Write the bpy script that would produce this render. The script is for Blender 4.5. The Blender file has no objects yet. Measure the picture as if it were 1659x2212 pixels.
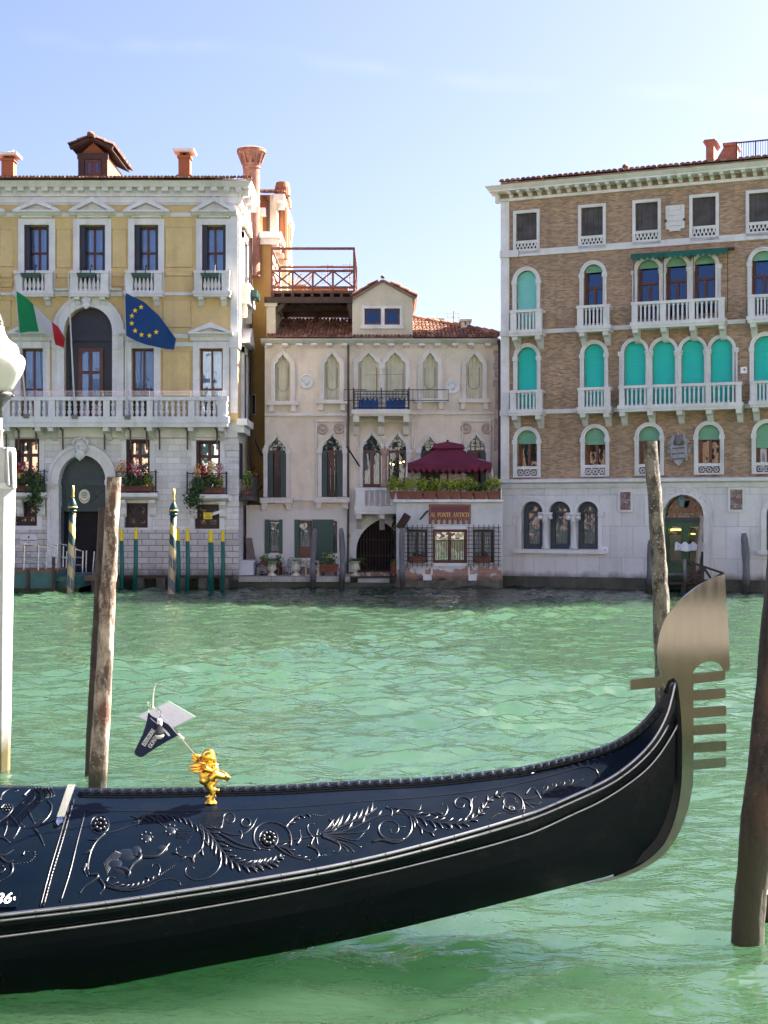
import bpy, bmesh, math, random
from mathutils import Vector, Matrix
from mathutils.geometry import tessellate_polygon
R = math.radians
SC = bpy.context.scene
COL = SC.collection
rnd = random.Random(7)

# ------------------------------------------------------------------ camera, sky, sun, exposure
FPX, CX, CY, CAMZ = 2950.0, 829.5, 1106.0, 2.5
cam_d = bpy.data.cameras.new('camera'); cam = bpy.data.objects.new('camera', cam_d); COL.objects.link(cam)
cam.location = (0, 0, CAMZ); cam.rotation_euler = (R(90), 0, 0)
cam_d.sensor_fit = 'VERTICAL'; cam_d.sensor_height = 24.0; cam_d.lens = 24.0*FPX/2212.0
cam_d.clip_start = 0.1; cam_d.clip_end = 3000
SC.camera = cam
SUN_AZ, SUN_EL = 60.0, 44.0
world = bpy.data.worlds.new('World'); SC.world = world; world.use_nodes = True
nt = world.node_tree; nt.nodes.clear()
wo = nt.nodes.new('ShaderNodeOutputWorld'); bg = nt.nodes.new('ShaderNodeBackground')
sky = nt.nodes.new('ShaderNodeTexSky'); sky.sky_type = 'NISHITA'; sky.sun_disc = False
sky.sun_elevation = R(SUN_EL); sky.sun_rotation = R(SUN_AZ)
sky.air_density = 1.0; sky.dust_density = 2.2; sky.ozone_density = 4.0
bg.inputs['Strength'].default_value = 0.05
# a thin broken streak of high cloud across the sky
tc = nt.nodes.new('ShaderNodeTexCoord')
sep = nt.nodes.new('ShaderNodeSeparateXYZ'); nt.links.new(tc.outputs['Generated'], sep.inputs[0])
def wm(op, a, b=None, c=None):
    n = nt.nodes.new('ShaderNodeMath'); n.operation = op
    for i, v in enumerate((a, b, c)):
        if v is None: continue
        if isinstance(v, (int, float)): n.inputs[i].default_value = v
        else: nt.links.new(v, n.inputs[i])
    return n.outputs[0]
wn = nt.nodes.new('ShaderNodeTexNoise'); wn.inputs['Scale'].default_value = 9; wn.inputs['Detail'].default_value = 6
nt.links.new(tc.outputs['Generated'], wn.inputs['Vector'])
tx = wm('DIVIDE', sep.outputs['X'], sep.outputs['Y']); tz = wm('DIVIDE', sep.outputs['Z'], sep.outputs['Y'])
line = wm('SUBTRACT', tz, wm('ADD', wm('MULTIPLY', tx, -0.085), 0.325))
line = wm('ADD', line, wm('MULTIPLY', wm('SUBTRACT', wn.outputs['Fac'], 0.5), 0.03))
band = wm('SUBTRACT', 1.0, wm('MINIMUM', wm('DIVIDE', wm('ABSOLUTE', line), 0.009), 1.0))
wn2 = nt.nodes.new('ShaderNodeTexNoise'); wn2.inputs['Scale'].default_value = 26; wn2.inputs['Detail'].default_value = 8
nt.links.new(tc.outputs['Generated'], wn2.inputs['Vector'])
band = wm('MULTIPLY', band, wm('MULTIPLY', wm('MAXIMUM', wm('SUBTRACT', wn2.outputs['Fac'], 0.38), 0.0), .2))
band = wm('MULTIPLY', band, wm('GREATER_THAN', sep.outputs['Y'], 0.2))
tint = nt.nodes.new('ShaderNodeMixRGB'); tint.blend_type = 'MULTIPLY'; tint.inputs[0].default_value = 1; tint.inputs[2].default_value = (.61, .53, .62, 1)
mx = nt.nodes.new('ShaderNodeMixRGB'); mx.inputs[2].default_value = (7.0, 7.2, 7.6, 1)
nt.links.new(band, mx.inputs[0]); nt.links.new(sky.outputs[0], mx.inputs[1])
nt.links.new(mx.outputs[0], tint.inputs[1]); nt.links.new(tint.outputs[0], bg.inputs['Color']); nt.links.new(bg.outputs[0], wo.inputs['Surface'])
sun_d = bpy.data.lights.new('sun', 'SUN'); sun = bpy.data.objects.new('sun', sun_d); COL.objects.link(sun)
sun_d.energy = 5.0; sun_d.angle = R(0.5); sun_d.color = (1.0, 0.93, 0.82)
sdir = Vector((math.sin(R(SUN_AZ))*math.cos(R(SUN_EL)), math.cos(R(SUN_AZ))*math.cos(R(SUN_EL)), math.sin(R(SUN_EL))))
sun.rotation_euler = (-sdir).to_track_quat('-Z', 'Y').to_euler()
SC.view_settings.view_transform = 'Standard'; SC.view_settings.look = 'None'
SC.view_settings.exposure = 3.15; SC.view_settings.gamma = 1.0
SC.cycles.max_bounces = 8; SC.cycles.transparent_max_bounces = 12
SC.cycles.sample_clamp_indirect = 8.0; SC.cycles.caustics_reflective = False; SC.cycles.caustics_refractive = False

# ------------------------------------------------------------------ pixel measurements -> metres
CR = {'a': (0, 270, .35807), 'b': (0, 783, .35807), 'c': (486, 270, .37434), 'd': (486, 783, .37434),
      'e': (1026, 270, .3815), 'f': (1026, 783, .3815), 'A': (0, 1404, .35807), 'B': (540, 1512, .35807),
      'G': (1242, 1188, .34173), 'K': (243, 1431, .17904), 'p': (0, 0, 1.0), 's': (0, 1080, .1953),
      'm': (513, 1080, .22786), 'r': (1296, 1026, .21874), 'l': (0, 648, .1831), 'n': (1080, 1566, .2604), 'q': (0, 1620, .17089)}
def X(t, x): return CR[t][0]+CR[t][2]*x
def Yp(t, y): return CR[t][1]+CR[t][2]*y
def PX(t, x, y): return X(t, x), Yp(t, y)
def W(px, py, Y): return Vector(((px-CX)/FPX*Y, Y, CAMZ-(py-CY)/FPX*Y))
def WT(t, x, y, Y): return W(*PX(t, x, y), Y)

# ------------------------------------------------------------------ materials
MATS = {}
class MT:
    def __init__(s, name):
        s.m = bpy.data.materials.new(name); s.m.use_nodes = True; s.t = s.m.node_tree
        s.b = s.t.nodes['Principled BSDF']; s.out = s.t.nodes['Material Output']
    def n(s, typ, **kw):
        nd = s.t.nodes.new(typ)
        for k, v in kw.items():
            if k in nd.inputs: s.set(nd.inputs[k], v)
            else: setattr(nd, k, v)
        return nd
    def set(s, sock, v):
        if hasattr(v, 'links') or isinstance(v, bpy.types.NodeSocket): s.t.links.new(v, sock)
        else: sock.default_value = v
    def coord(s, scale=(1, 1, 1), swz=False):
        c = s.n('ShaderNodeTexCoord')
        o = c.outputs['Object']
        if swz:
            se = s.n('ShaderNodeSeparateXYZ'); s.t.links.new(o, se.inputs[0])
            co = s.n('ShaderNodeCombineXYZ')
            ad = s.n('ShaderNodeMath', operation='ADD'); s.t.links.new(se.outputs[0], ad.inputs[0]); s.t.links.new(se.outputs[1], ad.inputs[1])
            s.t.links.new(ad.outputs[0], co.inputs[0]); s.t.links.new(se.outputs[2], co.inputs[1]); o = co.outputs[0]
        if scale != (1, 1, 1):
            mp = s.n('ShaderNodeMapping'); mp.inputs['Scale'].default_value = scale; s.t.links.new(o, mp.inputs[0]); o = mp.outputs[0]
        return o
    def noise(s, scale, detail=5, vec=None, rough=.6):
        nz = s.n('ShaderNodeTexNoise'); nz.inputs['Scale'].default_value = scale; nz.inputs['Detail'].default_value = detail
        nz.inputs['Roughness'].default_value = rough
        s.t.links.new(vec if vec is not None else s.coord(), nz.inputs['Vector']); return nz.outputs['Fac']
    def ramp(s, fac, stops):
        r = s.n('ShaderNodeValToRGB'); el = r.color_ramp.elements
        while len(el) < len(stops): el.new(0.5)
        for e, (p, c) in zip(el, stops): e.position = p; e.color = c if len(c) == 4 else (*c, 1)
        s.t.links.new(fac, r.inputs[0]); return r.outputs[0]
    def mix(s, fac, a, b, bt='MIX'):
        m = s.n('ShaderNodeMixRGB', blend_type=bt)
        for i, v in ((0, fac), (1, a), (2, b)):
            if isinstance(v, tuple): m.inputs[i].default_value = (*v, 1) if len(v) == 3 else v
            elif isinstance(v, (int, float)): m.inputs[i].default_value = v
            else: s.t.links.new(v, m.inputs[i])
        return m.outputs[0]
    def bump(s, h, strength=.3, dist=.02):
        b = s.n('ShaderNodeBump'); b.inputs['Strength'].default_value = strength; b.inputs['Distance'].default_value = dist
        s.t.links.new(h, b.inputs['Height']); s.t.links.new(b.outputs[0], s.b.inputs['Normal'])
    def base(s, c):
        s.set(s.b.inputs['Base Color'], (*c, 1) if isinstance(c, tuple) and len(c) == 3 else c)
    def rough(s, r): s.set(s.b.inputs['Roughness'], r)
def simple(name, col, rough=.6, var=.25, scale=3.0, metal=0.0, bump=0.0, bscale=30, spec=None, coat=0):
    if name in MATS: return MATS[name]
    M = MT(name); nz = M.noise(scale)
    d = tuple(c*(1-var) for c in col); l = tuple(min(1, c*(1+var)) for c in col)
    M.base(M.ramp(nz, [(.3, d), (.7, l)])); M.rough(rough); M.b.inputs['Metallic'].default_value = metal
    if bump: M.bump(M.noise(bscale), bump, .02)
    if spec is not None: M.b.inputs['Specular IOR Level'].default_value = spec
    if coat: M.b.inputs['Coat Weight'].default_value = coat; M.b.inputs['Coat Roughness'].default_value = .04
    MATS[name] = M.m; return M.m
def emit(name, col, e):
    M = MT(name); M.base(col); M.b.inputs['Emission Color'].default_value = (*col, 1); M.b.inputs['Emission Strength'].default_value = e
    return M.m
def stained(name, col, dark, rough=.85, s1=.35, s2=2.2, amt=.5, streak=.5, bscale=18):
    """plaster or stone with large soft stains and vertical streaks"""
    M = MT(name); big = M.noise(s1, 6); fine = M.noise(s2*4, 8)
    st = M.noise(1.0, 6, M.coord((2.6, 2.6, .22)))
    c = M.mix(M.ramp(big, [(.35, (0, 0, 0)), (.75, (amt, amt, amt))]), col, dark)
    c = M.mix(M.ramp(st, [(.52, (0, 0, 0)), (.74, (streak, streak, streak))]), c, dark)
    c = M.mix(.35, c, M.ramp(fine, [(.2, (.80, .80, .80)), (.7, (1.0, 1.0, 1.0))]), 'MULTIPLY')
    c = M.mix(.5, c, M.ramp(M.noise(1.7, 9, rough=.7), [(.34, (.74, .72, .70)), (.56, (1.0, 1.0, 1.0))]), 'MULTIPLY')
    M.base(c); M.rough(rough); M.bump(M.noise(bscale, 6), .25, .015); return M
def blocks(name, col, dark, bw, bh, mortar, mcol, var=.12, rough=.85, bumpd=.03, streak=.35, rusticz=None):
    M = MT(name); v = M.coord(swz=True)
    br = M.n('ShaderNodeTexBrick'); M.t.links.new(v, br.inputs['Vector'])
    br.inputs['Scale'].default_value = 1; br.inputs['Brick Width'].default_value = bw; br.inputs['Row Height'].default_value = bh
    br.inputs['Mortar Size'].default_value = mortar; br.inputs['Mortar Smooth'].default_value = .15; br.inputs['Bias'].default_value = 0
    br.inputs['Color1'].default_value = (*[c*(1-var) for c in col], 1); br.inputs['Color2'].default_value = (*[min(1, c*(1+var)) for c in col], 1)
    br.inputs['Mortar'].default_value = (*mcol, 1); br.offset = .5; br.squash = 1.0
    st = M.noise(1.0, 6, M.coord((2.2, 2.2, .25))); big = M.noise(.5, 5)
    c = M.mix(M.ramp(st, [(.5, (0, 0, 0)), (.75, (streak,)*3)]), br.outputs['Color'], dark)
    c = M.mix(M.ramp(big, [(.4, (0, 0, 0)), (.8, (.45,)*3)]), c, dark)
    fine = M.noise(9, 8)
    c = M.mix(.4, c, M.ramp(fine, [(.2, (.68,)*3), (.7, (1.0,)*3)]), 'MULTIPLY')
    M.base(c); M.rough(rough)
    inv = M.n('ShaderNodeMath', operation='SUBTRACT'); inv.inputs[0].default_value = 1; M.t.links.new(br.outputs['Fac'], inv.inputs[1])
    h = M.n('ShaderNodeMath', operation='ADD'); M.t.links.new(inv.outputs[0], h.inputs[0])
    k = M.n('ShaderNodeMath', operation='MULTIPLY'); k.inputs[1].default_value = .8; M.t.links.new(M.noise(6 if rusticz else 12, 6), k.inputs[0]); M.t.links.new(k.outputs[0], h.inputs[1])
    M.bump(h.outputs[0], .6, bumpd); return M
def damp(M, z0, z1, col):
    """dark algae band on the lowest courses, in local height"""
    c = M.n('ShaderNodeTexCoord'); se = M.n('ShaderNodeSeparateXYZ'); M.t.links.new(c.outputs['Object'], se.inputs[0])
    nz = M.noise(2.2, 6); a = M.n('ShaderNodeMath', operation='MULTIPLY_ADD'); M.t.links.new(nz, a.inputs[0]); a.inputs[1].default_value = -.5; M.t.links.new(se.outputs[2], a.inputs[2])
    mr = M.n('ShaderNodeMapRange'); M.t.links.new(a.outputs[0], mr.inputs[0]); mr.inputs[1].default_value = z0-.25; mr.inputs[2].default_value = z1-.25
    mr.inputs[3].default_value = 1; mr.inputs[4].default_value = 0
    src = M.b.inputs['Base Color'].links[0].from_socket
    M.base(M.mix(mr.outputs[0], src, col))
STONE = stained('istrian_stone', (.84, .82, .79), (.46, .44, .41), s1=.6, amt=.35, streak=.55).m
STONE_W = stained('white_stone', (.80, .78, .75), (.46, .44, .41), s1=.8, amt=.3, streak=.4).m
_m = blocks('ashlar', (.80, .77, .73), (.48, .46, .43), .42, .205, .007, (.52, .51, .49), var=.13, rusticz=1); ASHLAR = _m.m
_m = blocks('rustic_ashlar', (.66, .61, .55), (.38, .34, .30), .46, .20, .014, (.26, .24, .22), var=.16, bumpd=.09, rusticz=1); damp(_m, .25, .75, (.035, .04, .025)); RUSTIC = _m.m
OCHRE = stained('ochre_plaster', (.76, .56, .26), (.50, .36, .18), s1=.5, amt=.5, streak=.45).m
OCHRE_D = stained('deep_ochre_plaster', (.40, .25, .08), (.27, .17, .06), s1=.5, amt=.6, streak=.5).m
ORANGE = stained('orange_plaster', (.34, .13, .055), (.22, .08, .04), s1=.5, amt=.5, streak=.4).m
CREAM = stained('cream_plaster', (.68, .60, .46), (.45, .38, .28), s1=.5, amt=.4, streak=.4).m
PINK = stained('pale_pink_plaster', (.84, .72, .58), (.56, .46, .38), s1=.45, amt=.5, streak=.5)
# peeled plaster with brick showing near the ground
def peel(M, ztop, brick=(.28, .12, .075), thr=.57):
    c = M.n('ShaderNodeTexCoord'); se = M.n('ShaderNodeSeparateXYZ'); M.t.links.new(c.outputs['Object'], se.inputs[0])
    mr = M.n('ShaderNodeMapRange'); M.t.links.new(se.outputs[2], mr.inputs[0]); mr.inputs[1].default_value = .2; mr.inputs[2].default_value = ztop
    mr.inputs[3].default_value = .22; mr.inputs[4].default_value = -.25
    a = M.n('ShaderNodeMath', operation='ADD'); M.t.links.new(M.noise(1.5, 8), a.inputs[0]); M.t.links.new(mr.outputs[0], a.inputs[1])
    f = M.ramp(a.outputs[0], [(thr, (0, 0, 0)), (thr+.03, (1, 1, 1))])
    br = M.n('ShaderNodeTexBrick'); M.t.links.new(M.coord(swz=True), br.inputs['Vector']); br.inputs['Scale'].default_value = 1
    br.inputs['Brick Width'].default_value = .15; br.inputs['Row Height'].default_value = .045; br.inputs['Mortar Size'].default_value = .006
    br.inputs['Color1'].default_value = (*brick, 1); br.inputs['Color2'].default_value = (brick[0]*1.35, brick[1]*1.3, brick[2]*1.3, 1); br.inputs['Mortar'].default_value = (.4, .36, .32, 1)
    src = M.b.inputs['Base Color'].links[0].from_socket
    M.base(M.mix(f, src, br.outputs['Color']))
def whitewash(M, z0, z1, col):
    c = M.n('ShaderNodeTexCoord'); se = M.n('ShaderNodeSeparateXYZ'); M.t.links.new(c.outputs['Object'], se.inputs[0])
    mr = M.n('ShaderNodeMapRange'); M.t.links.new(se.outputs[2], mr.inputs[0]); mr.inputs[1].default_value = z0; mr.inputs[2].default_value = z1; mr.inputs[3].default_value = .75; mr.inputs[4].default_value = 0
    src = M.b.inputs['Base Color'].links[0].from_socket
    M.base(M.mix(mr.outputs[0], src, col))
whitewash(PINK, 2.55, 2.62, (.68, .66, .63)); peel(PINK, 1.75, thr=.585); PINK = PINK.m
_m = stained('white_plaster', (.70, .69, .66), (.45, .45, .43), s1=.6, amt=.5, streak=.5); peel(_m, 1.35, thr=.545); damp(_m, .2, .45, (.03, .03, .02)); WHITEP = _m.m
BRICK = blocks('brown_brick', (.46, .295, .17), (.20, .135, .09), .155, .045, .007, (.42, .32, .24), var=.42, bumpd=.02, streak=.6).m
BRICKR = blocks('red_brick', (.38, .20, .14), (.22, .12, .09), .16, .045, .007, (.44, .37, .32), var=.3, bumpd=.02).m
_m = blocks('smooth_stone_slabs', (.76, .74, .72), (.50, .47, .43), 0.74, 1.02, .006, (.40, .38, .36), var=.08, bumpd=.012, streak=.55); damp(_m, .25, .55, (.045, .04, .025)); SLABS = _m.m
def tile_mat():
    M = MT('terracotta_tiles'); g = M.n('ShaderNodeNewGeometry')
    c = M.ramp(g.outputs['Random Per Island'], [(0, (.12, .05, .035)), (.35, (.21, .09, .06)), (.7, (.28, .13, .085)), (1, (.36, .21, .15))])
    c = M.mix(.5, c, M.ramp(M.noise(6, 8), [(.25, (.35, .33, .3)), (.7, (1, 1, 1))]), 'MULTIPLY'); M.base(c); M.rough(.9); return M.m
TILE = tile_mat()
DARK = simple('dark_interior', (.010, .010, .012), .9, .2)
WOOD_RED = simple('red_brown_wood', (.095, .028, .022), .5, .3, 6)
WOOD_BR = simple('brown_wood', (.16, .055, .03), .55, .3, 6)
WOOD_DK = simple('dark_timber', (.055, .030, .024), .8, .4, 5, bump=.3)
WOOD_ALT = simple('russet_timber', (.15, .055, .04), .75, .35, 5)
NAVY = simple('navy_painted_wood', (.016, .019, .034), .55, .2, 4)
GREENP = simple('dark_green_paint', (.012, .055, .045), .5, .25, 4)
GREEND = simple('deep_teal_paint', (.010, .032, .036), .5, .25, 4)
IRON = simple('black_iron', (.015, .015, .017), .5, .2, 8)
STEEL = simple('stainless_steel', (.62, .62, .62), .25, .08, 5, metal=1)
PIPE = simple('brown_downpipe', (.06, .04, .035), .45, .2, 5)
def glass_mat(name, tint, refl, rough=.02, gc=(.95, .97, 1)):
    M = MT(name); t = M.t; t.nodes.remove(M.b)
    g = M.n('ShaderNodeBsdfGlossy'); g.inputs['Roughness'].default_value = rough; g.inputs['Color'].default_value = (*gc, 1)
    tr = M.n('ShaderNodeBsdfTransparent'); tr.inputs['Color'].default_value = (*tint, 1)
    lw = M.n('ShaderNodeFresnel'); lw.inputs['IOR'].default_value = 1.5
    ad = M.n('ShaderNodeMath', operation='ADD'); t.links.new(lw.outputs[0], ad.inputs[0]); ad.inputs[1].default_value = refl
    bp = M.n('ShaderNodeBump'); bp.inputs['Strength'].default_value = .12; bp.inputs['Distance'].default_value = .05
    t.links.new(M.noise(1.6, 2), bp.inputs['Height']); t.links.new(bp.outputs[0], g.inputs['Normal'])
    mxs = M.n('ShaderNodeMixShader'); t.links.new(ad.outputs[0], mxs.inputs[0]); t.links.new(tr.outputs[0], mxs.inputs[1]); t.links.new(g.outputs[0], mxs.inputs[2])
    t.links.new(mxs.outputs[0], M.out.inputs[0]); return M.m
GLASS = glass_mat('window_glass', (.75, .82, .92), .02)
PINKST = stained('warm_white_stone', (.82, .76, .69), (.48, .41, .36), s1=.8, amt=.4, streak=.4).m
GLASS_B = glass_mat('sky_tinted_window_glass', (.18, .28, .46), .09, gc=(.34, .50, .80))  # blue of the reflected sky put into the glass tint and mirror colour
GLASS_S = glass_mat('sky_mirroring_glass', (.62, .74, .95), .13, gc=(.62, .78, 1))  # mirror colour tinted blue to strengthen the sky's reflection
CURTAIN = simple('white_curtain', (.62, .64, .68), .9, .12, 4)
CURTAIN_G = simple('grey_curtain', (.26, .29, .30), .9, .2, 4)
BLIND = simple('cream_canvas_blind', (.62, .58, .43), .9, .10, 3, bump=.2, bscale=4)
def slats(name, col, per=.045):
    M = MT(name); w = M.n('ShaderNodeTexWave'); w.wave_type = 'BANDS'; w.bands_direction = 'Z'; w.inputs['Scale'].default_value = 1/per/6.283*3.1416*.63
    M.t.links.new(M.coord(), w.inputs['Vector']); M.base(M.mix(.25, col, M.ramp(w.outputs['Fac'], [(0, (.45,)*3), (.5, (1,)*3)]), 'MULTIPLY'))
    M.rough(.55); M.bump(w.outputs['Fac'], .6, .012); return M.m
TEAL = slats('teal_roller_shutter', (.02, .60, .50))
TEAL_L = slats('pale_teal_roller_shutter', (.24, .68, .60))
GRN_SH = slats('pale_green_roller_shutter', (.20, .44, .29))
GREYSH = simple('weathered_grey_shutter', (.085, .075, .075), .8, .35, 3, bump=.3)
MARBLE = MT('veined_dark_marble'); _v = MARBLE.noise(2.5, 10, rough=.75)
MARBLE.base(MARBLE.ramp(_v, [(.40, (.10, .055, .06)), (.50, (.13, .075, .08)), (.515, (.55, .5, .5)), (.53, (.12, .07, .075)), (.62, (.08, .045, .05))])); MARBLE.rough(.3); MARBLE = MARBLE.m
def two(name, c1, c2, scale, lo, hi, rough, bump, stretch=(1, 1, 1), bscale=None):
    M = MT(name); v = M.coord(stretch); M.base(M.mix(.5, M.ramp(M.noise(scale, 9, v, .7), [(lo, c1), (hi, c2)]), M.ramp(M.noise(scale*5, 6, v), [(.3, (.45,)*3), (.7, (1,)*3)]), 'MULTIPLY'))
    M.rough(rough); M.bump(M.noise(bscale or scale*3, 8, v), bump, .02); return M
def bark(name, c1, c2, c3, zd=.35, fleck=.6):
    M = two(name, c1, c2, 8, .43, .56, .9, 1.0, (1, 1, .5), 18)
    src = M.b.inputs['Base Color'].links[0].from_socket
    kn = M.n('ShaderNodeTexVoronoi'); kn.inputs['Scale'].default_value = 3.0; M.t.links.new(M.coord((1, 1, .5)), kn.inputs['Vector'])
    c = M.mix(M.ramp(kn.outputs['Distance'], [(.14, (1, 1, 1)), (.24, (0, 0, 0))]), src, c3)
    sp = M.noise(42, 4); c = M.mix(M.ramp(sp, [(.60, (0, 0, 0)), (.66, (fleck,)*3)]), c, (.55, .5, .43))
    M.base(c); damp(M, zd*.5, zd, (.03, .028, .015)); return M.m
BARK = bark('peeling_bark', (.10, .062, .046), (.44, .34, .265), (.13, .06, .04))
BARK2 = bark('lichened_bark', (.045, .036, .028), (.19, .165, .13), (.07, .04, .026))
BARK3 = bark('dark_bark', (.014, .009, .008), (.055, .034, .027), (.06, .03, .02), .9, .06)
GREYWOOD = two('weathered_grey_wood', (.10, .095, .10), (.30, .29, .30), 3, .3, .7, .9, .6, (3, 3, .3)); damp(GREYWOOD, .25, .7, (.04, .035, .025)); GREYWOOD = GREYWOOD.m
WPAINT = MT('white_painted_wood'); _n = WPAINT.noise(5, 8, WPAINT.coord((1, 1, .3)))
WPAINT.base(WPAINT.ramp(_n, [(.26, (.10, .10, .09)), (.36, (.34, .34, .33)), (.6, (.44, .44, .43))])); WPAINT.rough(.5); WPAINT.bump(WPAINT.noise(9, 6, WPAINT.coord((2, 2, .3))), .4, .01); damp(WPAINT, .2, .5, (.10, .08, .03)); WPAINT = WPAINT.m
LEAF = simple('mid_green_leaves', (.055, .105, .025), .6, .5, 5)
LEAF_Y = simple('yellow_green_leaves', (.30, .34, .025), .6, .45, 4)
LEAF_D = simple('dark_green_leaves', (.022, .055, .018), .5, .5, 5)
FL_R = simple('red_petals', (.42, .012, .02), .6, .3, 9)
FL_Y = simple('yellow_petals', (.80, .48, .01), .6, .2, 9)
FL_W = simple('white_petals', (.8, .75, .72), .6, .1, 9)
TERRA = simple('terracotta', (.22, .075, .045), .8, .3, 4)
GOLD = simple('gilded_metal', (.74, .44, .08), .28, .06, 9, metal=1)

# ------------------------------------------------------------------ mesh builder
class MB:
    def __init__(s): s.v = []; s.f = []; s.mi = []; s.m = 0
    def add(s, vs, fs):
        o = len(s.v); s.v += [tuple(v) for v in vs]
        for f in fs: s.f.append(tuple(i+o for i in f)); s.mi.append(s.m)
        return s
    def box(s, x0, x1, y0, y1, z0, z1):
        return s.add([(x0, y0, z0), (x1, y0, z0), (x1, y1, z0), (x0, y1, z0), (x0, y0, z1), (x1, y0, z1), (x1, y1, z1), (x0, y1, z1)],
                     [(0, 3, 2, 1), (4, 5, 6, 7), (0, 1, 5, 4), (1, 2, 6, 5), (2, 3, 7, 6), (3, 0, 4, 7)])
    def hexa(s, p):   # 4 bottom then 4 top points, counter-clockwise from above
        return s.add(p, [(0, 3, 2, 1), (4, 5, 6, 7), (0, 1, 5, 4), (1, 2, 6, 5), (2, 3, 7, 6), (3, 0, 4, 7)])
    def poly(s, pts, y, holes=()):
        loops = [[Vector((p[0], p[1], 0)) for p in pts]]+[[Vector((p[0], p[1], 0)) for p in h] for h in holes]
        flat = [p for l in loops for p in l]; o = len(s.v)
        s.v += [(p.x, y, p.y) for p in flat]
        for t in tessellate_polygon(loops):
            a, b, c = (flat[i] for i in t)
            cr = (b-a).cross(c-a).z
            if abs(cr) < 1e-10: continue
            s.f.append(tuple(o+i for i in (t if cr > 0 else t[::-1]))); s.mi.append(s.m)
        return s
    def band(s, pts, y0, y1, closed=True, flip=False):
        n = len(pts); vs = [(p[0], y0, p[1]) for p in pts]+[(p[0], y1, p[1]) for p in pts]; fs = []
        for i in range(n if closed else n-1):
            j = (i+1) % n; f = (i, i+n, j+n, j)
            fs.append(f[::-1] if flip else f)
        return s.add(vs, fs)
    def prism(s, pts, y0, y1):
        s.poly(pts, y0); n = len(pts); o = len(s.v)
        k = len(s.f); s.poly(pts, y1)
        for i in range(k, len(s.f)): s.f[i] = s.f[i][::-1]
        return s.band(pts, y0, y1)
    def ring(s, outer, inner, y0, y1):
        n = len(outer)
        for y, fl in ((y0, False), (y1, True)):
            vs = [(p[0], y, p[1]) for p in outer]+[(p[0], y, p[1]) for p in inner]; fs = []
            for i in range(n):
                j = (i+1) % n
                if (Vector(outer[i])-Vector(inner[i])).length < 1e-6 and (Vector(outer[j])-Vector(inner[j])).length < 1e-6: continue
                f = (i, j, j+n, i+n); fs.append(f[::-1] if fl else f)
            s.add(vs, fs)
        s.band(outer, y0, y1); s.band(inner, y0, y1, flip=True); return s
    def sprism(s, prof, u0, u1):   # profile [(y,z)] run along u
        n = len(prof); vs = [(u0, p[0], p[1]) for p in prof]+[(u1, p[0], p[1]) for p in prof]
        fs = [tuple(range(n)), tuple(range(2*n-1, n-1, -1))]+[(i, i+n, (i+1) % n+n, (i+1) % n) for i in range(n)]
        return s.add(vs, fs)
    def bar(s, u0, z0, u1, z1, w, y0, y1):
        d = Vector((u1-u0, z1-z0)); n = Vector((-d.y, d.x)); n = n/max(n.length, 1e-9)*w/2
        return s.prism([(u0-n.x, z0-n.y), (u1-n.x, z1-n.y), (u1+n.x, z1+n.y), (u0+n.x, z0+n.y)][::1], y0, y1)
    def tube(s, pts, rad, n=6, cap=True, flat=1.0):
        pts = [Vector(p) for p in pts]; k = len(pts)
        if not hasattr(rad, '__len__'): rad = [rad]*k
        vs = []; up = None
        for i, p in enumerate(pts):
            t = (pts[min(i+1, k-1)]-pts[max(i-1, 0)])
            t = t.normalized() if t.length > 1e-9 else Vector((0, 0, 1))
            if up is None:
                up = t.orthogonal().normalized()
            a = (up-t*up.dot(t)); a = a.normalized() if a.length > 1e-6 else t.orthogonal().normalized(); up = a; b = t.cross(a)
            for j in range(n):
                an = 2*math.pi*j/n; vs.append(p+a*math.cos(an)*rad[i]+b*math.sin(an)*rad[i]*flat)
        fs = [(i*n+j, i*n+(j+1) % n, (i+1)*n+(j+1) % n, (i+1)*n+j) for i in range(k-1) for j in range(n)]
        if cap: fs += [tuple(range(n-1, -1, -1)), tuple(range((k-1)*n, k*n))]
        return s.add(vs, fs)
    def lathe(s, prof, c=(0, 0, 0), n=12):   # prof [(r,z)]
        vs = []; c = Vector(c)
        for r, z in prof:
            for j in range(n): an = 2*math.pi*j/n; vs.append((c.x+r*math.cos(an), c.y+r*math.sin(an), c.z+z))
        k = len(prof); fs = [(i*n+j, i*n+(j+1) % n, (i+1)*n+(j+1) % n, (i+1)*n+j) for i in range(k-1) for j in range(n)]
        fs += [tuple(range(n-1, -1, -1)), tuple(range((k-1)*n, k*n))]
        return s.add(vs, fs)
    def ball(s, c, r, nu=10, nv=7, rot=None):
        c = Vector(c); r = Vector(r if hasattr(r, '__len__') else (r, r, r)); vs = []
        for i in range(nv+1):
            th = math.pi*i/nv
            for j in range(nu):
                ph = 2*math.pi*j/nu; p = Vector((r.x*math.sin(th)*math.cos(ph), r.y*math.sin(th)*math.sin(ph), r.z*math.cos(th)))
                if rot is not None: p = rot @ p
                vs.append(c+p)
        fs = [(i*nu+j, (i+1)*nu+j, (i+1)*nu+(j+1) % nu, i*nu+(j+1) % nu) for i in range(nv) for j in range(nu)]
        return s.add(vs, fs)
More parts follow.
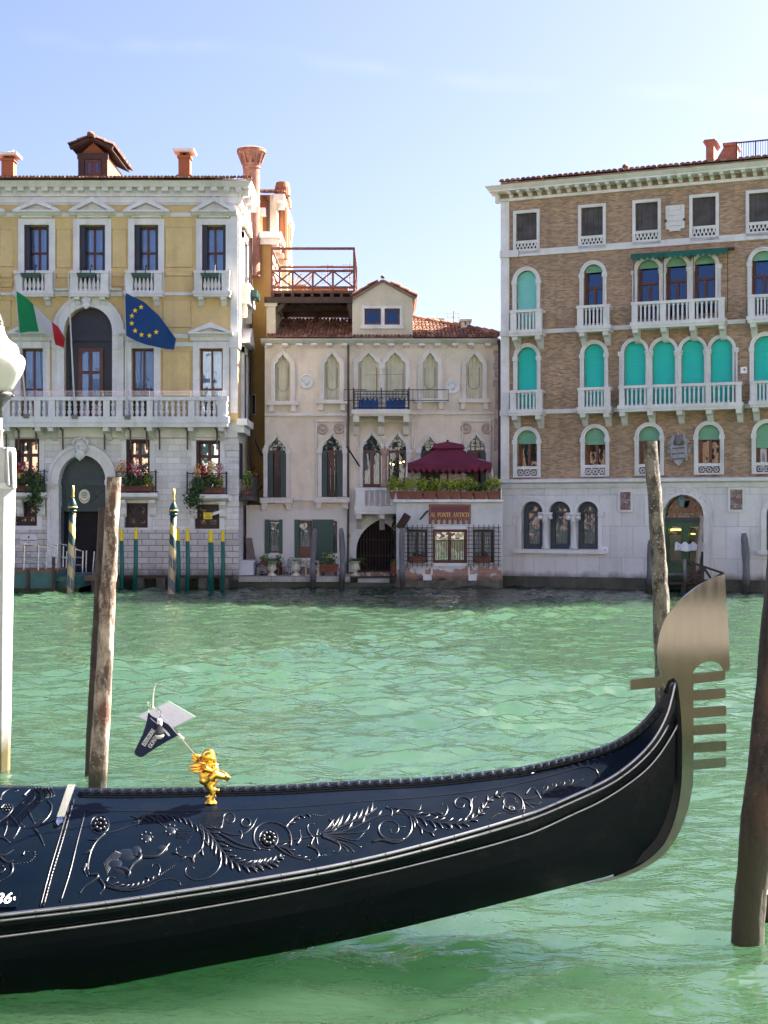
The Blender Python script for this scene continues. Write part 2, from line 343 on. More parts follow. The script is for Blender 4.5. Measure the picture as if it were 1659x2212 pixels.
    def leaves(s, c, r, n, size, mats=(0,), rr=rnd, shell=.3):
        c = Vector(c); r = Vector(r if hasattr(r, '__len__') else (r, r, r))
        for _ in range(n):
            d = Vector((rr.gauss(0, 1), rr.gauss(0, 1), rr.gauss(0, 1))).normalized(); q = shell+(1-shell)*rr.random()
            p = c+Vector((d.x*r.x*q, d.y*r.y*q, d.z*r.z*q)); a = Vector((rr.uniform(-1, 1), rr.uniform(-1, 1), rr.uniform(-1, 1))).normalized()
            b = a.orthogonal().normalized(); sz = size*rr.uniform(.6, 1.3); m0 = s.m; s.m = rr.choice(mats)
            s.add([p-a*sz, p-b*sz*.5, p+a*sz, p+b*sz*.5], [(0, 1, 2, 3)]); s.m = m0
        return s
    def each(s, name, mats, parent=None):
        par = list(range(len(s.v)))
        def fd(i):
            while par[i] != i: par[i] = par[par[i]]; i = par[i]
            return i
        for f in s.f:
            for j in f[1:]: par[fd(j)] = fd(f[0])
        gr = {}
        for k, f in enumerate(s.f): gr.setdefault(fd(f[0]), []).append(k)
        out = []
        for ks in gr.values():
            q = MB(); mp = {}
            for k in ks:
                for i in s.f[k]:
                    if i not in mp: mp[i] = len(q.v); q.v.append(s.v[i])
                q.f.append(tuple(mp[i] for i in s.f[k])); q.mi.append(s.mi[k])
            out.append(q.build(name, mats, parent))
        return out
    def build(s, name, mats, parent=None, smooth=False, loc=None):
        me = bpy.data.meshes.new(name); me.from_pydata(s.v, [], s.f)
        for m in (mats if isinstance(mats, (list, tuple)) else [mats]): me.materials.append(m)
        if any(s.mi): me.polygons.foreach_set('material_index', s.mi)
        if smooth: me.polygons.foreach_set('use_smooth', [True]*len(s.f))
        me.update(); o = bpy.data.objects.new(name, me); COL.objects.link(o)
        if parent is not None: o.parent = parent
        if loc is not None: o.location = loc
        return o
def tag(o, label, cat, group=None, kind=None):
    if label: o['label'] = label
    if cat: o['category'] = cat
    if group: o['group'] = group
    if kind: o['kind'] = kind
    return o
def thing(name, label, cat, loc=(0, 0, 0), rz=0, group=None):
    o = bpy.data.objects.new(name, None); COL.objects.link(o); o.location = loc; o.rotation_euler = (0, 0, rz); o.empty_display_size = .3
    return tag(o, label, cat, group)
def dup(o, parent=None, loc=None):
    c = o.copy(); COL.objects.link(c)
    if parent is not None: c.parent = parent
    if loc is not None: c.location = loc
    return c
def text(s, size, name, mat, parent, M, extrude=.002, shear=0, align='CENTER', bold=0):
    cu = bpy.data.curves.new(name, 'FONT'); cu.body = s; cu.size = size; cu.extrude = extrude; cu.shear = shear; cu.align_x = align; cu.align_y = 'CENTER'; cu.offset = bold
    to = bpy.data.objects.new(name, cu); COL.objects.link(to); bpy.context.view_layer.update()
    me = bpy.data.meshes.new_from_object(to.evaluated_get(bpy.context.evaluated_depsgraph_get()))
    bpy.data.objects.remove(to); bpy.data.curves.remove(cu)
    me.materials.clear(); me.materials.append(mat); me.transform(M)
    o = bpy.data.objects.new(name, me); COL.objects.link(o); o.parent = parent; return o
def facing(u, y, z): return Matrix.Translation((u, y, z)) @ Matrix.Rotation(R(90), 4, 'X')

# ------------------------------------------------------------------ openings
def rect(u0, u1, z0, z1):
    def S(w=0, b=None):
        b = w if b is None else b
        return [(u0-w, z0-b), (u1+w, z0-b), (u1+w, z1+w), (u0-w, z1+w)]
    S.u0, S.u1, S.z0, S.z1, S.zs = u0, u1, z0, z1, z1; return S
def arch(u0, u1, z0, zt, rise=None, n=14):
    hw = (u1-u0)/2; uc = (u0+u1)/2; rise = hw if rise is None else rise; zs = zt-rise
    def S(w=0, b=0):
        p = [(u0-w, z0-b), (u1+w, z0-b)]
        for i in range(n+1):
            t = math.pi*i/n; p.append((uc+(hw+w)*math.cos(t), zs+(rise+w)*math.sin(t)))
        return p
    S.u0, S.u1, S.z0, S.z1, S.zs = u0, u1, z0, zt, zs; return S
def bez(p0, p1, p2, p3, n):
    o = []
    for i in range(n):
        t = i/n; o.append(tuple(p0[k]*(1-t)**3+3*p1[k]*t*(1-t)**2+3*p2[k]*t*t*(1-t)+p3[k]*t**3 for k in (0, 1)))
    return o
def ogee(u0, u1, z0, zs, zt, trefoil=False, n=8):
    uc = (u0+u1)/2; hw0 = (u1-u0)/2
    def S(w=0, b=0):
        hw = hw0+w; H = zt-zs+w*1.35
        if trefoil and w <= 0:
            h = bez((hw, 0), (hw*1.02, .2*H), (hw*1.0, .34*H), (.60*hw, .44*H), n//2)+bez((.60*hw, .44*H), (.74*hw, .66*H), (.16*hw, .74*H), (0, H), n//2)
        elif trefoil:
            h = bez((hw, 0), (hw*1.04, .25*H), (hw*.98, .40*H), (.66*hw, .50*H), n//2)+bez((.66*hw, .50*H), (.70*hw, .74*H), (.08*hw, .74*H), (0, H), n//2)
        else:
            h = bez((hw, 0), (hw*1.0, .55*H), (.22*hw, .58*H), (0, H), n)
        p = [(u0-w, z0-b), (u1+w, z0-b)]+[(uc+x, zs+z) for x, z in h]+[(uc, zs+H)]+[(uc-x, zs+z) for x, z in h[::-1]]
        return p
    S.u0, S.u1, S.z0, S.z1, S.zs = u0, u1, z0, zt, zs; return S
def pointed(u0, u1, z0, zs, zt, n=8):
    uc = (u0+u1)/2; hw0 = (u1-u0)/2
    def S(w=0, b=0):
        hw = hw0+w; H = zt-zs+w*1.15; h = bez((hw, 0), (hw*1.0, .5*H), (.45*hw, .86*H), (0, H), n)
        return [(u0-w, z0-b), (u1+w, z0-b)]+[(uc+x, zs+z) for x, z in h]+[(uc, zs+H)]+[(uc-x, zs+z) for x, z in h[::-1]]
    S.u0, S.u1, S.z0, S.z1, S.zs = u0, u1, z0, zt, zs; return S
def clip_above(pts, z):
    o = []
    for i in range(len(pts)):
        a, b = pts[i-1], pts[i]
        if (a[1] >= z) != (b[1] >= z):
            t = (z-a[1])/(b[1]-a[1]); o.append((a[0]+(b[0]-a[0])*t, z))
        if b[1] >= z: o.append(b)
    return o

class Facade:
    def __init__(s, name, label, cat, px0, Y0, ang=0, group=None):
        s.O = Vector(((px0-CX)/FPX*Y0, Y0, 0)); s.a = ang
        s.ex = Vector((math.cos(ang), math.sin(ang), 0)); s.ey = Vector((-math.sin(ang), math.cos(ang), 0))
        s.root = thing(name, label, cat, s.O, ang, group); s.holes = []
    def uz(s, px, py, out=0):
        d = Vector(((px-CX)/FPX, 1, -(py-CY)/FPX)); C = Vector((0, 0, CAMZ))
        t = ((s.O-C).dot(s.ey)-out)/d.dot(s.ey); P = C+d*t
        return (P-s.O).dot(s.ex), P.z
    def U(s, t, x, out=0): return s.uz(X(t, x), CY, out)[0]
    def Z(s, t, x, y, out=0): return s.uz(*PX(t, x, y), out)[1]
    def R(s, t, x0, x1, ytop, ybot, out=0, t2=None):
        xc = (x0+x1)/2
        return s.U(t, x0, out), s.U(t, x1, out), s.uz(X(t, xc), Yp(t2 or t, ybot), out)[1], s.uz(X(t, xc), Yp(t, ytop), out)[1]
    def world(s, u, y, z): return s.O+s.ex*u+s.ey*y+Vector((0, 0, z))
    def wall(s, name, outer, holes, mat, depth=.5, thick=8.0, back=True):
        m = MB(); m.poly(outer, 0, holes); m.band(outer, 0, thick)
        m.m = 0
        for h in holes: m.band(h, 0, depth, flip=True)
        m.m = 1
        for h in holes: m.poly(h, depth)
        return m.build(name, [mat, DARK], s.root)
    def window(s, S, sur=.14, out=.05, smat=STONE, fmat=WOOD_RED, gmat=GLASS, depth=.2, mull=1, trans=(), curtain=CURTAIN, fw=.07, sill=None, cw=(0, 1), hole=True, name='window', ext=.02):
        """stone surround with sub-parts frame, pane and curtain"""
        if hole: s.holes.append(S(0))
        m = MB()
        if sur: m.ring(S(sur), S(0), -out, ext)
        if sill: m.box(S.u0-sur-sill, S.u1+sur+sill, -out-.10, .02, S.z0-.13, S.z0-.003)
        if sur == 0 and not sill: m.ring(S(-.001), S(-.03), depth-.09, depth-.02)
        w = m.build(name, smat, s.root)
        if fmat:
            f = MB(); y0, y1 = depth-.05, depth+.02
            f.ring(S(0, 0), S(-fw, -fw), y0, y1)
            uc = (S.u0+S.u1)/2
            for k in range(mull):
                u = S.u0+(S.u1-S.u0)*(k+1)/(mull+1); f.box(u-fw*.5, u+fw*.5, y0+.004, y1-.004, S.z0+.01, (S.z1-fw*1.2 if not trans else S.z0+(S.z1-S.z0)*max(trans) if mull == 1 and S.zs < S.z1 else S.z1-fw*.8))
            for t in trans:
                z = S.z0+(S.z1-S.z0)*t; f.box(S.u0+.01, S.u1-.01, y0-.006, y1+.002, z-fw*.5, z+fw*.5)
            f.build('frame', fmat, w)
        if gmat: MB().poly(S(-fw*.4, -fw*.4), depth).build('pane', gmat, w)
        if curtain:
            c = MB(); n = 40; ua = S.u0+(S.u1-S.u0)*cw[0]; ub = S.u0+(S.u1-S.u0)*cw[1]; vs = []; fs = []
            for i in range(n+1):
                u = ua+(ub-ua)*i/n; y = depth+.12+.028*math.sin(i*1.25)+.012*math.sin(i*.5)
                vs += [(u, y, S.z0), (u, y, S.z1)]
            fs = [(2*i, 2*i+2, 2*i+3, 2*i+1) for i in range(n)]
            c.add(vs, fs).build('curtain', curtain, w, smooth=True)
        return w
BAL = {}
def baluster_mesh(kind, h):
    key = (kind, round(h, 2))
    if key not in BAL:
        if kind == 'vase': prof = [(.075, 0), (.075, .05), (.05, .07), (.07, .16), (.095, .28), (.085, .36), (.05, .44), (.045, .46), (.075, .48), (.075, .55), (.045, .57), (.05, .62), (.085, .70), (.07, .8), (.045, .88), (.05, .93), (.075, .95), (.075, 1)]
        elif kind == 'vase_small': prof = [(.07, 0), (.07, .06), (.04, .1), (.085, .28), (.08, .38), (.04, .62), (.035, .8), (.06, .86), (.06, 1)]
        else: prof = [(.055, 0), (.055, .10), (.035, .14), (.042, .3), (.042, .75), (.032, .84), (.05, .88), (.055, .9), (.055, 1)]
        m = MB(); m.lathe([(r*.78, z*h) for r, z in prof], n=10)
        me = bpy.data.meshes.new('baluster'); me.from_pydata(m.v, [], m.f); me.materials.append(STONE_W); me.polygons.foreach_set('use_smooth', [True]*len(m.f)); BAL[key] = me
    return BAL[key]
def balcony(F, u0, u1, z0, z1, out, posts, balus, brackets, kind='slim', mat=STONE_W, slab=.11, railh=.09, side=True, bd=.35, bh=.32):
    m = MB(); e = .05
    m.box(u0-e, u1+e, -out-e, -.004, z0-slab, z0); m.box(u0-e*.4, u1+e*.4, -out-e*.3, -.004, z0-slab*1.7, z0-slab-.001)
    m.box(u0-.02, u1+.02, -out-.03, -out+.17, z1-railh, z1)
    for (a, b) in posts: m.box(a, b, -out, -out+.14, z0+.001, z1-railh-.001)
    if side:
        for a in (u0, u1-.14): m.box(a+.003, a+.137, -out+.171, -.004, z1-railh+.002, z1-.002)
    for b in brackets:
        m.sprism([(-.004, z0-slab*1.7-.001), (-.004, z0-slab*1.7-bh), (-.10, z0-slab*1.7-bh*.9), (-out*.55, z0-slab*1.7-bh*.45), (-out*.9, z0-slab*1.7-bh*.3), (-out*.95, z0-slab*1.7-.001)], b-.09, b+.09)
    o = m.build('balcony', mat, F.root); me = baluster_mesh(kind, z1-railh-z0)
    for u in balus:
        q = bpy.data.objects.new('baluster', me); COL.objects.link(q); q.parent = o; q.location = (u, -out+.07, z0)
    if side:
        k = max(1, int(out/.24))
        for a in (u0+.07, u1-.07):
            for i in range(1, k):
                q = bpy.data.objects.new('baluster', me); COL.objects.link(q); q.parent = o; q.location = (a, -out+.07+i*(out-.07)/k, z0)
    return o
def lin(a, b, n): return [a+(b-a)*i/(n-1) for i in range(n)] if n > 1 else [(a+b)/2]
def tiles(m, A, B, up, n, vmax, base=.33, r=.085):
    """barrel tiles: columns from A to B along the eave, running up-slope by vmax(fraction) metres"""
    A, B, up = Vector(A), Vector(B), Vector(up).normalized(); d = (B-A)/n; du = d.normalized(); nz = du.cross(up).normalized()
    if nz.z < 0: nz = -nz
    for i in range(n):
        L = vmax((i+.5)/n); k = int(L/base); c0 = A+d*(i+.5)
        for j in range(max(1, k)):
            vs = []; jit = rnd.uniform(-.012, .012)
            for q, (t, lift, rr) in enumerate(((j*base-.03, .03, 1.0), ((j+1)*base+.02, .0, .86))):
                for a in (0, .25, .5, .75, 1):
                    an = math.pi*a; vs.append(c0+up*t+du*(math.cos(an)*d.length*.56*rr+jit)+nz*(math.sin(an)*r*rr+lift))
            m.add(vs, [(a, a+1, a+6, a+5) for a in range(4)]+[(4, 3, 2, 1, 0)])
    return m
CR['w'] = (297, 918, .14648)
# ------------------------------------------------------------------ the canal
def build_water():
    rr = random.Random(3); waves = []
    for k in range(92):
        lam = .18*(9.5**(rr.random()**1.7)); th = rr.gauss(.25, .75)+(math.pi if rr.random() < .25 else 0)
        waves.append((2*math.pi/lam*math.cos(th+math.pi/2), 2*math.pi/lam*math.sin(th+math.pi/2), rr.uniform(0, 6.28), .0062*lam**.95*rr.uniform(.5, 1.3)))
    try:
        import numpy as np
        xs = np.arange(-17, 17.01, .055); ys = np.concatenate([np.arange(2.2, 22, .045), np.arange(22, 53, .09)])
        gx, gy = np.meshgrid(xs, ys)
        z = np.zeros_like(gx)
        gust = .55+.45*np.sin(gx*.31+gy*.17+1.3)*np.sin(gy*.23-gx*.11)+.25*np.sin(gx*.7-gy*.41)
        calm = 1-.75*np.exp(-(((gx+1.6)/1.6)**2+((gy-6.6)/1.0)**2))
        for kx, ky, p, a in waves:
            w = np.sin(kx*gx+ky*gy+p+.35*np.sin(gx*.9+gy*.4)); z += a*(w+.25*w*w*np.sign(w))
        z *= np.clip(gust, .45, 1.4)*calm*1.15
        nx, ny = len(xs), len(ys)
        co = np.stack([gx, gy, z], -1).reshape(-1, 3)
        idx = np.arange(nx*ny).reshape(ny, nx)
        f = np.stack([idx[:-1, :-1], idx[:-1, 1:], idx[1:, 1:], idx[1:, :-1]], -1).reshape(-1, 4)
        b = len(co); ext = np.array([(-90, -2, -.02), (90, -2, -.02), (90, 2.22, -.02), (-90, 2.22, -.02), (-90, 2.22, -.02), (-16.9, 2.22, -.02), (-16.9, 60, -.02), (-90, 60, -.02),
                                     (16.9, 2.22, -.02), (90, 2.22, -.02), (90, 60, -.02), (16.9, 60, -.02)])
        co = np.vstack([co, ext]); f = np.vstack([f, np.arange(12).reshape(3, 4)+b])
        me = bpy.data.meshes.new('water'); me.vertices.add(len(co)); me.vertices.foreach_set('co', co.ravel())
        me.loops.add(f.size); me.loops.foreach_set('vertex_index', f.ravel().astype('i4'))
        me.polygons.add(len(f)); me.polygons.foreach_set('loop_start', np.arange(0, f.size, 4).astype('i4')); me.polygons.foreach_set('use_smooth', [True]*len(f))
        me.update(calc_edges=True); me.validate()
    except ImportError:
        raise
    M = MT('canal_water'); M.t.nodes.remove(M.b)   # turbid body: light scattered back below the surface, seen through a rippled mirror
    tur = M.ramp(M.noise(.35, 4), [(.3, (.0200, .0455, .0245)), (.7, (.027, .058, .030))])
    ss = M.n('ShaderNodeSubsurfaceScattering'); ss.falloff = 'BURLEY'; M.t.links.new(tur, ss.inputs['Color']); ss.inputs['Scale'].default_value = 4.0; ss.inputs['Radius'].default_value = (.6, 1.0, .7)
    up = M.n('ShaderNodeNormal'); up.outputs[0].default_value = (0, 0, 1); M.t.links.new(up.outputs[0], ss.inputs['Normal'])
    v = M.coord((1.0, 1.9, 1)); n1 = M.noise(6.0, 2, v); n2 = M.noise(14, 2, v)
    ad = M.n('ShaderNodeMath', operation='MULTIPLY_ADD'); M.t.links.new(n2, ad.inputs[0]); ad.inputs[1].default_value = .25; M.t.links.new(n1, ad.inputs[2])
    bp = M.n('ShaderNodeBump'); bp.inputs['Strength'].default_value = 1; bp.inputs['Distance'].default_value = .016; M.t.links.new(ad.outputs[0], bp.inputs['Height'])
    gl = M.n('ShaderNodeBsdfGlossy'); gl.inputs['Roughness'].default_value = .03; M.t.links.new(bp.outputs[0], gl.inputs['Normal'])
    fr = M.n('ShaderNodeFresnel'); fr.inputs['IOR'].default_value = 1.92; M.t.links.new(bp.outputs[0], fr.inputs['Normal'])
    ms = M.n('ShaderNodeMixShader'); M.t.links.new(fr.outputs[0], ms.inputs[0]); M.t.links.new(ss.outputs[0], ms.inputs[1]); M.t.links.new(gl.outputs[0], ms.inputs[2]); M.t.links.new(ms.outputs[0], M.out.inputs[0])
    me.materials.append(M.m); o = bpy.data.objects.new('water', me); COL.objects.link(o); o['kind'] = 'structure'; return o
build_water()

# ------------------------------------------------------------------ ochre palazzo on the left
def small_head(m, c, s):
    c = Vector(c); m.ball(c, (.42*s, .30*s, .5*s), 12, 9); m.ball(c+Vector((0, -.30*s, -.02*s)), (.07*s, .12*s, .15*s), 6, 5)
    m.ball(c+Vector((0, -.17*s, -.45*s)), (.30*s, .2*s, .34*s), 9, 6)
    for k in (-1, 1):
        m.ball(c+Vector((k*.16*s, -.25*s, .12*s)), (.12*s, .07*s, .05*s), 6, 4); m.ball(c+Vector((k*.16*s, -.24*s, -.16*s)), (.12*s, .1*s, .1*s), 6, 4)
    for k in range(9): m.ball(c+Vector((.46*s*math.cos(math.pi*k/8), -.08*s, .28*s+.28*s*math.sin(math.pi*k/8))), (.13*s, .16*s, .13*s), 6, 4)
    for k in range(5): m.ball(c+Vector(((k-2)*.12*s, -.2*s, -.70*s+abs(k-2)*.1*s)), (.09*s, .1*s, .16*s), 5, 4)
def pediment(F, t, xa, xb, yapex, ybase, out=.32, deep=.25, parent=None, cx=None):
    u0, u1, z0, z1 = F.R(t, xa, xb, yapex, ybase, out*.6); uc = (u0+u1)/2; m = MB()
    h = z1-z0; t0 = .14
    m.sprism([(-.003, z0), (-out*.5, z0), (-out*.75, z0+t0*.4), (-out, z0+t0*.6), (-out, z0+t0), (-.003, z0+t0)], u0, u1)
    for sgn in (-1, 1):
        ue = u0 if sgn < 0 else u1
        d = Vector((uc-ue, h-t0)); nrm = Vector((-d.y, d.x)).normalized()*(.15 if sgn < 0 else -.15)
        p = [(ue, z0+t0+.001), (uc, z1), (uc, z1-.17), (ue-sgn*.22, z0+t0+.001)]
        if sgn > 0: p = [p[0], p[3], p[2], p[1]][::-1][::-1]
        p = p if sgn > 0 else p[::-1]
        m.prism(p, -out+.01, -.003)
    m.poly([(u0+.2, z0+t0+.002), (u1-.2, z0+t0+.002), (uc, z1-.16)], -.09)
    return m.build('pediment', STONE, parent or F.root)
def console_row(F, us, out, z0, z1, w, mat, parent, name='modillion'):
    me = None
    for u in us:
        if me is None:
            m = MB(); m.sprism([(0, z1), (0, z0+.02), (-out*.35, z0), (-out*.55, z0+(z1-z0)*.35), (-out, z0+(z1-z0)*.45), (-out, z1)], -w/2, w/2); o = m.build(name, mat, parent); o.location = (u, 0, 0); me = o
        else: o = dup(me, parent, (u, 0, 0))
def left_palazzo():
    F = Facade('ochre_palazzo', 'three storey ochre palazzo with white stone trim and pedimented windows', 'palazzo', 514, 45)
    UL = F.uz(-230, 0)[0]; ZS = F.uz(0, 912)[1]; ZT = F.uz(0, 438)[1]; ZC = F.uz(0, 389)[1]
    Z0 = -.6
    # windows of the top floor
    stone_holes = []; och = []
    F.holes = och
    for xa, xb, sa, sb, pa, pb, ap, ba, bb in ((148, 298, 118, 328, 80, 365, 446, 88, 315), (481, 636, 455, 668, 418, 698, 434, 423, 652), (812, 956, 782, 985, 745, 1022, 440, 755, 975), (1220, 1363, 1188, 1397, 1155, 1430, 433, 1172, 1383), (-185, -35, -215, -5, -253, 32, 446, -245, -18)):
        u0, u1, z0, z1 = F.R('a', xa, xb, 604, 1000)
        S = rect(u0, u1, z0, z1)
        w = F.window(S, sur=.20, out=.07, depth=.38, trans=(.60,), curtain=CURTAIN, gmat=GLASS_S, fw=.065)
        zb = F.Z('a', 0, 868)
        m = MB()     # open inside shutter
        m.box(u0+.02, u0+.16, .02, .34, z0, z1-.03); m.box(u1-.10, u1-.02, .02, .34, z0, z1-.03)
        m.build('shutter', NAVY, w)
        pediment(F, 'a', pa, pb, ap, 542, .34)
        m = MB(); v0, v1 = F.U('a', sa+12), F.U('a', sb-12); m.box(v0, v1, -.10, -.003, F.Z('a', 0, 600)+.21, F.Z('a', 0, 543)); m.build('frieze_block', STONE, F.root)
        b0, b1, bz0, bz1 = F.R('a', ba, bb, 878, 1000, .38)
        pw = .25
        balcony(F, b0, b1, bz0, bz1, .38, [(b0, b0+pw), (b1-pw, b1)], lin(b0+pw+.09, b1-pw-.09, 5), [b0+.2, b1-.2], 'vase_small', STONE, side=True, bh=.28)
    # piano nobile
    for xa, xb, pa, pb, ap in ((128, 263, 50, 332, 1178), (795, 930, 720, 1000, 1195), (1205, 1345, 1137, 1405, 1192), (-205, -65, -283, -1, 1190)):
        u0, u1, z0, z1 = F.R('a', xa, xb, 1348, 1820)
        S = rect(u0, u1, ZS+.05, z1)
        F.window(S, sur=.22, out=.08, depth=.28, trans=(.44, ), curtain=CURTAIN, gmat=GLASS_S, fw=.065)
        pediment(F, 'a', pa, pb, ap, 1276, .32)
        m = MB(); m.box(u0-.3, u1+.3, -.10, -.003, z1+.24, F.Z('a', 0, 1278)); m.build('frieze_block', STONE, F.root)
    # great arch window
    u0, u1, z0, z1 = F.R('a', 390, 680, 1098, 1800); S = arch(u0, u1, ZS+.05, z1)
    F.holes.append(S(0)); m = MB(); m.ring(S(.30), S(0), -.10, .02); m.ring(S(.38), S(.28), -.14, -.05)
    aw = m.build('arched_window', STONE, F.root)
    m = MB(); m.poly(S(0), .30); m.box(u0, u1, .22, .299, z1-(u1-u0)/2-.3, z1-(u1-u0)/2-.05); m.box(u0, u0+.12, .2, .3, ZS, z1-1); m.box(u1-.12, u1, .2, .3, ZS, z1-1); m.build('wooden_screen', NAVY, aw)
    v0, v1, q0, q1 = F.R('a', 468, 610, 1345, 1820); S2 = rect(v0, v1, ZS+.06, q1)
    m = MB(); m.ring(S2(.02), S2(-.10), .23, .298); uc = (v0+v1)/2; m.box(uc-.05, uc+.05, .236, .296, ZS, q1-.09); zt = F.Z('b', 0, 55); m.box(v0+.08, v1-.08, .233, .294, zt-.05, zt+.05); m.build('frame', WOOD_RED, aw)
    m = MB(); vs = []
    for i in range(41):
        u = v0+.08+(v1-v0-.16)*i/40; y = .272+.010*math.sin(i*1.2); vs += [(u, y, ZS+.05), (u, y, q1-.08)]
    m.add(vs, [(2*i, 2*i+2, 2*i+3, 2*i+1) for i in range(40)]); m.build('curtain', CURTAIN, aw, smooth=True)
    MB().poly(S2(-.09), .250).build('pane', GLASS_S, aw)
    for ua, ub in ((u0-.42, u0-.02), (u1+.02, u1+.42)):   # imposts
        m = MB(); za, zb2 = F.Z('a', 0, 1335), F.Z('a', 0, 1250)
        m.box(ua, ub, -.2, -.004, zb2-.12, zb2); m.box(ua+.04, ub-.04, -.16, -.004, za, zb2-.121); m.box(ua+.03, ub-.03, -.18, -.004, za-.1, za-.001); m.box(ua+.06, ub-.06, -.13, -.004, ZS+.4, za-.101); m.build('impost', STONE, F.root)
    m = MB(); e0, e1, g0, g1 = F.R('a', 310, 745, 998, 1022); m.sprism([(-.003, g0-.08), (-.16, g0-.08), (-.2, g0+.05), (-.36, g0+.1), (-.36, g1), (-.003, g1)], e0, e1); m.build('entablature', STONE, F.root)
    m = MB(); small_head(m, (F.U('a', 529), -.2, F.Z('a', 0, 1058)), .40); m.build('carved_mask', STONE_W, F.root, True)
    # string courses and raised plaster panels
    m = MB()
    for y0, y1, o in ((531, 556, .06), (1010, 1029, .07), (1262, 1286, .06), (1312, 1336, .05)):
        z0, z1 = F.Z('a', 0, y1), F.Z('a', 0, y0)
        xs = [-200, 108, 330, 455, 668, 782, 985, 1188] if y0 == 531 else ([-200, 88, 315, 310] if y0 == 1010 else [-200, 20, 265, 345])
        segs = {531: [(-640, -215), (-5, 118), (328, 455), (668, 782), (985, 1188)], 1010: [(-640, -247), (-16, 86), (976, 1170)], 1262: [(-640, -285), (0, 50), (332, 350), (690, 718), (1002, 1135)], 1312: [(-640, -245), (-25, 86), (303, 345), (725, 755), (968, 1166)]}[y0]
        for a_, b_ in segs: m.box(F.U('a', a_), F.U('a', b_), -o, -.003, z0, z1)
    m.each('string_course', STONE, F.root)
    m = MB()
    for x0, x1, y0, y1 in ((340, 432, 628, 865), (340, 430, 895, 925), (676, 765, 628, 862), (674, 765, 890, 920), (674, 765, 945, 978), (995, 1165, 615, 862), (995, 1165, 880, 915), (0, 83, 630, 858), (0, 80, 890, 925), (0, 80, 948, 982), (982, 1155, 1055, 1225), (735, 752, 1055, 1225), (980, 1150, 1362, 1640), (0, 70, 1055, 1225), (290, 325, 1345, 1640)):
        a0, a1, b0, b1 = F.R('a', x0, x1, y0, y1); m.hexa([(a0, -.003, b0), (a0+.03, -.055, b0+.03), (a1-.03, -.055, b0+.03), (a1, -.003, b0), (a0, -.003, b1), (a0+.03, -.055, b1-.03), (a1-.03, -.055, b1-.03), (a1, -.003, b1)][0:8])
    m.each('raised_panel', OCHRE, F.root)
    F.wall('upper_wall', [(UL, ZS), (-.004, ZS), (-.004, ZT), (UL, ZT)], och, OCHRE, .75, thick=.9)
    # corner pilaster of the upper floors
    m = MB(); c0 = F.U('a', 1392); m.box(c0, -.002, -.085, -.006, ZS+.3, ZT-.3); m.box(c0-.05, -.003, -.13, -.004, ZT-.299, ZT-.1); m.box(c0-.05, 0.05, -.13, -.004, F.Z('a', 0, 1345), F.Z('a', 0, 1250))
    m.build('corner_pilaster', STONE, F.root)
    # frieze and cornice with modillions
    m = MB(); o = .38
    DEP = 2.6
    m.sprism([(-.05, ZT-.09), (-.12, ZT), (-.12, ZT+.16), (-.22, ZT+.17), (-.22, ZT+.24), (0, ZT+.24), (.8, ZT+.24), (.8, ZT-.09)], UL, .02)
    zc = ZT+.24; ZC = zc+.38
    m.hexa([(UL, -o, zc+.20), (o, -o, zc+.20), (o, DEP, zc+.20), (UL, DEP, zc+.20), (UL, -o-.12, ZC), (o+.12, -o-.12, ZC), (o+.12, DEP, ZC), (UL, DEP, ZC)])
    m.box(-.30, .10, -.1, DEP, ZT-.05, zc-.002); m.box(UL, .14, -.16, DEP, zc+.001, zc+.198)
    c = m.build('cornice', STONE, F.root)
    console_row(F, [F.U('a', x) for x in [-80, -5, 68, 140, 212, 285, 357, 430, 500, 573, 645, 717, 790, 860, 933, 1005, 1078, 1152, 1225, 1298, 1375, 1446]], .37, zc-.02, zc+.197, .19, STONE, c)
    for k in range(3):
        b = MB(); b.box(.02, .36, -.12, .12, zc-.02, zc+.195); q = b.build('modillion', STONE, c); q.location = (0, .1+k*1.1, 0)
    # roof
    rt = MB(); tiles(rt, (UL, -.6, ZC+.02), (.5, -.6, ZC+.02), (0, 1, .20), 100, lambda f: min(3.0, max(.4, (1-f)*12)))
    rt.add([(UL, -.75, ZC+.005), (.45, -.6, ZC+.005), (-.6, 2.4, ZC+.6), (UL, 2.4, ZC+.6)], [(0, 1, 2, 3)])
    roof = rt.build('roof', TILE, F.root)
    def square_chimney(x0, x1, ytop, ycap, ybase, Y):
        out = -(Y-45); a0, a1 = F.U('a', x0, out), F.U('a', x1, out); z0, zc_, z1 = F.Z('a', 0, ybase, out), F.Z('a', 0, ycap, out), F.Z('a', 0, ytop, out)
        m = MB(); w = a1-a0; y = Y-45
        m.box(a0, a1, y, y+w, z0-.6, zc_); m.box(a0-.06, a1+.06, y-.06, y+w+.06, z0-.1, z0+.08); m.m = 1
        for q in (a0+.04, a1-.12): m.box(q, q+.08, y+.04, y+w-.04, zc_+.001, z1-.081)
        m.m = 0; m.box(a0-.04, a1+.04, y-.04, y+w+.04, zc_-.1, zc_-.02); m.m = 2
        m.box(a0-.16, a1+.16, y-.18, y+w+.18, z1-.08, z1); m.m = 3; m.box(a0+.13, a1-.13, y+.1, y+w-.1, zc_+.001, z1-.082)
        m.build('chimney', [ORANGE, TERRA, STONE, DARK], roof); return (a0+a1)/2, y, z1
    sc = square_chimney(8, 80, 170, 197, 322, 46.2); square_chimney(1076, 1145, 148, 180, 315, 46.4)
    # dormer
    Y = 46.3; out = -(Y-45); y = Y-45
    a0, a1 = F.U('a', 480, out), F.U('a', 645, out); z0, z1, za = F.Z('a', 0, 322, out), F.Z('a', 0, 180, out), F.Z('a', 0, 95, out); uc = (F.U('a', 433, out)+F.U('a', 690, out))/2
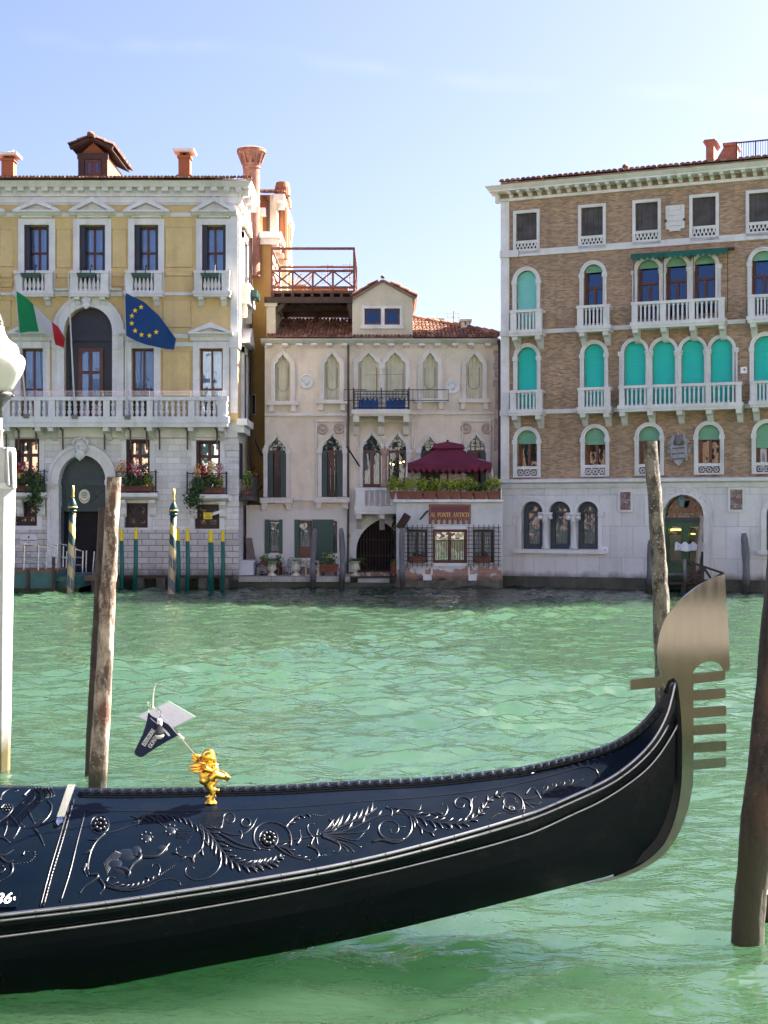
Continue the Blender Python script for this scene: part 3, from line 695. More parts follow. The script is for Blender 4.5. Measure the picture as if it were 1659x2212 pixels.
    m = MB(); m.box(a0, a1, y, y+2.6, z0-.4, z1); m.prism([(a0, z1), (a1, z1), (uc, za-.05)], y+.02, y+2.5)
    m.m = 1; m.box(a0-.06, a1+.06, y-.10, y-.001, z1-.16, z1+.04)
    for q in (a0-.03, a1-.17): m.box(q, q+.2, y-.09, y-.002, z0, z1-.161)
    m.box(a0+.17, a1-.17, y-.08, y-.003, z0, z0+.09)
    e0, e1 = F.U('a', 433, out), F.U('a', 690, out); ze = F.Z('a', 0, 152, out)
    for (p, q) in (((e0, ze), (uc, za)), ((uc, za), (e1, ze))): m.bar(p[0], p[1], q[0], q[1], .12, y-.34, y-.22)
    dm = m.build('dormer', [ORANGE, WOOD_DK], roof)
    m = MB(); S = rect(a0+.19, a1-.19, z0+.1, z1-.17); m.ring(S(), S(-.09), y-.05, y-.004); um = (a0+a1)/2; m.box(um-.08, um+.08, y-.048, y-.006, z0+.12, z1-.2); m.build('dormer_window', WOOD_RED, roof)
    MB().poly(S(-.05), y-.02).build('dormer_pane', simple('dormer_glass', (.05, .10, .20), .08, .1, 2), roof)
    m = MB()
    for sg, ee in ((-1, e0), (1, e1)): tiles(m, (ee, y-.42, ze+.08) if sg < 0 else (ee, y+3.2, ze+.08), (ee, y+3.2, ze+.08) if sg < 0 else (ee, y-.42, ze+.08), (uc-ee, 0, za-ze), 14, lambda f: math.hypot(uc-e0, za-ze))
    m.ball((uc, y-.35, za+.12), (.13, .2, .1)); m.tube([(uc, y-.4, za+.06), (uc, y+3, za+.06)], .1, 8); m.build('dormer_roof', TILE, roof)
    m = MB(); m.hexa([(e0+.05, y-.4, ze-.02), (uc, y-.4, za-.03), (uc, y+3, za-.03), (e0+.05, y+3, ze-.02), (e0+.05, y-.4, ze+.05), (uc, y-.4, za+.04), (uc, y+3, za+.04), (e0+.05, y+3, ze+.05)]); m.hexa([(uc, y-.4, za-.03), (e1-.05, y-.4, ze-.02), (e1-.05, y+3, ze-.02), (uc, y+3, za-.03), (uc, y-.4, za+.04), (e1-.05, y-.4, ze+.05), (e1-.05, y+3, ze+.05), (uc, y+3, za+.04)]); m.build('dormer_roof_boards', WOOD_DK, roof)
    # gull on the left chimney
    g = thing('seagull', 'white and grey gull sitting on the leftmost orange chimney', 'gull', F.world(sc[0]+.05, sc[1]+.2, sc[2]))
    g.scale = (.48, .48, .48)
    m = MB(); m.ball((0, 0, .13), (.24, .11, .10), 12, 8); m.ball((.20, 0, .27), (.075, .06, .065)); m.tube([(.12, 0, .17), (.19, 0, .25)], [.08, .06], 8); m.m = 1; m.ball((-.10, 0, .16), (.26, .115, .07), 12, 6); m.m = 2; m.tube([(.26, 0, .265), (.33, 0, .25)], [.02, .006], 6); m.m = 3; m.ball((-.36, 0, .15), (.12, .05, .03))
    for k in (-.04, .04): m.m = 2; m.tube([(0, k, .06), (0, k, 0)], .012, 5)
    m.build('body', [simple('white_feathers', (.75, .75, .74), .8, .1), simple('grey_feathers', (.35, .37, .40), .8, .1), simple('yellow_beak', (.6, .35, .05), .5, .1), simple('black_feathers', (.03, .03, .03), .8, .1)], g, True)
    # long balcony
    o = .75
    zb0, zb1 = F.Z('b', 0, 326, o), F.Z('b', 0, 206, o)
    bl = [F.U('b', x, o) for x in (78, 115, 150, 180, 262, 343, 382, 417, 452, 490, 525, 562, 598, 680, 760, 792, 825, 858, 938, 972, 1005, 1040, 1075, 1108, 1190, 1222, 1258, 1292, -10, -45, -80)]
    ps = [(F.U('b', p, o), F.U('b', q, o)) for p, q in ((20, 58), (205, 243), (290, 330), (622, 660), (700, 740), (885, 920), (1135, 1173), (1312, 1366), (-150, -110))]
    b0, b1 = F.U('b', -640, o), F.U('b', 1370, o)
    lb = balcony(F, b0, b1, zb0, zb1, o, ps, bl, [F.U('b', x, o*.8) for x in (45, 230, 307, 640, 720, 904, 1152, 1335, -40)], 'vase', STONE, slab=.2, railh=.12, bh=.42)
    m = MB()
    for k in range(3): m.tube([(b0, -o+.05, zb1+.06+k*.06), (b1, -o+.05, zb1+.06+k*.06)], .008, 4)
    for x in (300, 620, 900, 1150, 1340): m.tube([(F.U('b', x, o), -o+.05, zb1), (F.U('b', x, o), -o+.05, zb1+.2)], .01, 4)
    m.build('wire_guard', STEEL, F.root)
    m = MB()
    for x in (30, 105, 210, 372, 625, 782, 880, 958, 1127, 1306):
        u = F.U('b', x, .3); m.tube([(u, -.5, zb0-.36), (u, -.16, zb0-.42), (u, -.13, zb0-1.05)], .03, 5)
    m.each('iron_brace', PIPE, F.root)
    m = MB(); m.sprism([(-.003, ZS-.55), (-.10, ZS-.5), (-.10, ZS-.1), (-.003, ZS-.1)], UL, -.01); m.build('stone_frieze', STONE, F.root)
    # ground floor openings
    st = []; F.holes = st
    for xa, xb, y0 in ((90, 238, 456), (762, 904, 463), (1184, 1328, 469), (-290, -140, 456)):
        u0, u1, z0, z1 = F.R('b', xa, xb, y0, 790); S = rect(u0, u1, z0, z1)
        w = F.window(S, sur=.16, out=.04, depth=.42, trans=(.70,), curtain=None, fw=.11, gmat=glass_mat('mirroring_glass', (.3, .32, .38), .38) if 'mg' not in MATS else MATS['mg'], ext=.02)
        MATS['mg'] = w.children[1].data.materials[0]
        m = MB(); m.box(u0+.01, u0+.09, .02, .38, z0, z1-.02); m.box(u1-.07, u1-.01, .02, .36, z0, z1-.02); m.box(u0+.09, u1-.07, .02, .3, z1-.08, z1-.01); m.build('shutter', WOOD_DK, w)
    IB = []
    for xa, xb, yt, yb in ((75, 268, 655, 785), (702, 940, 660, 787), (1130, 1366, 669, 797)):
        o = .42; u0, u1, z0, z1 = F.R('b', xa, xb, yt, yb, o)
        m = MB(); m.sprism([(-.004, z0-.22), (-o+.08, z0-.2), (-o-.06, z0-.12), (-o-.06, z0), (-.004, z0)], u0-.06, u1+.06)
        bs = m.build('balconette', STONE, F.root)
        for q in (u0+.16, u1-.16):
            m = MB(); m.sprism([(-.004, z0-.22), (-.30, z0-.22), (-.30, z0-.33), (-.16, z0-.48), (-.12, z0-.70), (-.05, z0-.78), (-.004, z0-.78)], q-.11, q+.11); m.build('bracket', STONE, bs)
        m = MB()
        for z in (z0+.05, z1): m.tube([(u0, -.0, z), (u0, -o, z), (u1, -o, z), (u1, 0, z)], .015, 4)
        for i in range(9):
            u = u0+(u1-u0)*i/8; m.tube([(u, -o, z0+.05), (u+.03*math.sin(i), -o-.05*math.sin(i), (z0+z1)/2), (u, -o, z1)], .009, 4)
        for i in range(8):
            u = u0+(u1-u0)*(i+.5)/8
            for zz in (z0+.17, z1-.13): m.tube([(u+.07*math.cos(a_*.9)*(1-a_/9), -o-.012, zz+.07*math.sin(a_*.9)*(1-a_/9)) for a_ in range(8)], .008, 4)
        for q in (u0, u1): m.tube([(q, -o, z0), (q, -o, z1+.06)], .03, 5)
        m.build('iron_railing', IRON, bs); IB.append((u0, u1, z0, z1, o))
    for xa, xb, y0, y1 in ((92, 225, 838, 985), (752, 893, 848, 997), (1175, 1325, 856, 1004), (-300, -160, 838, 985)):
        u0, u1, z0, z1 = F.R('b', xa, xb, y0, y1); S = rect(u0, u1, z0, z1)
        w = F.window(S, sur=.15, out=.05, depth=.28, trans=(.45,) if xa > 0 else (.5,), curtain=CURTAIN_G if xa != 92 else CREAM, fw=.14, smat=STONE)
        m = MB(); n = 7; du = (u1-u0)/n; h = z1-z0
        for i in range(-n, n+1):
            for sg in (1, -1):
                ua = u0+i*du; pts = []
                for e in range(13):
                    uu = ua+h*.85*e/12*1.0; zz = z0+h*e/12
                    if sg < 0: uu = u0+u1-uu
                    if u0 <= uu <= u1: pts.append((uu, .06 if sg > 0 else .085, zz))
                if len(pts) > 1: m.tube([pts[0], pts[-1]], .012, 4)
        m.build('diamond_grille', IRON, w)
    # portal
    u0, u1, zz, z1 = F.R('b', 358, 640, 560, 1272); zsp = F.Z('b', 0, 715)
    S = arch(u0, u1, zz, z1, z1-zsp); F.holes.append(S(0))
    m = MB(); m.ring(S(.30), S(0), -.09, .03); m.ring(S(.37), S(.26), -.15, -.04); po = m.build('portal', STONE, F.root)
    for ua, ub in ((u0-.42, u0+.01), (u1-.01, u1+.42)):
        m = MB(); z_ = F.Z('b', 0, 740); m.box(ua, ub, -.2, -.002, z_, z_+.17); m.box(ua+.03, ub-.03, -.16, .0, z_-.08, z_-.001); m.build('impost', STONE, po)
    zl = F.Z('b', 0, 895)
    m = MB(); m.poly(clip_above(S(0), zl), .34); m.box(u0, u1, .26, .339, zl-.02, zl+.12); m.box(u0, u1, .25, .335, zsp-.15, zsp+.08)
    for k in range(2):
        a_, b_ = u0+.08+k*(u1-u0)/2, u0+(k+1)*(u1-u0)/2-.08; m.ring([(a_, zl+.18), (b_, zl+.18), (b_, zsp-.2), (a_, zsp-.2)], [(a_+.05, zl+.23), (b_-.05, zl+.23), (b_-.05, zsp-.25), (a_+.05, zsp-.25)], .30, .338); m.bar(a_+.05, zl+.23, b_-.05, zsp-.25, .04, .31, .337); m.bar(a_+.05, zsp-.25, b_-.05, zl+.23, .04, .31, .337)
    m.build('fixed_panel', GREEND, po)
    m = MB(); m.box(u0+.01, u0+.10, .2, 1.0, zz, zl-.03); m.build('open_door_leaf', GREEND, po)
    m = MB(); m.box(u0+1.25, u0+1.95, 2.0, 2.1, zz+.1, zl-.1); m.m = 1; m.box(u0+.7, u0+1.2, 1.7, 1.75, zz+.1, zl-.1); m.build('inner_door', [simple('dim_varnished_door', (.09, .045, .015), .6, .3), BRICKR], po)
    m = MB()
    for k in (0, .11): m.ball((u0+1.33+k*1.0, 1.5, F.Z('b', 0, 972)), .05, 8, 6)
    m.each('hall_lamp', emit('warm_bulb', (1, .62, .18), 4), po)
    m = MB(); small_head(m, (F.U('b', 494), -.2, F.Z('b', 0, 515)), .52); m.build('carved_mask', STONE_W, F.root, True)
    # stone wall, recess behind the portal
    Zlow = F.wall('stone_wall', [(UL, Z0), (-.004, Z0), (-.004, ZS-.001), (UL, ZS-.001)], st, ASHLAR, 2.6 if False else .62, thick=.7)
    zr = F.Z('b', 0, 1008)
    m = MB()
    for a_, b_ in ((UL, u0-.36), (u1+.36, .035)):
        for k in range(5):
            h = (zr-Z0-.9)/4; za, zb_ = Z0+.9+(k-1)*h if k else Z0, Z0+.9+k*h-.004
            if k == 0: zb_ = Z0+.9-.004
            m.box(a_, b_ if k % 2 else b_-.012, -.06-(.05 if k == 0 else 0)-.006*(k % 2), -.002, za, zb_)
    m.each('base_course', RUSTIC, F.root)
    # quoins at the corner
    m = MB(); z = zr+.02; k = 0
    while z < ZS-.75:
        m.box(F.U('b', 1352 if k % 2 else 1375), .03, -.055, -.002, z, z+.34); z += .37; k += 1
    m.each('quoin', ASHLAR, F.root)
    # side wall along the rio: ochre above, stone at the corner, brick low
    m = MB(); m.m = 0; m.box(-.9, .0, .91, 4.2, ZS, ZT); m.box(-.9, -.001, 4.2, 9, ZS, F.uz(545, 475, -4)[1]); m.m = 1; m.box(-.7, -.001, .71, 1.6, Z0, ZS-.002); m.m = 2; m.box(-.7, -.002, 1.6, 7.2, Z0, F.Z('d', 0, 820)); m.m = 0; m.box(-.7, -.003, 1.6, 9, F.Z('d', 0, 820)+.001, ZS-.002)
    m.m = 1; m.box(-.2, .05, -.03, .50, F.Z('a', 0, 1345), ZT-.3); m.build('side_wall', [CREAM, ASHLAR, BRICKR], F.root)
    # side window with pediment and balcony
    zt_, zb_ = F.Z('a', 0, 640), F.Z('a', 0, 1000)
    m = MB(); m.box(.0, .09, 1.05, 1.30, zb_, zt_+.2); m.box(.0, .09, 2.4, 2.65, zb_, zt_+.2); m.box(.0, .09, 1.05, 2.65, zt_, zt_+.25); m.hexa([(.0, .75, zt_+.35), (.2, .75, zt_+.35), (.2, 2.95, zt_+.35), (.0, 2.95, zt_+.35), (.0, 1.7, zt_+1.0), (.2, 1.7, zt_+1.0), (.2, 2.0, zt_+1.0), (.0, 2.0, zt_+1.0)])
    w = m.build('side_window', STONE, F.root); m = MB(); m.box(.0, .02, 1.3, 2.4, zb_, zt_); m.build('shutter', NAVY, w)
    m = MB(); zb2 = F.Z('a', 0, 925); m.box(.0, .30, .9, 2.8, zb_-.28, zb_-.05); m.box(.19, .30, .95, 2.75, zb2-.1, zb2); m.box(.18, .29, .95, 1.3, zb_-.049, zb2-.101); m.box(.18, .29, 2.4, 2.75, zb_-.049, zb2-.101); m.box(0, .18, .96, 1.08, zb_-.04, zb2-.002)
    for q in (1.1, 2.6): m.sprism([(0, 0)]*0 or [(q-.1, zb_-.28), (q+.1, zb_-.28), (q+.1, zb_-.6), (q-.1, zb_-.75)], .0, .2)
    sb = m.build('side_balcony', STONE, F.root)
    for k in range(4):
        b = bpy.data.objects.new('baluster', baluster_mesh('vase_small', zb2-.1-zb_+.05)); COL.objects.link(b); b.parent = sb; b.location = (.24, 1.45+k*.27, zb_-.05)
    zt_, zb_ = F.Z('a', 0, 1350), ZS
    m = MB(); m.box(0, .09, 1.05, 1.3, zb_, zt_+.2); m.box(0, .09, 2.4, 2.65, zb_, zt_+.2); m.box(0, .09, 1.05, 2.65, zt_, zt_+.25); m.hexa([(.0, .75, zt_+.3), (.3, .75, zt_+.3), (.3, 2.95, zt_+.3), (.0, 2.95, zt_+.3), (.0, 1.7, zt_+.9), (.3, 1.7, zt_+.9), (.3, 2.0, zt_+.9), (.0, 2.0, zt_+.9)]); w = m.build('side_window', STONE, F.root); m = MB(); m.box(0, .02, 1.3, 2.4, zb_, zt_); m.build('shutter', NAVY, w)
    m = MB(); q0, q1 = F.Z('b', 0, 700), F.Z('b', 0, 480); m.box(0, .03, .45, 1.25, q0, q1); m.build('side_window', NAVY, F.root)
    m = MB(); z_ = ZS; m.box(.0, .32, -.3, 2.0, z_-.12, z_+.1); m.box(.0, .22, -.2, 1.9, z_-.35, z_-.121); m.build('cornice_return', STONE, F.root)
    # downpipe
    m = MB(); m.tube([(.16, 2.9, F.Z('a', 0, 470)), (.16, 2.9, F.Z('d', 0, 650)), (.2, 2.6, F.Z('d', 0, 700)), (.2, 2.6, F.Z('d', 0, 950))], .05, 8); m.build('downpipe', PIPE, F.root)
    # chimney breast with its round brick chimney
    zt2 = F.uz(540, 470, -4.6)[1]; zb3 = F.uz(540, 728, -4.6)[1]
    m = MB(); m.box(-.003, .42, 4.2, 6.0, zb3, zt2); m.m = 1; m.box(-.002, .55, 4.1, 6.1, zt2+.001, zt2+.25); m.box(-.004, .47, 4.15, 6.05, (zb3+zt2)/2, (zb3+zt2)/2+.14); m.m = 0
    m.hexa([(-.003, 4.3, zb3-.7), (.05, 4.3, zb3-.7), (.05, 5.9, zb3-.7), (-.003, 5.9, zb3-.7), (-.003, 4.2, zb3-.002), (.42, 4.2, zb3-.002), (.42, 6.0, zb3-.002), (-.003, 6.0, zb3-.002)]); m.build('chimney_breast', [OCHRE, STONE], F.root)
    Yc = 48.4; s_ = Yc/FPX; c0 = W(X('a', 1517), 0, Yc).x; zz0 = F.uz(0, 500, -(Yc-45))[1]; zf = lambda yy: CAMZ-(Yp('a', yy)-CY)*s_
    r0 = 50*.358*s_
    m = MB(); m.lathe([(r0*1.05, zz0-1.6), (r0, zf(265)), (r0*1.08, zf(263)), (r0*1.08, zf(250)), (r0*1.12, zf(246)), (r0*1.16, zf(236)), (r0*1.05, zf(232)), (r0*1.1, zf(228)), (r0*1.35, zf(190)), (r0*1.62, zf(178)), (r0*1.76, zf(170)), (r0*1.76, zf(152)), (r0*1.5, zf(145)), (r0*.5, zf(132)), (0.02, zf(128))], n=28)
    for k in range(12):
        an = 2*math.pi*k/12; m.hexa([(math.cos(an+d)*r0*q, math.sin(an+d)*r0*q, z) for z, q1, q2 in ((zf(240), 1.1, 1.2), (zf(175), 1.35, 1.7)) for d, q in ((-.1, q1), (-.1, q2), (.1, q2), (.1, q1))])
    m.build('round_chimney', simple('pink_brick_chimney', (.25, .115, .08), .9, .35, 7, bump=.4), roof, loc=(c0-F.O.x, Yc-45, 0))
    return F, IB, sb
LP, IB, SIDEBAL = left_palazzo()
# planters hanging on the upper balcony rails
for xa, xb, who in ((130, 248, 'third from the right of the four upper balustrades'), (468, 580, 'balustrade above the great arch window'), (797, 912, 'balustrade above the blue flag'), (1213, 1328, 'rightmost upper balustrade by the corner')):
    o = .44; u0, u1, z0, z1 = LP.R('a', xa, xb, 898, 922, o)
    lab = 'green planter box hanging on the ' + ('balustrade above the green white red flag' if xa == 130 else who)
    t = thing('planter_box', lab, 'planter', LP.world((u0+u1)/2, -o-.02, z0), 0, 'planter boxes on the upper balustrades'); w = (u1-u0)/2
    m = MB(); m.hexa([(-w+.04, -.15, 0), (w-.04, -.15, 0), (w-.04, .0, 0), (-w+.04, .0, 0), (-w, -.18, z1-z0), (w, -.18, z1-z0), (w, .0, z1-z0), (-w, .0, z1-z0)]); m.build('trough', GREENP, t)
    m = MB()
    for q in (-w*.5, w*.5): m.tube([(q, -.17, z1-z0), (q, -.02, z1-z0+.28), (q, .14, z1-z0+.26)], .018, 5)
    m.build('hanger', IRON, t)
t = thing('planter_box', 'green planter box hanging on the side balcony round the corner of the ochre palazzo', 'planter', LP.world(.31, 1.8, LP.Z('a', 0, 1000)), 0, 'planter boxes on the upper balustrades')
m = MB(); m.box(0, .2, -.6, .6, 0, .24); m.build('trough', GREENP, t)
# flower boxes behind the iron railings
def flower_box(F, u0, u1, z0, h, o, lab, cat='flower box', trail=None, colours=(1, 2, 3), seed=1, spots=None):
    rr = random.Random(seed); t = thing('flower_box', lab, cat, F.world((u0+u1)/2, -o, z0), F.a, 'flower boxes on the iron balconies'); w = (u1-u0)/2
    m = MB(); m.hexa([(-w*.86, .05, 0), (w*.86, .05, 0), (w*.86, .25, 0), (-w*.86, .25, 0), (-w*.9, .03, .2), (w*.9, .03, .2), (w*.9, .27, .2), (-w*.9, .27, .2)]); m.build('planter', TERRA, t)
    m = MB(); m.leaves((-w*.2, .1, h*.55), (w*.7, .16, h*.4), 420, .055, (0, 0, 1), rr); m.leaves((w*.6, .1, h*.5), (w*.25, .15, h*.35), 160, .055, (0, 2, 2), rr)
    if trail: m.leaves((trail, -.12, -.15), (.34, .16, .55), 420, .06, (0, 1), rr, .05); m.leaves((trail+.1, -.08, .25), (.3, .16, .3), 200, .06, (0, 1), rr, .05)
    m.build('foliage', [LEAF, LEAF_D, LEAF_Y], t)
    m = MB()
    for (cu, cz, ru, rz, n, c) in spots: m.leaves((cu, -.02, cz), (ru, .17, rz), n, .038, c, rr, .2)
    m.build('blossoms', [FL_R, FL_Y, FL_W], t)
for i, (lab, tr, sp) in enumerate((('box of red flowers trailing over the iron balcony left of the portal', .25, [(-.35, .75, .34, .3, 260, (0, 0, 0, 0, 2)), (-.3, .55, .12, .12, 40, (1, 1, 2))]),
                                   ('box of red yellow and white flowers on the middle iron balcony right of the portal', None, [(-.48, .82, .24, .26, 200, (1, 1, 0, 2)), (-.05, .8, .3, .28, 220, (0, 0, 2)), (.1, .6, .2, .15, 60, (2, 0))]),
                                   ('box of red and yellow flowers with a trailing plant on the rightmost iron balcony', -.42, [(-.3, .72, .2, .26, 190, (1, 1, 0, 2)), (-.1, .8, .16, .24, 150, (0, 0, 0)), (.15, .85, .2, .26, 170, (2, 1, 2, 1)), (.42, .78, .14, .26, 130, (0, 0, 0, 2))]))):
    u0, u1, z0, z1, o = IB[i]; flower_box(LP, u0, u1, z0+.03, .75, o-.02, lab, trail=tr, seed=10+i, spots=sp)
# side iron balcony with its plants, and the flower basket further back
z0, z1 = LP.Z('b', 0, 805), LP.Z('b', 0, 683)
m = MB(); m.box(.0, .5, .2, 1.9, z0-.14, z0)
for z in (z0+.05, z1): m.tube([(0, .25, z), (.46, .25, z), (.46, 1.85, z), (0, 1.85, z)], .022, 4)
for k in range(9): m.tube([(.46, .25+k*.2, z0), (.46, .25+k*.2, z1)], .013, 4)
for k in range(3): m.tube([(.12+k*.14, .25, z0), (.12+k*.14, .25, z1)], .013, 4)
m.build('side_balconette', IRON, LP.root)
t = thing('flower_box', 'yellow green plants on the small iron balcony round the corner', 'flower box', LP.world(.2, 1.0, z0+.01), 0, 'flower boxes on the iron balconies')
m = MB(); m.box(-.12, .12, -.5, .6, 0, .2); m.build('planter', TERRA, t); m = MB(); m.leaves((.02, 0, .55), (.2, .6, .38), 260, .05, (0, 1, 1)); m.build('foliage', [LEAF, LEAF_Y], t)

# signs on the palazzo
def sign_oval():
    u, z = LP.U('b', 499, .0), LP.Z('b', 0, 807); t = thing('oval_sign', 'white oval sign with state emblem on the green portal panel', 'sign', LP.world(u, .27, z)); t.scale = (.56, .56, .56)
    m = MB(); n = 32; pts = [(.33*math.cos(2*math.pi*i/n), .42*math.sin(2*math.pi*i/n)) for i in range(n)]; m.prism(pts, -.05, 0); m.build('board', simple('cream_enamel', (.68, .66, .50), .4, .05), t)
    g = simple('emblem_ink', (.06, .08, .05), .5, .2); m = MB()
    star = [(.055*(1 if k % 2 == 0 else .42)*math.sin(math.pi*k/5), .13+.055*(1 if k % 2 == 0 else .42)*math.cos(math.pi*k/5)) for k in range(10)]
    m.ring([(.12*math.cos(2*math.pi*i/16), .13+.12*math.sin(2*math.pi*i/16)) for i in range(16)], [(.085*math.cos(2*math.pi*i/16), .13+.085*math.sin(2*math.pi*i/16)) for i in range(16)], -.058, -.051); m.prism(star[::-1], -.060, -.052)
    for sg in (-1, 1):
        for k in range(7): a_ = -1.35+.38*k; m.prism([(sg*.16*math.cos(a_)+.03*math.cos(j*1.57)*1.0, .10+.17*math.sin(a_)+.022*math.sin(j*1.57)) for j in range(4)], -.059, -.0525)
    m.build('emblem', g, t); m = MB(); m.prism([(-.14, -.08), (.14, -.08), (.11, -.04), (-.11, -.04)], -.0585, -.052); m.build('ribbon', FL_R, t)
    s = 'GUARDIA DI FINANZA'
    for i, ch in enumerate(s):
        if ch == ' ': continue
        a_ = R(-152)+R(124)*i/(len(s)-1); text(ch, .085, 'lettering', g, t, Matrix.Translation((.285*math.cos(a_)*.95, -.052, .30*math.sin(a_)*1.02)) @ Matrix.Rotation(-(a_+math.pi/2), 4, 'Y') @ Matrix.Rotation(R(90), 4, 'X'), bold=.002)
sign_oval()
u0, u1, z0, z1 = LP.R('b', 125, 225, 1036, 1100, .07); t = thing('stone_plaque', 'grey stone plaque lettered GUARDIA DI FINANZA beside the portal', 'plaque', LP.world((u0+u1)/2, -.07, (z0+z1)/2)); w, h = (u1-u0)/2, (z1-z0)/2
m = MB(); m.box(-w, w, -.04, 0, -h, h); m.build('slab', STONE, t); INK = simple('dark_lettering', (.05, .05, .05), .7, .1)
text('GUARDIA DI FINANZA', .062, 'lettering', INK, t, facing(0, -.041, -.03) @ Matrix.Diagonal((.80, 1, 1, 1)), bold=.002); text('I  GRUPPO', .04, 'lettering', INK, t, facing(0, -.041, -.11))
m = MB(); m.lathe([(.035, -.01), (.03, .0)], n=12); o = m.build('emblem', INK, t); o.data.transform(Matrix.Rotation(R(90), 4, 'X')); o.location = (0, -.045, .08)
m = MB()
for sx in (-1, 1): m.ball((sx*w*.88, -.045, h*.85), .012, 6, 4)
m.each('stud', INK, t)
u0, u1, z0, z1 = LP.R('b', 1227, 1280, 905, 945, .1); t = thing('notice_board', 'small yellow notice on the window grille near the corner', 'notice', LP.world((u0+u1)/2, -.06, (z0+z1)/2)); w, h = (u1-u0)/2, (z1-z0)/2
m = MB(); m.box(-w, w, -.02, 0, -h, h); m.build('board', simple('yellow_enamel', (.75, .55, .0), .4, .05), t)
text('Guardia di Finanza', .036, 'lettering', INK, t, facing(0, -.0205, h*.55) @ Matrix.Diagonal((.66, 1, 1, 1)), bold=.0005); text('LIMITE', .042, 'lettering', INK, t, facing(0, -.0205, -.01), bold=.001); text('INVALICABILE', .042, 'lettering', INK, t, facing(0, -.0205, -.06) @ Matrix.Diagonal((.72, 1, 1, 1)), bold=.001)
t = thing('security_camera', 'white security camera bracketed beside the yellow notice', 'camera', LP.world(LP.U('b', 1335), -.05, LP.Z('b', 0, 905))); t.scale = (.52, .52, .52)
m = MB(); rt = Matrix.Rotation(R(-18), 3, 'Y')
for q in range(1):
    p = [(-.52, -.22, -.02), (.06, -.22, -.02), (.06, -.05, -.02), (-.52, -.05, -.02), (-.48, -.22, .15), (.06, -.22, .15), (.06, -.05, .15), (-.48, -.05, .15)]; m.hexa([rt @ Vector(v) for v in p])
m.box(-.56, -.47, -.2, -.07, -.18, -.11); m.build('housing', simple('white_enamel', (.78, .79, .8), .35, .05), t); m = MB(); m.tube([(-.02, -.12, -.02), (.02, -.1, -.12), (.02, .03, -.12)], .05, 8); m.build('bracket', simple('pale_grey_metal', (.5, .52, .54), .4, .1), t)

# flags on their poles
def cloth(name, t, top, bot, Y, mats, cols, ns=34, nt=14, amp=.06, ph=0, ref=None):
    def along(pl, s):
        k = s*(len(pl)-1); i = min(int(k), len(pl)-2); f = k-i; return (pl[i][0]+(pl[i+1][0]-pl[i][0])*f, pl[i][1]+(pl[i+1][1]-pl[i][1])*f)
    m = MB(); vs = []
    for i in range(ns+1):
        s = i/ns; a_ = along(top, s); b_ = along(bot, s)
        for j in range(nt+1):
            f = j/nt; x, y = a_[0]+(b_[0]-a_[0])*f, a_[1]+(b_[1]-a_[1])*f
            vs.append(WT('a', x, y, Y+amp*(s**.6)*2*math.sin(5.5*s+2.4*f+ph)+amp*.5*math.sin(11*s-4*f)*s)-Vector(ref))
    m.v = [tuple(v) for v in vs]
    for i in range(ns):
        for j in range(nt): m.f.append((i*(nt+1)+j, i*(nt+1)+j+1, (i+1)*(nt+1)+j+1, (i+1)*(nt+1)+j)); m.mi.append(cols((i+.5)/ns))
    o = m.build(name, mats, t, True); o.location = (0, 0, 0); return o
def fab(name, col):
    M = MT(name); M.base(M.mix(.3, col, M.ramp(M.noise(3, 4), [(.3, (.7,)*3), (.7, (1,)*3)]), 'MULTIPLY')); M.rough(.75); M.b.inputs['Sheen Weight'].default_value = .2
    tr = M.n('ShaderNodeBsdfTranslucent'); tr.inputs['Color'].default_value = (*[min(1, c*1.3) for c in col], 1); ms = M.n('ShaderNodeMixShader'); ms.inputs[0].default_value = .35
    M.t.links.new(M.b.outputs[0], ms.inputs[1]); M.t.links.new(tr.outputs[0], ms.inputs[2]); M.t.links.new(ms.outputs[0], M.out.inputs[0]); return M.m
POLE = simple('grey_white_pole', (.52, .50, .48), .4, .1)
def flagpole(base, top, lab, name='flagpole', cat='flag'):
    ref = W(*base, 44.2); t = thing(name, lab, cat, ref); p1 = W(*top, 43.7)-ref
    m = MB(); m.tube([(0, 0, 0), p1*.5, p1], [.032, .027, .02], 8); m.m = 1; m.ball(p1+Vector((0, 0, .05)), (.03, .03, .06), 8, 6); m.build('pole', [POLE, GOLD], t)
    m = MB(); m.box(-.09, .09, -.07, .07, -.10, .03); m.build('base', simple('grey_iron_socket', (.12, .12, .13), .5, .2), t); return t, ref
t, ref = flagpole(PX('b', 160, 318), PX('a', 88, 915), 'green white and red flag drooping from its pole above the balcony')
cloth('flag_cloth', t, [(97, 1000), (150, 1035), (205, 1085), (300, 1180), (350, 1215), (392, 1285)], [(120, 1256), (180, 1246), (240, 1248), (325, 1292), (335, 1325), (385, 1345)], 43.75, [fab('green_cloth', (.0, .22, .07)), fab('white_cloth', (.55, .55, .55)), fab('red_cloth', (.50, .015, .03))], lambda s: 0 if s < .38 else (1 if s < .66 else 2), ref=ref, amp=.09)
t, ref = flagpole(PX('b', 770, 325), PX('a', 753, 905), 'blue flag with a ring of yellow stars on its pole')
def eu_y(): pass
EUY = 43.75
eu_top = [(754, 1010), (800, 1035), (868, 1066), (960, 1150), (1020, 1232), (1062, 1290)]; eu_bot = [(762, 1272), (815, 1300), (880, 1325), (950, 1340), (1005, 1352), (1050, 1356)]
fc = cloth('flag_cloth', t, eu_top, eu_bot, EUY, [fab('blue_cloth', (.006, .055, .21))], lambda s: 0, ref=ref, amp=.06, ph=1)
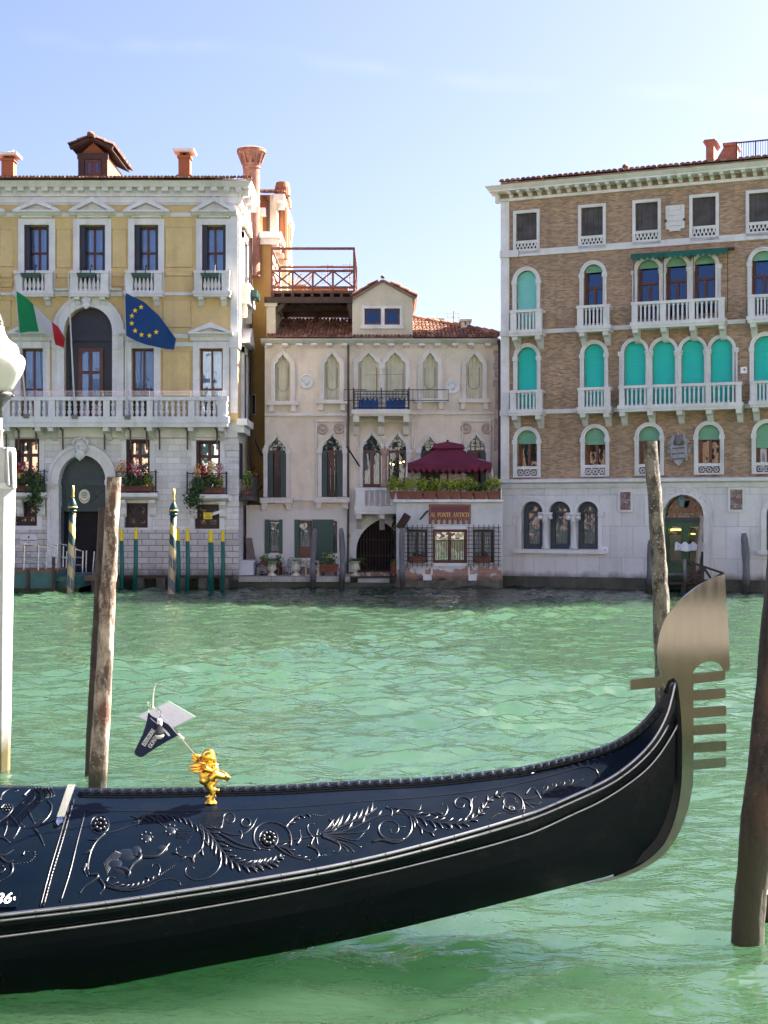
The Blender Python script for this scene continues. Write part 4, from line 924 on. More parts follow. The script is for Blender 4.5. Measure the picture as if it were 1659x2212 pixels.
for sx, sy in ((853, 1100), (816, 1120), (797, 1153), (797, 1198), (818, 1243), (857, 1268), (904, 1273), (946, 1252)):
    c = WT('a', sx, sy, EUY)-ref
    best = min(fc.data.vertices, key=lambda v: (v.co.x-c.x)**2+(v.co.z-c.z)**2)
    c.y = best.co.y-.035; m = MB(); r = .092
    pts = [(c.x+r*(1 if k % 2 == 0 else .40)*math.sin(-math.pi*k/5), c.z+r*(1 if k % 2 == 0 else .40)*math.cos(-math.pi*k/5)) for k in range(10)]
    m.prism(pts, c.y-.012, c.y); m.build('star', simple('yellow_star_cloth', (.80, .56, .02), .7, .05), t)
flagpole(PX('b', 452, 322), PX('a', 410, 895), 'bare flagpole without a flag in front of the great arch window', 'bare_flagpole', 'flagpole')
# ------------------------------------------------------------------ tall ochre and orange house set back
def back_house():
    Y = 48.6; F = Facade('ochre_house', 'narrow ochre house with orange attic set back behind the palazzo corner', 'house', 515, Y)
    R_ = F.U('p', 587); z0, z1 = -.4, F.uz(575, 517)[1]
    h = []; F.holes = h
    for (a, b, y0, y1) in ((140, 178, 182, 302), (128, 172, 615, 720)):
        S = rect(*F.R('d', a, b, y0, y1)); F.window(S, sur=.0, fmat=WOOD_DK, depth=.15, mull=1, curtain=None, fw=.05)
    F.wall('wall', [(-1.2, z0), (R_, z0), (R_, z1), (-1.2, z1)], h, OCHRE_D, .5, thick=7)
    m = MB(); m.box(R_-.002, R_+.01, .01, 7, z0, z1-.01); m.build('side_wall', CREAM, F.root)
    m = MB(); m.box(-.6, R_+.35, -.3, 6, z1+.001, z1+.22); m.box(-.6, R_+.2, -.15, 6, z1-.2, z1)
    for k in range(4): m.box(R_+.01, R_+.3, .2+k*1.4, .5+k*1.4, z1-.35, z1-.201)
    m.build('cornice', STONE_W, F.root)
    # attic
    a0, a1 = F.U('p', 556, -.9), F.U('p', 598, -.9); zt = F.uz(575, 421, -.9)[1]
    m = MB(); m.box(a0, a1-.25, .9, 5, z1+.22, zt); m.m = 1; m.box(a1-.249, a1, .9, 6, z1+.22, zt-.002); m.m = 2; m.box(a1-.1, a1+.28, .7, 6, zt-.25, zt-.003)
    for k in range(4): m.box(a1+.0, a1+.25, 1.1+k*1.2, 1.35+k*1.2, zt-.45, zt-.251)
    m.m = 3; m.tube([(a1-.32, .82, z1+.3), (a1-.32, .82, zt-.25), (a1-.5, .75, zt-.1)], .05, 6); at = m.build('attic', [ORANGE, CREAM, STONE_W, PIPE], F.root)
    m = MB(); tiles(m, (a0, .6, zt+.02), (a1+.3, .6, zt+.02), (0, 1, .22), 12, lambda f: 3.5); m.build('roof', TILE, F.root)
    m = MB(); m.box(a1+.001, a1+.05, 2.2, 2.9, z1+.6, zt-.75); m.box(a1+.002, a1+.052, 3.1, 3.8, z1+.6, zt-.75); m.build('shutter', GREEND, at)
    # round chimney pots and shafts on the far flank
    for px, Yc, r, ytop, ybot, mats in ((610, 50.6, 15, 395, 560, 0), (619, 53, 9, 428, 560, 0)):
        s_ = Yc/FPX; c = W(px, ytop, Yc)-F.O; b = W(px, ybot, Yc)-F.O; rr_ = r*s_; hh = c.z-b.z
        m = MB(); m.lathe([(rr_*.85, 0), (rr_*.85, hh*.74), (rr_*.7, hh*.75), (rr_*.7, hh*.82), (rr_*1.15, hh*.83), (rr_*1.1, hh*.93), (rr_*.9, hh)], n=18); m.build('round_chimney', [ORANGE], F.root, loc=(c.x, c.y, b.z))
    for px, Yc, r, ytop, ybot in ((615, 51.4, 6.8, 458, 640), (625, 53.4, 5.2, 492, 640)):
        s_ = Yc/FPX; c = W(px, ytop, Yc)-F.O; b = W(px, ybot, Yc)-F.O; m = MB(); m.lathe([(r*s_, 0), (r*s_, c.z-b.z-.5), (r*s_*1.5, c.z-b.z-.3), (r*s_*1.6, c.z-b.z)], n=16); m.build('chimney_shaft', CREAM, F.root, loc=(c.x, c.y, b.z))
    t = thing('flower_basket', 'small basket of yellow and red flowers at the little ochre wall window', 'flower basket', F.world(F.U('d', 152), -.12, F.Z('d', 0, 705)))
    m = MB(); m.box(-.3, .25, -.12, .12, 0, .22); m.build('planter', TERRA, t); m = MB(); m.leaves((0, 0, .4), (.33, .2, .35), 160, .05, (0, 1, 2, 3, 2)); m.build('blossoms', [LEAF, FL_R, FL_Y, FL_W], t)
back_house()

# ------------------------------------------------------------------ pale pink palazzetto in the middle
def middle_palazzo():
    Y = 47.0; F = Facade('pink_palazzo', 'low pale pink gothic palazzo with pointed windows, red roof and wooden roof terrace', 'palazzo', 572, Y)
    uL2, uR = F.U('d', 122), F.U('p', 1082); ZT = F.Z('c', 0, 1262); Z8 = F.Z('d', 0, 822); H = []; F.holes = H
    off = 783/.37434-270/.37434
    # upper windows with cream canvas blinds
    def upper(xa, xb, apex, ybot, sur=.13, curtain=BLIND, sill=True, own=True):
        u0, u1 = F.U('c', xa), F.U('c', xb); z0 = F.Z('d', 0, ybot); zs = F.Z('c', 0, 1398); zt = F.Z('c', 0, apex+20)
        S = ogee(u0, u1, z0, zs, zt, True); H.append(S(0)); m = MB(); m.ring(S(sur), S(0), -.08, .02); m.ring(S(sur+.02), S(sur-.03), -.11, -.05); m.lathe([(.045, 0), (.03, .06), (.045, .09), (.01, .17)], ((u0+u1)/2, -.06, S(sur)[12][1]-.03), 8)
        if own:
            for q in (u0-sur-.04, u1+.01): m.box(q, q+sur+.03, -.09, -.002, zs-.14, zs-.02)
            for k in range(7):
                for q in (u0-sur*.5, u1+sur*.5): m.ball((q, -.065, z0+.15+k*(zs-z0-.35)/6), .025, 6, 4)
            for q in (u0-sur*.5, u1+sur*.5): m.box(q-.07, q+.07, -.10, -.003, z0+.0, z0+.22)
        w = m.build('window', PINKST, F.root)
        if sill:
            m = MB(); m.box(u0-sur-.14, u1+sur+.14, -.24, -.002, z0-.15, z0-.01)
            for q in (u0-sur+.02, u1+sur-.02): m.box(q-.08, q+.08, -.18, -.003, z0-.38, z0-.151)
            m.build('sill', PINKST, w)
        m = MB(); vs = []; n = 30
        for i in range(n+1):
            u = u0-.02+(u1-u0+.04)*i/n; y = .14+.025*math.sin(i*.55+xa)+.012*math.sin(i*1.7)
            vs += [(u, y, z0+.02+.02*math.sin(i*1.1)), (u, y+.02*math.sin(i*.4), zt)]
        m.add(vs, [(2*i, 2*i+2, 2*i+3, 2*i+1) for i in range(n)]); m.build('blind', curtain, w, smooth=True)
        m = MB(); e = .09; zz = z0+.35; pts = [(u0+e, .105, zs), (u0+e, .105, zz+.12), (u0+e+.1, .105, zz), (u1-e-.1, .105, zz), (u1-e, .105, zz+.12), (u1-e, .105, zs)]; m.tube(pts, .010, 4); m.build('blind_trim', simple('grey_trim', (.16, .15, .12), .8, .1), w)
        return w
    upper(290, 378, 1305, 222); upper(572, 662, 1298, 215); upper(1140, 1228, 1290, 207); upper(1391, 1484, 1298, 209)
    upper(768, 889, 1295, 266, sill=False, own=False); upper(921, 1042, 1290, 266, sill=False, own=False)
    uc = F.U('c', 905); zs = F.Z('c', 0, 1398); zb = F.Z('d', 0, 266)
    m = MB(); m.lathe([(.09, 0), (.075, .1), (.06, .14), (.055, zs-zb-.32), (.07, zs-zb-.30), (.06, zs-zb-.26), (.10, zs-zb-.08), (.115, zs-zb-.07), (.115, zs-zb)], n=12); m.build('column', STONE_W, F.root, True, loc=(uc, -.06, zb))
    for a, b in ((740, 768), (1042, 1066)):
        m = MB(); m.box(F.U('c', a+6), F.U('c', b-2), -.10, -.004, zs-.16, zs+.02); m.build('capital', STONE_W, F.root)
    # iron balcony
    o = .8; u0, u1 = F.U('d', 742, o), F.U('d', 1062, o); z0 = F.Z('d', 0, 270, o); z1 = F.Z('d', 0, 165, o)
    m = MB(); m.box(u0-.06, u1+.06, -o-.05, -.004, z0-.16, z0); m.box(u0, u1, -o+.03, -.005, z0-.22, z0-.161)
    for q in (F.U('d', 757, o), F.U('d', 901, o), F.U('d', 1046, o)): m.sprism([(-.004, z0-.221), (-.004, z0-.85), (-.14, z0-.82), (-.3, z0-.55), (-o+.1, z0-.42), (-o+.06, z0-.221)], q-.10, q+.10)
    ib = m.build('balcony', PINKST, F.root)
    m = MB()
    for z in (z0+.06, z1-.1, z1): m.tube([(u0+.03, 0, z), (u0+.03, -o+.03, z), (u1-.03, -o+.03, z), (u1-.03, 0, z)], .017, 4)
    n = 17
    for i in range(n+1):
        u = u0+.03+(u1-u0-.06)*i/n; m.tube([(u, -o+.03, z0), (u, -o+.03, z1)], .011, 4)
        if i < n:
            d = (u1-u0-.06)/n; m.tube([(u+d*.5+d*.5*math.cos(a), -o+.02, z1-.32+.14*math.sin(a)) for a in [math.pi*k/6 for k in range(7)]], .009, 4); m.tube([(u+d*.5+d*.5*math.cos(a), -o+.02, z0+.3-.14*math.sin(a)) for a in [math.pi*k/6 for k in range(7)]], .009, 4)
    for q in (u0, (u0+u1)/2, u1): m.tube([(q, -o+.03, z0), (q, -o+.03, z1+.12)], .022, 5)
    for q0, q1 in ((u0-.32, u0+.42), (u0+1.35, u0+3.2), (u1-.42, u1+.3)):
        for z in (z1-.34, z1+.02): m.tube([(q0, -o-.02, z), (q0, -o-.28, z), (q1, -o-.28, z), (q1, -o-.02, z)], .013, 4)
        for k in range(5): m.tube([(q0+(q1-q0)*k/4, -o-.28, z1-.34), (q0+(q1-q0)*k/4, -o-.28, z1+.02)], .009, 4)
    m.tube([(u0+.4, -o+.04, z1+.55), (u1-.2, -o+.04, z1+.57)], .006, 4); m.build('iron_railing', IRON, ib)
    for k, (a, b) in enumerate(((772, 886), (932, 1040))):
        q0, q1, p0, p1 = F.R('d', a, b, 212, 262, o-.1); m = MB(); vs = []
        for i in range(25):
            u = q0+(q1-q0)*i/24; y = -o+.14+.02*math.sin(i*1.6); vs += [(u, y, z0+.02), (u, y, p1+.05*math.cos(i*1.05+1))]
        m.add(vs, [(2*i, 2*i+2, 2*i+3, 2*i+1) for i in range(24)])
        tt = m.build('blue_cloth', simple('blue_canvas', (.012, .10, .36), .8, .2, 5), None, True)
        tt.location = F.O; tag(tt, ('left' if k == 0 else 'right')+' of the two blue cloths hung behind the small iron balcony', 'cloth', 'blue cloths on the iron balcony')
    # roundels
    for x, y in ((470, 112), (1313, 140)):
        m = MB(); m.lathe([(.26, 0), (.26, .04), (.22, .06), (.20, .03), (.02, .03)], n=24); m.ball((0, 0, .03), (.10, .12, .05))
        for k in range(5): m.ball((.13*math.cos(.5+k*.53), .13*math.sin(.5+k*.53), .03), (.035, .06, .03), 6, 4)
        q = m.build('roundel', STONE_W, F.root); q.data.transform(Matrix.Rotation(R(90), 4, 'X')); q.location = (F.U('d', x), 0.0, F.Z('d', 0, y))
    # string courses
    m = MB()
    for a, b, y0, y1, oo in ((178, 705, 291, 309, .09), (718, 742, 291, 309, .09), (1066, 1552, 285, 300, .09), (212, 234, 786, 799, .07), (370, 524, 782, 797, .07), (690, 705, 782, 797, .06), (1534, 1552, 290, 302, .06)):
        ua, ub = F.U('d', a), F.U('d', b)
        if a == 178: ua = 0.004
        m.box(ua, ub, -oo, -.002, F.Z('d', 0, y1), F.Z('d', 0, y0))
    m.each('string_course', PINKST, F.root)
    # main floor
    def mid(xa, xb, apex, ybot, curtain=CURTAIN_G, shut=True, trans=True, dark=False, rail=True):
        u0, u1 = F.U('d', xa), F.U('d', xb); z0 = F.Z('d', 0, ybot); zs = F.Z('d', 0, 508); zt = F.Z('d', 0, apex+28)
        S = ogee(u0, u1, z0, zs, zt, False); H.append(S(0)); m = MB(); m.ring(S(.11), S(0), -.07, .02); m.ring(S(.135), S(.10), -.10, -.03)
        for q in (u0-.17, u1-.02): m.box(q, q+.19, -.11, -.003, zs-.10, zs+.06)
        w = m.build('window', PINKST, F.root)
        T = ogee(u0, u1, z0, zs, zt, True)
        m = MB(); m.ring(S(-.0), T(-.03), .10, .16); m.build('tracery', STONE_W, w)
        f = MB(); y0, y1 = .22, .29; fw = .08
        f.box(u0, u1, y0, y1, zs-.08, zs+.02); uc = (u0+u1)/2
        ia, ib_ = (u0+(.20 if shut else .0), u1-(.20 if shut else 0))
        f.box(ia, ia+fw, y0+.002, y1, z0, zs-.081); f.box(ib_-fw, ib_, y0+.002, y1, z0, zs-.081); f.box(uc-.06, uc+.06, y0-.004, y1, z0, zs-.082); f.box(ia+fw, ib_-fw, y0+.003, y1, z0, z0+.12)
        f.build('frame', WOOD_RED, w)
        g = MB()
        for k in range(1, 4): g.box(u0+(u1-u0)*k/4-.012, u0+(u1-u0)*k/4+.012, .205, .22, zs, zt-.1)
        for k in range(1, 4): g.box(u0, u1, .204, .219, zs+(zt-zs)*k/4.4, zs+(zt-zs)*k/4.4+.02)
        g.build('leaded_bars', IRON, w)
        MB().poly(S(-.02), .26).build('pane', GLASS, w)
        if shut:
            for q0, q1 in ((u0-.02, u0+.19), (u1-.19, u1+.02)):
                b = MB(); b.box(q0, q1, -.05, .01, z0, zs-.02)
                for k in range(30): b.box(q0+.03, q1-.03, -.062, -.05, z0+.1+k*(zs-z0-.2)/30, z0+.1+k*(zs-z0-.2)/30+.03)
                b.build('shutter', GREEND, w)
        if rail:
            b = MB(); zr = z0+.72
            b.tube([(u0+.1, .05, zr), (u1-.1, .05, zr)], .015, 4)
            for k in range(9): b.tube([(u0+.18+(u1-u0-.36)*k/8, .05, z0), (u0+.18+(u1-u0-.36)*k/8, .05, zr)], .010, 4)
            b.build('iron_rail', IRON, w); b = MB(); b.box(u0-.24, u1+.24, -.26, -.003, z0-.2, z0-.02)
            for q in (u0-.1, u1+.1): b.box(q-.09, q+.09, -.2, -.004, z0-.42, z0-.201)
            b.build('sill', PINKST, w)
        if curtain:
            c = MB(); vs = []
            for i in range(41): u = ia+(ib_-ia)*i/40; y = .38+.03*math.sin(i*1.3); vs += [(u, y, z0), (u, y, zs)]
            c.add(vs, [(2*i, 2*i+2, 2*i+3, 2*i+1) for i in range(40)]).build('curtain', curtain, w, smooth=True)
        return w, u0, u1, z0, zs
    mid(246, 354, 400, 778); mid(558, 680, 385, 775)
    wc = mid(792, 904, 378, 720, shut=False, rail=False); wd = mid(940, 1050, 378, 720, curtain=None, shut=False, rail=False)
    mid(1128, 1240, 400, 770, curtain=None, shut=True, rail=False); mid(1392, 1505, 385, 770, curtain=None, shut=True, rail=False)
    lm = MB(); u, z = F.U('d', 972, -.4), F.Z('d', 0, 588, -.4)
    for k in range(7): lm.ball((u+(k-3)*.12, .42+.03*(k % 2), z+.06*abs(k-3)*.5), .028, 6, 4)
    lm.build('chandelier', emit('warm_candle_bulb', (1, .66, .22), 2.5), wd[0])
    uc = F.U('d', 921); zs = wc[4]; z0 = wc[3]
    m = MB(); m.lathe([(.125, 0), (.125, .1), (.10, .14), (.092, zs-z0-.20), (.11, zs-z0-.18), (.16, zs-z0-.05), (.16, zs-z0+.05)], n=16); m.build('column', simple('pink_marble_column', (.42, .27, .2), .5, .3, 6), F.root, True, loc=(uc, -.03, z0))
    # carved rope frames around three windows, with discs
    for xa, xb, y0, y1 in ((527, 694, 338, 775), (767, 1081, 338, 500), (1369, 1531, 337, 700)):
        m = MB()
        for p, q in (((xa, y1), (xa, y0)), ((xa, y0), (xb, y0)), ((xb, y0), (xb, y1))):
            n = int(math.hypot(p[0]-q[0], p[1]-q[1])/7)
            for i in range(n):
                x, y = p[0]+(q[0]-p[0])*i/n, p[1]+(q[1]-p[1])*i/n; m.ball((F.U('d', x), -.03, F.Z('d', 0, y)), (.045, .045, .05), 6, 4)
        m.build('rope_moulding', PINKST, F.root)
    for x, y in ((563, 385), (660, 382), (1391, 381), (1510, 382)):
        m = MB(); m.lathe([(.19, 0), (.19, .05), (.15, .08), (.13, .05), (.06, .05), (.05, .09), (.01, .1)], n=20); q = m.build('disc', simple('pink_stone', (.45, .34, .28), .8, .2), F.root, True); q.data.transform(Matrix.Rotation(R(90), 4, 'X')); q.location = (F.U('d', x), 0, F.Z('d', 0, y))
    # stone balcony over the gate
    o = .9; u0, u1, z0, z1 = F.R('d', 753, 1000, 722, 828, o)
    balcony(F, u0, u1, z0, z1, o, [(u0, u0+.32), (u1-.2, u1)], [F.U('d', x, o) for x in (800, 833, 865, 898, 930, 962)], [F.U('d', 772, o), F.U('d', 906, o)], 'slim', STONE_W, slab=.16, bh=.55)
    # ground floor
    for xa, xb, y0, y1, kind in ((240, 326, 906, 1104, 0), (412, 508, 906, 1128, 1), (588, 652, 910, 1106, 2)):
        u0, u1, z0, z1 = F.R('d', xa, xb, y0, y1); S = rect(u0, u1, z0, z1)
        w = F.window(S, sur=0, fmat=WOOD_RED if kind != 1 else WOOD_BR, depth=.16, mull=0 if kind != 1 else 0, curtain=CURTAIN_G, fw=.09, cw=(.1, .9))
        b = MB(); b.box(u0-.06, u0+.10, -.04, .02, z0, z1); zs = (z1-z0)
        if kind == 0: b.box(u1-.08, u1+.04, -.03, .02, z0, z1)
        if kind == 1: b.box(u1-.02, u1+.70, -.05, -.004, z0-.25, z1)
        for k in range(24):
            if kind == 1: b.box(u1+.03, u1+.65, -.062, -.05, z0-.18+k*(zs+.1)/24, z0-.18+k*(zs+.1)/24+.05)
        b.build('shutter', GREENP, w)
        if kind == 1: b = MB(); b.box(u0+.1, u1, .06, .13, z0, F.Z('d', 0, 1063)); b.build('lower_panel', WOOD_BR, w)
        if kind == 2: b = MB(); b.box(u0, u1, -.09, .1, z0-.12, z0-.004); b.build('sill', STONE, w)
    # water gate
    u0, u1 = F.U('d', 757), F.U('d', 1022); z0, zs, zt = F.Z('d', 0, 1208), F.Z('d', 0, 1085), F.Z('d', 0, 908); S = pointed(u0, u1, z0, zs, zt); H.append(S(0))
    m = MB(); m.ring(S(.26), S(0), -.05, .02); g = m.build('water_gate', STONE, F.root)
    m = MB(); uc = (u0+u1)/2
    for k in range(15):
        u = u0+(u1-u0)*(k+.5)/15; f = abs(u-uc)/((u1-u0)/2); zz = zs+(zt-zs)*(1-f**1.9)**.62; m.tube([(u, .12, z0), (u, .12, zz)], .022, 5)
    for z in (z0+.05, z0+.55, z0+1.1, z0+1.65, z0+2.2): m.box(u0+.02, u1-.02, .10, .14, z-.02, z+.02)
    m.build('iron_grille', WOOD_DK, g)
    # cornice with corbels
    m = MB(); zc0, zc1 = ZT, F.Z('c', 0, 1240); m.sprism([(-.003, zc0-.02), (-.12, zc0), (-.34, zc0+.10), (-.36, zc1), (1.0, zc1), (1.0, zc0-.02)], -.12, uR-.05)
    for k in range(150): u = -.1+k*.0535; m.hexa([(u, -.37, zc0+.12), (u+.03, -.37, zc0+.12), (u+.03, -.34, zc0+.12), (u, -.34, zc0+.12), (u+.02, -.375, zc1-.02), (u+.05, -.375, zc1-.02), (u+.05, -.34, zc1-.02), (u+.02, -.34, zc1-.02)])
    co = m.build('cornice', STONE, F.root)
    console_row(F, [F.U('c', x) for x in (258, 348, 432, 516, 603, 690, 780, 876, 960, 1045, 1135, 1227, 1326, 1418, 1513)], .30, F.Z('c', 0, 1287), ZT-.02, .2, STONE, co, 'corbel')
    F.wall('wall', [(uL2, -.4), (uR, -.4), (uR, ZT), (0, ZT), (0, Z8), (uL2, Z8)], H, PINK, .55, thick=4.2)
    # pink marble quoins at the right corner
    m = MB()
    for y0, y1, w_ in ((1300, 1326, 30), (1330, 1370, 22), (1374, 1412, 30), (1416, 1460, 22), (1470, 1510, 32), (1514, 1640, 18), (1690, 1880, 26)):
        m.box(F.U('c', 1578-w_), F.U('c', 1578), -.035, -.002, F.Z('c', 0, y1), F.Z('c', 0, y0))
    m.each('quoin', simple('pink_rough_marble', (.47, .36, .31), .8, .3, 8, bump=.3), F.root)
    # roof
    e0, e1 = F.U('c', 240), uR-.1; ze = zc1; sl = .32; rt = MB()
    fh = (F.U('c', 1110)-e0)/(e1-e0)
    tiles(rt, (e0, -.30, ze+.03), (e1, -.30, ze+.03), (0, 1, sl), 62, lambda f: 3.7 if f < fh else 3.7-3.2*(f-fh)/(1-fh))
    rt.add([(e0, -.2, ze), (e1, -.2, ze), (e1, .2, ze+.12), (F.U('c', 1110), 3.2, ze+3.35*sl), (e0, 3.2, ze+3.35*sl), (e0, 5, ze), (e1, 5, ze)], [(0, 1, 2, 3, 4)]); roof = rt.build('roof', TILE, F.root)
    m = MB(); ra, rb = Vector((F.U('c', 1105), 3.2, ze+1.2)), Vector((e1, -.1, ze+.2))
    for k in range(12): p, q = ra+(rb-ra)*k/12, ra+(rb-ra)*(k+1.1)/12; m.tube([p+Vector((0, 0, .03)), q], [.10, .085], 8)
    m.build('ridge_tile', TILE, roof)
    # parapet pier at the left
    m = MB(); a0, a1 = F.U('c', 240), F.U('c', 292); zp = F.Z('c', 0, 1030); m.box(a0, a1, -.02, 2.6, ze+.002, zp); m.box(a0-.06, a1+.06, -.07, 2.7, zp-.10, zp+.02); m.build('parapet_pier', CREAM, F.root)
    # dormer
    a0, a1 = F.U('c', 735), F.U('c', 1083); zb, zeav, za = ze+.001, F.Z('c', 0, 992), F.Z('c', 0, 905); uc = F.U('c', 910)
    hol = [rect(*F.R('c', 805, 900, 1060, 1154))(), rect(*F.R('c', 921, 1009, 1060, 1154))()]
    m = MB(); out = [(a0, zb), (a1, zb), (a1, zeav), (uc, za), (a0, zeav)]; m.poly(out, -.06, hol); m.band(out, -.06, 4)
    for h in hol: m.band(h, -.06, .2, flip=True)
    dm = m.build('dormer', CREAM, roof)
    s0, s1, s2, s3 = F.R('c', 790, 1022, 1046, 1158); m = MB(); m.poly([(s0, s2), (s1, s2), (s1, s3), (s0, s3)], -.085, hol); m.band([(s0, s2), (s1, s2), (s1, s3), (s0, s3)], -.085, -.055); m.box(s0-.05, s1+.05, -.16, -.06, s2-.12, s2-.003)
    m.m = 1
    for h in hol: m.ring(h, [(h[0][0]+.06, h[0][1]+.06), (h[1][0]-.06, h[1][1]+.06), (h[2][0]-.06, h[2][1]-.06), (h[3][0]+.06, h[3][1]-.06)], .03, .08)
    m.build('dormer_window', [STONE_W, WOOD_RED], roof); m = MB()
    for h in hol: m.poly(h, .06)
    m.m = 1
    for h in hol: m.poly([(p[0], p[1]) for p in h], .3)
    m.build('dormer_pane', [GLASS_B, DARK], roof)
    m = MB(); e = F.U('c', 742)-.02, F.U('c', 1102); zz = F.Z('c', 0, 990); za2 = F.Z('c', 0, 890)
    for (p, q) in (((e[0], zz-.02), (uc, za2)), ((uc, za2), (e[1], zz-.02))): m.bar(p[0], p[1]-.06, q[0], q[1]-.06, .09, -.14, 4)
    m.build('dormer_eave', simple('brown_eave_boards', (.24, .13, .09), .85, .3), roof)
    m = MB(); L = math.hypot(uc-e[0], za2-zz)
    tiles(m, (e[0], 3.9, zz+.01), (e[0], -.16, zz+.01), (uc-e[0], 0, za2-zz), 19, lambda f: L); tiles(m, (e[1], -.16, zz+.01), (e[1], 3.9, zz+.01), (uc-e[1], 0, za2-zz), 19, lambda f: L); m.ball((uc, -.25, za2+.04), (.08, .14, .06)); m.build('dormer_roof', TILE, roof)
    # small roof chimney, far brick stack
    m = MB(); o = -1.0; c0, c1 = F.U('c', 1368, o), F.U('c', 1410, o); z0, z1 = F.Z('c', 0, 1238, o), F.Z('c', 0, 1158, o); m.box(c0, c1, 1, 1.7, z0-.3, z1); m.box(c0-.08, c1+.08, .92, 1.78, z1+.14, z1+.22)
    m.m = 1
    for q in (c0, c1-.1): m.box(q, q+.1, 1.02, 1.68, z1+.001, z1+.139)
    m.box(c0-.02, c1+.02, .98, 1.72, z1-.06, z1-.0)
    m.build('chimney', [CREAM, STONE], roof)
    m = MB(); o = -5; c0, c1 = F.U('c', 1172, o), F.U('c', 1250, o); z1 = F.Z('c', 0, 1135, o); m.box(c0, c1, 5, 6, z1-1.6, z1); m.box(c0-.1, c1+.1, 4.9, 6.1, z1, z1+.12); m.box(c1+.1, c1+.5, 5, 6, z1-1.6, z1-.05); m.build('brick_stack', BRICKR, roof)
    # wooden roof terrace
    y0, y1 = 0.0, 3.6; zdk = F.Z('c', 0, 968); a0, a1 = F.U('c', 262), F.U('c', 745)
    m = MB(); m.box(a0, a1, y0, y1, zdk-.02, zdk+.08)
    m.m = 1
    for k in range(9): u = a0+.1+(a1-a0-.2)*k/8; m.box(u-.05, u+.05, y0-.15, y1+.1, zdk-.16, zdk-.021)
    m.box(a0-.2, a1-.05, y0-.12, y0+.1, zdk-.36, zdk-.161); m.box(a0-.1, a1, y1-.2, y1, zdk-.36, zdk-.161); m.box(a0-.1, a1, 1.8, 2.0, zdk-.36, zdk-.161)
    m.box(a0-.02, a1, y1-.1, y1-.02, ze+2.15, zdk-.37); m.box(a0-.02, a1, y1-.1, y1-.03, ze+1.3, ze+1.85)
    for u in (a0+.3, (a0+a1)/2, a1-.2): m.box(u-.08, u+.08, y1-.3, y1-.12, ze+1.1, zdk-.362)
    for u in (a0+.45, a1-.15): m.hexa([(u-.45 if u < a0+1 else u, .0, zdk-.9), (u-.35 if u < a0+1 else u+.08, .0, zdk-.9), (u-.35 if u < a0+1 else u+.08, .12, zdk-.9), (u-.45 if u < a0+1 else u, .12, zdk-.9), (u-.1, .0, zdk-.362), (u+.1, .0, zdk-.362), (u+.1, .12, zdk-.362), (u-.1, .12, zdk-.362)])
    ter = m.build('roof_terrace', [WOOD_ALT, WOOD_DK], F.root)
    m = MB(); zr, zl = F.Z('c', 0, 842), F.Z('c', 0, 937); zh = F.Z('c', 0, 713); w_ = .07
    ups = [F.U('c', x) for x in (270, 390, 507, 623, 745)]
    for i, u in enumerate(ups):
        m.box(u-w_/2, u+w_/2, y0-.02, y0+.05, zl-.35, zh if i in (0, 4) else zr)
        if i < 4:
            m.bar(u, zl, ups[i+1], zr, .05, y0-.01, y0+.02); m.bar(u, zr, ups[i+1], zl, .05, y0+.021, y0+.05)
    for z in (zl, zr): m.box(ups[0], ups[-1]+.03, y0-.04, y0+.06, z-.035, z+.035)
    m.box(ups[0]-.03, ups[-1]+.03, y0-.03, y0+.05, zh-.04, zh+.04)
    for u in (ups[0], ups[-1]):
        m.box(u-.035, u+.035, y1-.06, y1+.01, zdk, zh); m.box(u-.036, u+.034, y0+.06, y1, zh-.035, zh+.035)
        for z in (zl, zr): m.box(u-.03, u+.03, y0+.061, y1, z-.03, z+.03)
        for k in range(3):
            y = y0+(y1-y0)*k/3; m.tube([(u, y, zl), (u, y+1.2, zr)], .025, 4); m.tube([(u, y, zr), (u, y+1.2, zl)], .025, 4)
    m.box(ups[0], ups[-1], y1-.06, y1+.005, zh-.035, zh+.035); m.box(ups[0], ups[-1], y1-.05, y1, zr-.03, zr+.03)
    m.build('railing', WOOD_ALT, ter)
    # downpipes
    m = MB(); u = F.U('d', 712); m.tube([(u, -.1, F.Z('c', 0, 1270)), (u, -.1, F.Z('d', 0, 870)), (u-.02, -.1, F.Z('d', 0, 1215))], .038, 8); m.tube([(u, -.1, F.Z('d', 0, 990)), (u, -.1, F.Z('d', 0, 1010))], .05, 8); m.build('downpipe', PIPE, F.root)
    m = MB(); u = uR-.06; m.tube([(u, -.12, zc1-.1), (u, -.12, F.Z('d', 0, 740))], .045, 8); m.tube([(u-.05, -.3, zc1-.02), (u, -.12, zc1-.2)], .06, 8); m.build('downpipe', PIPE, F.root)
    # iron flagstaff brackets
    m = MB()
    for p, q in (((705, 490), (782, 608)), ((183, 450), (212, 540)), ((160, 780), (216, 714))): m.tube([(F.U('d', p[0]), -.6, F.Z('d', 0, p[1])), (F.U('d', q[0]), -.02, F.Z('d', 0, q[1]))], .03, 5)
    m.each('iron_bracket', IRON, F.root)
    return F, ter, zdk, ze
MP, TER, ZDK, ZEAVE = middle_palazzo()
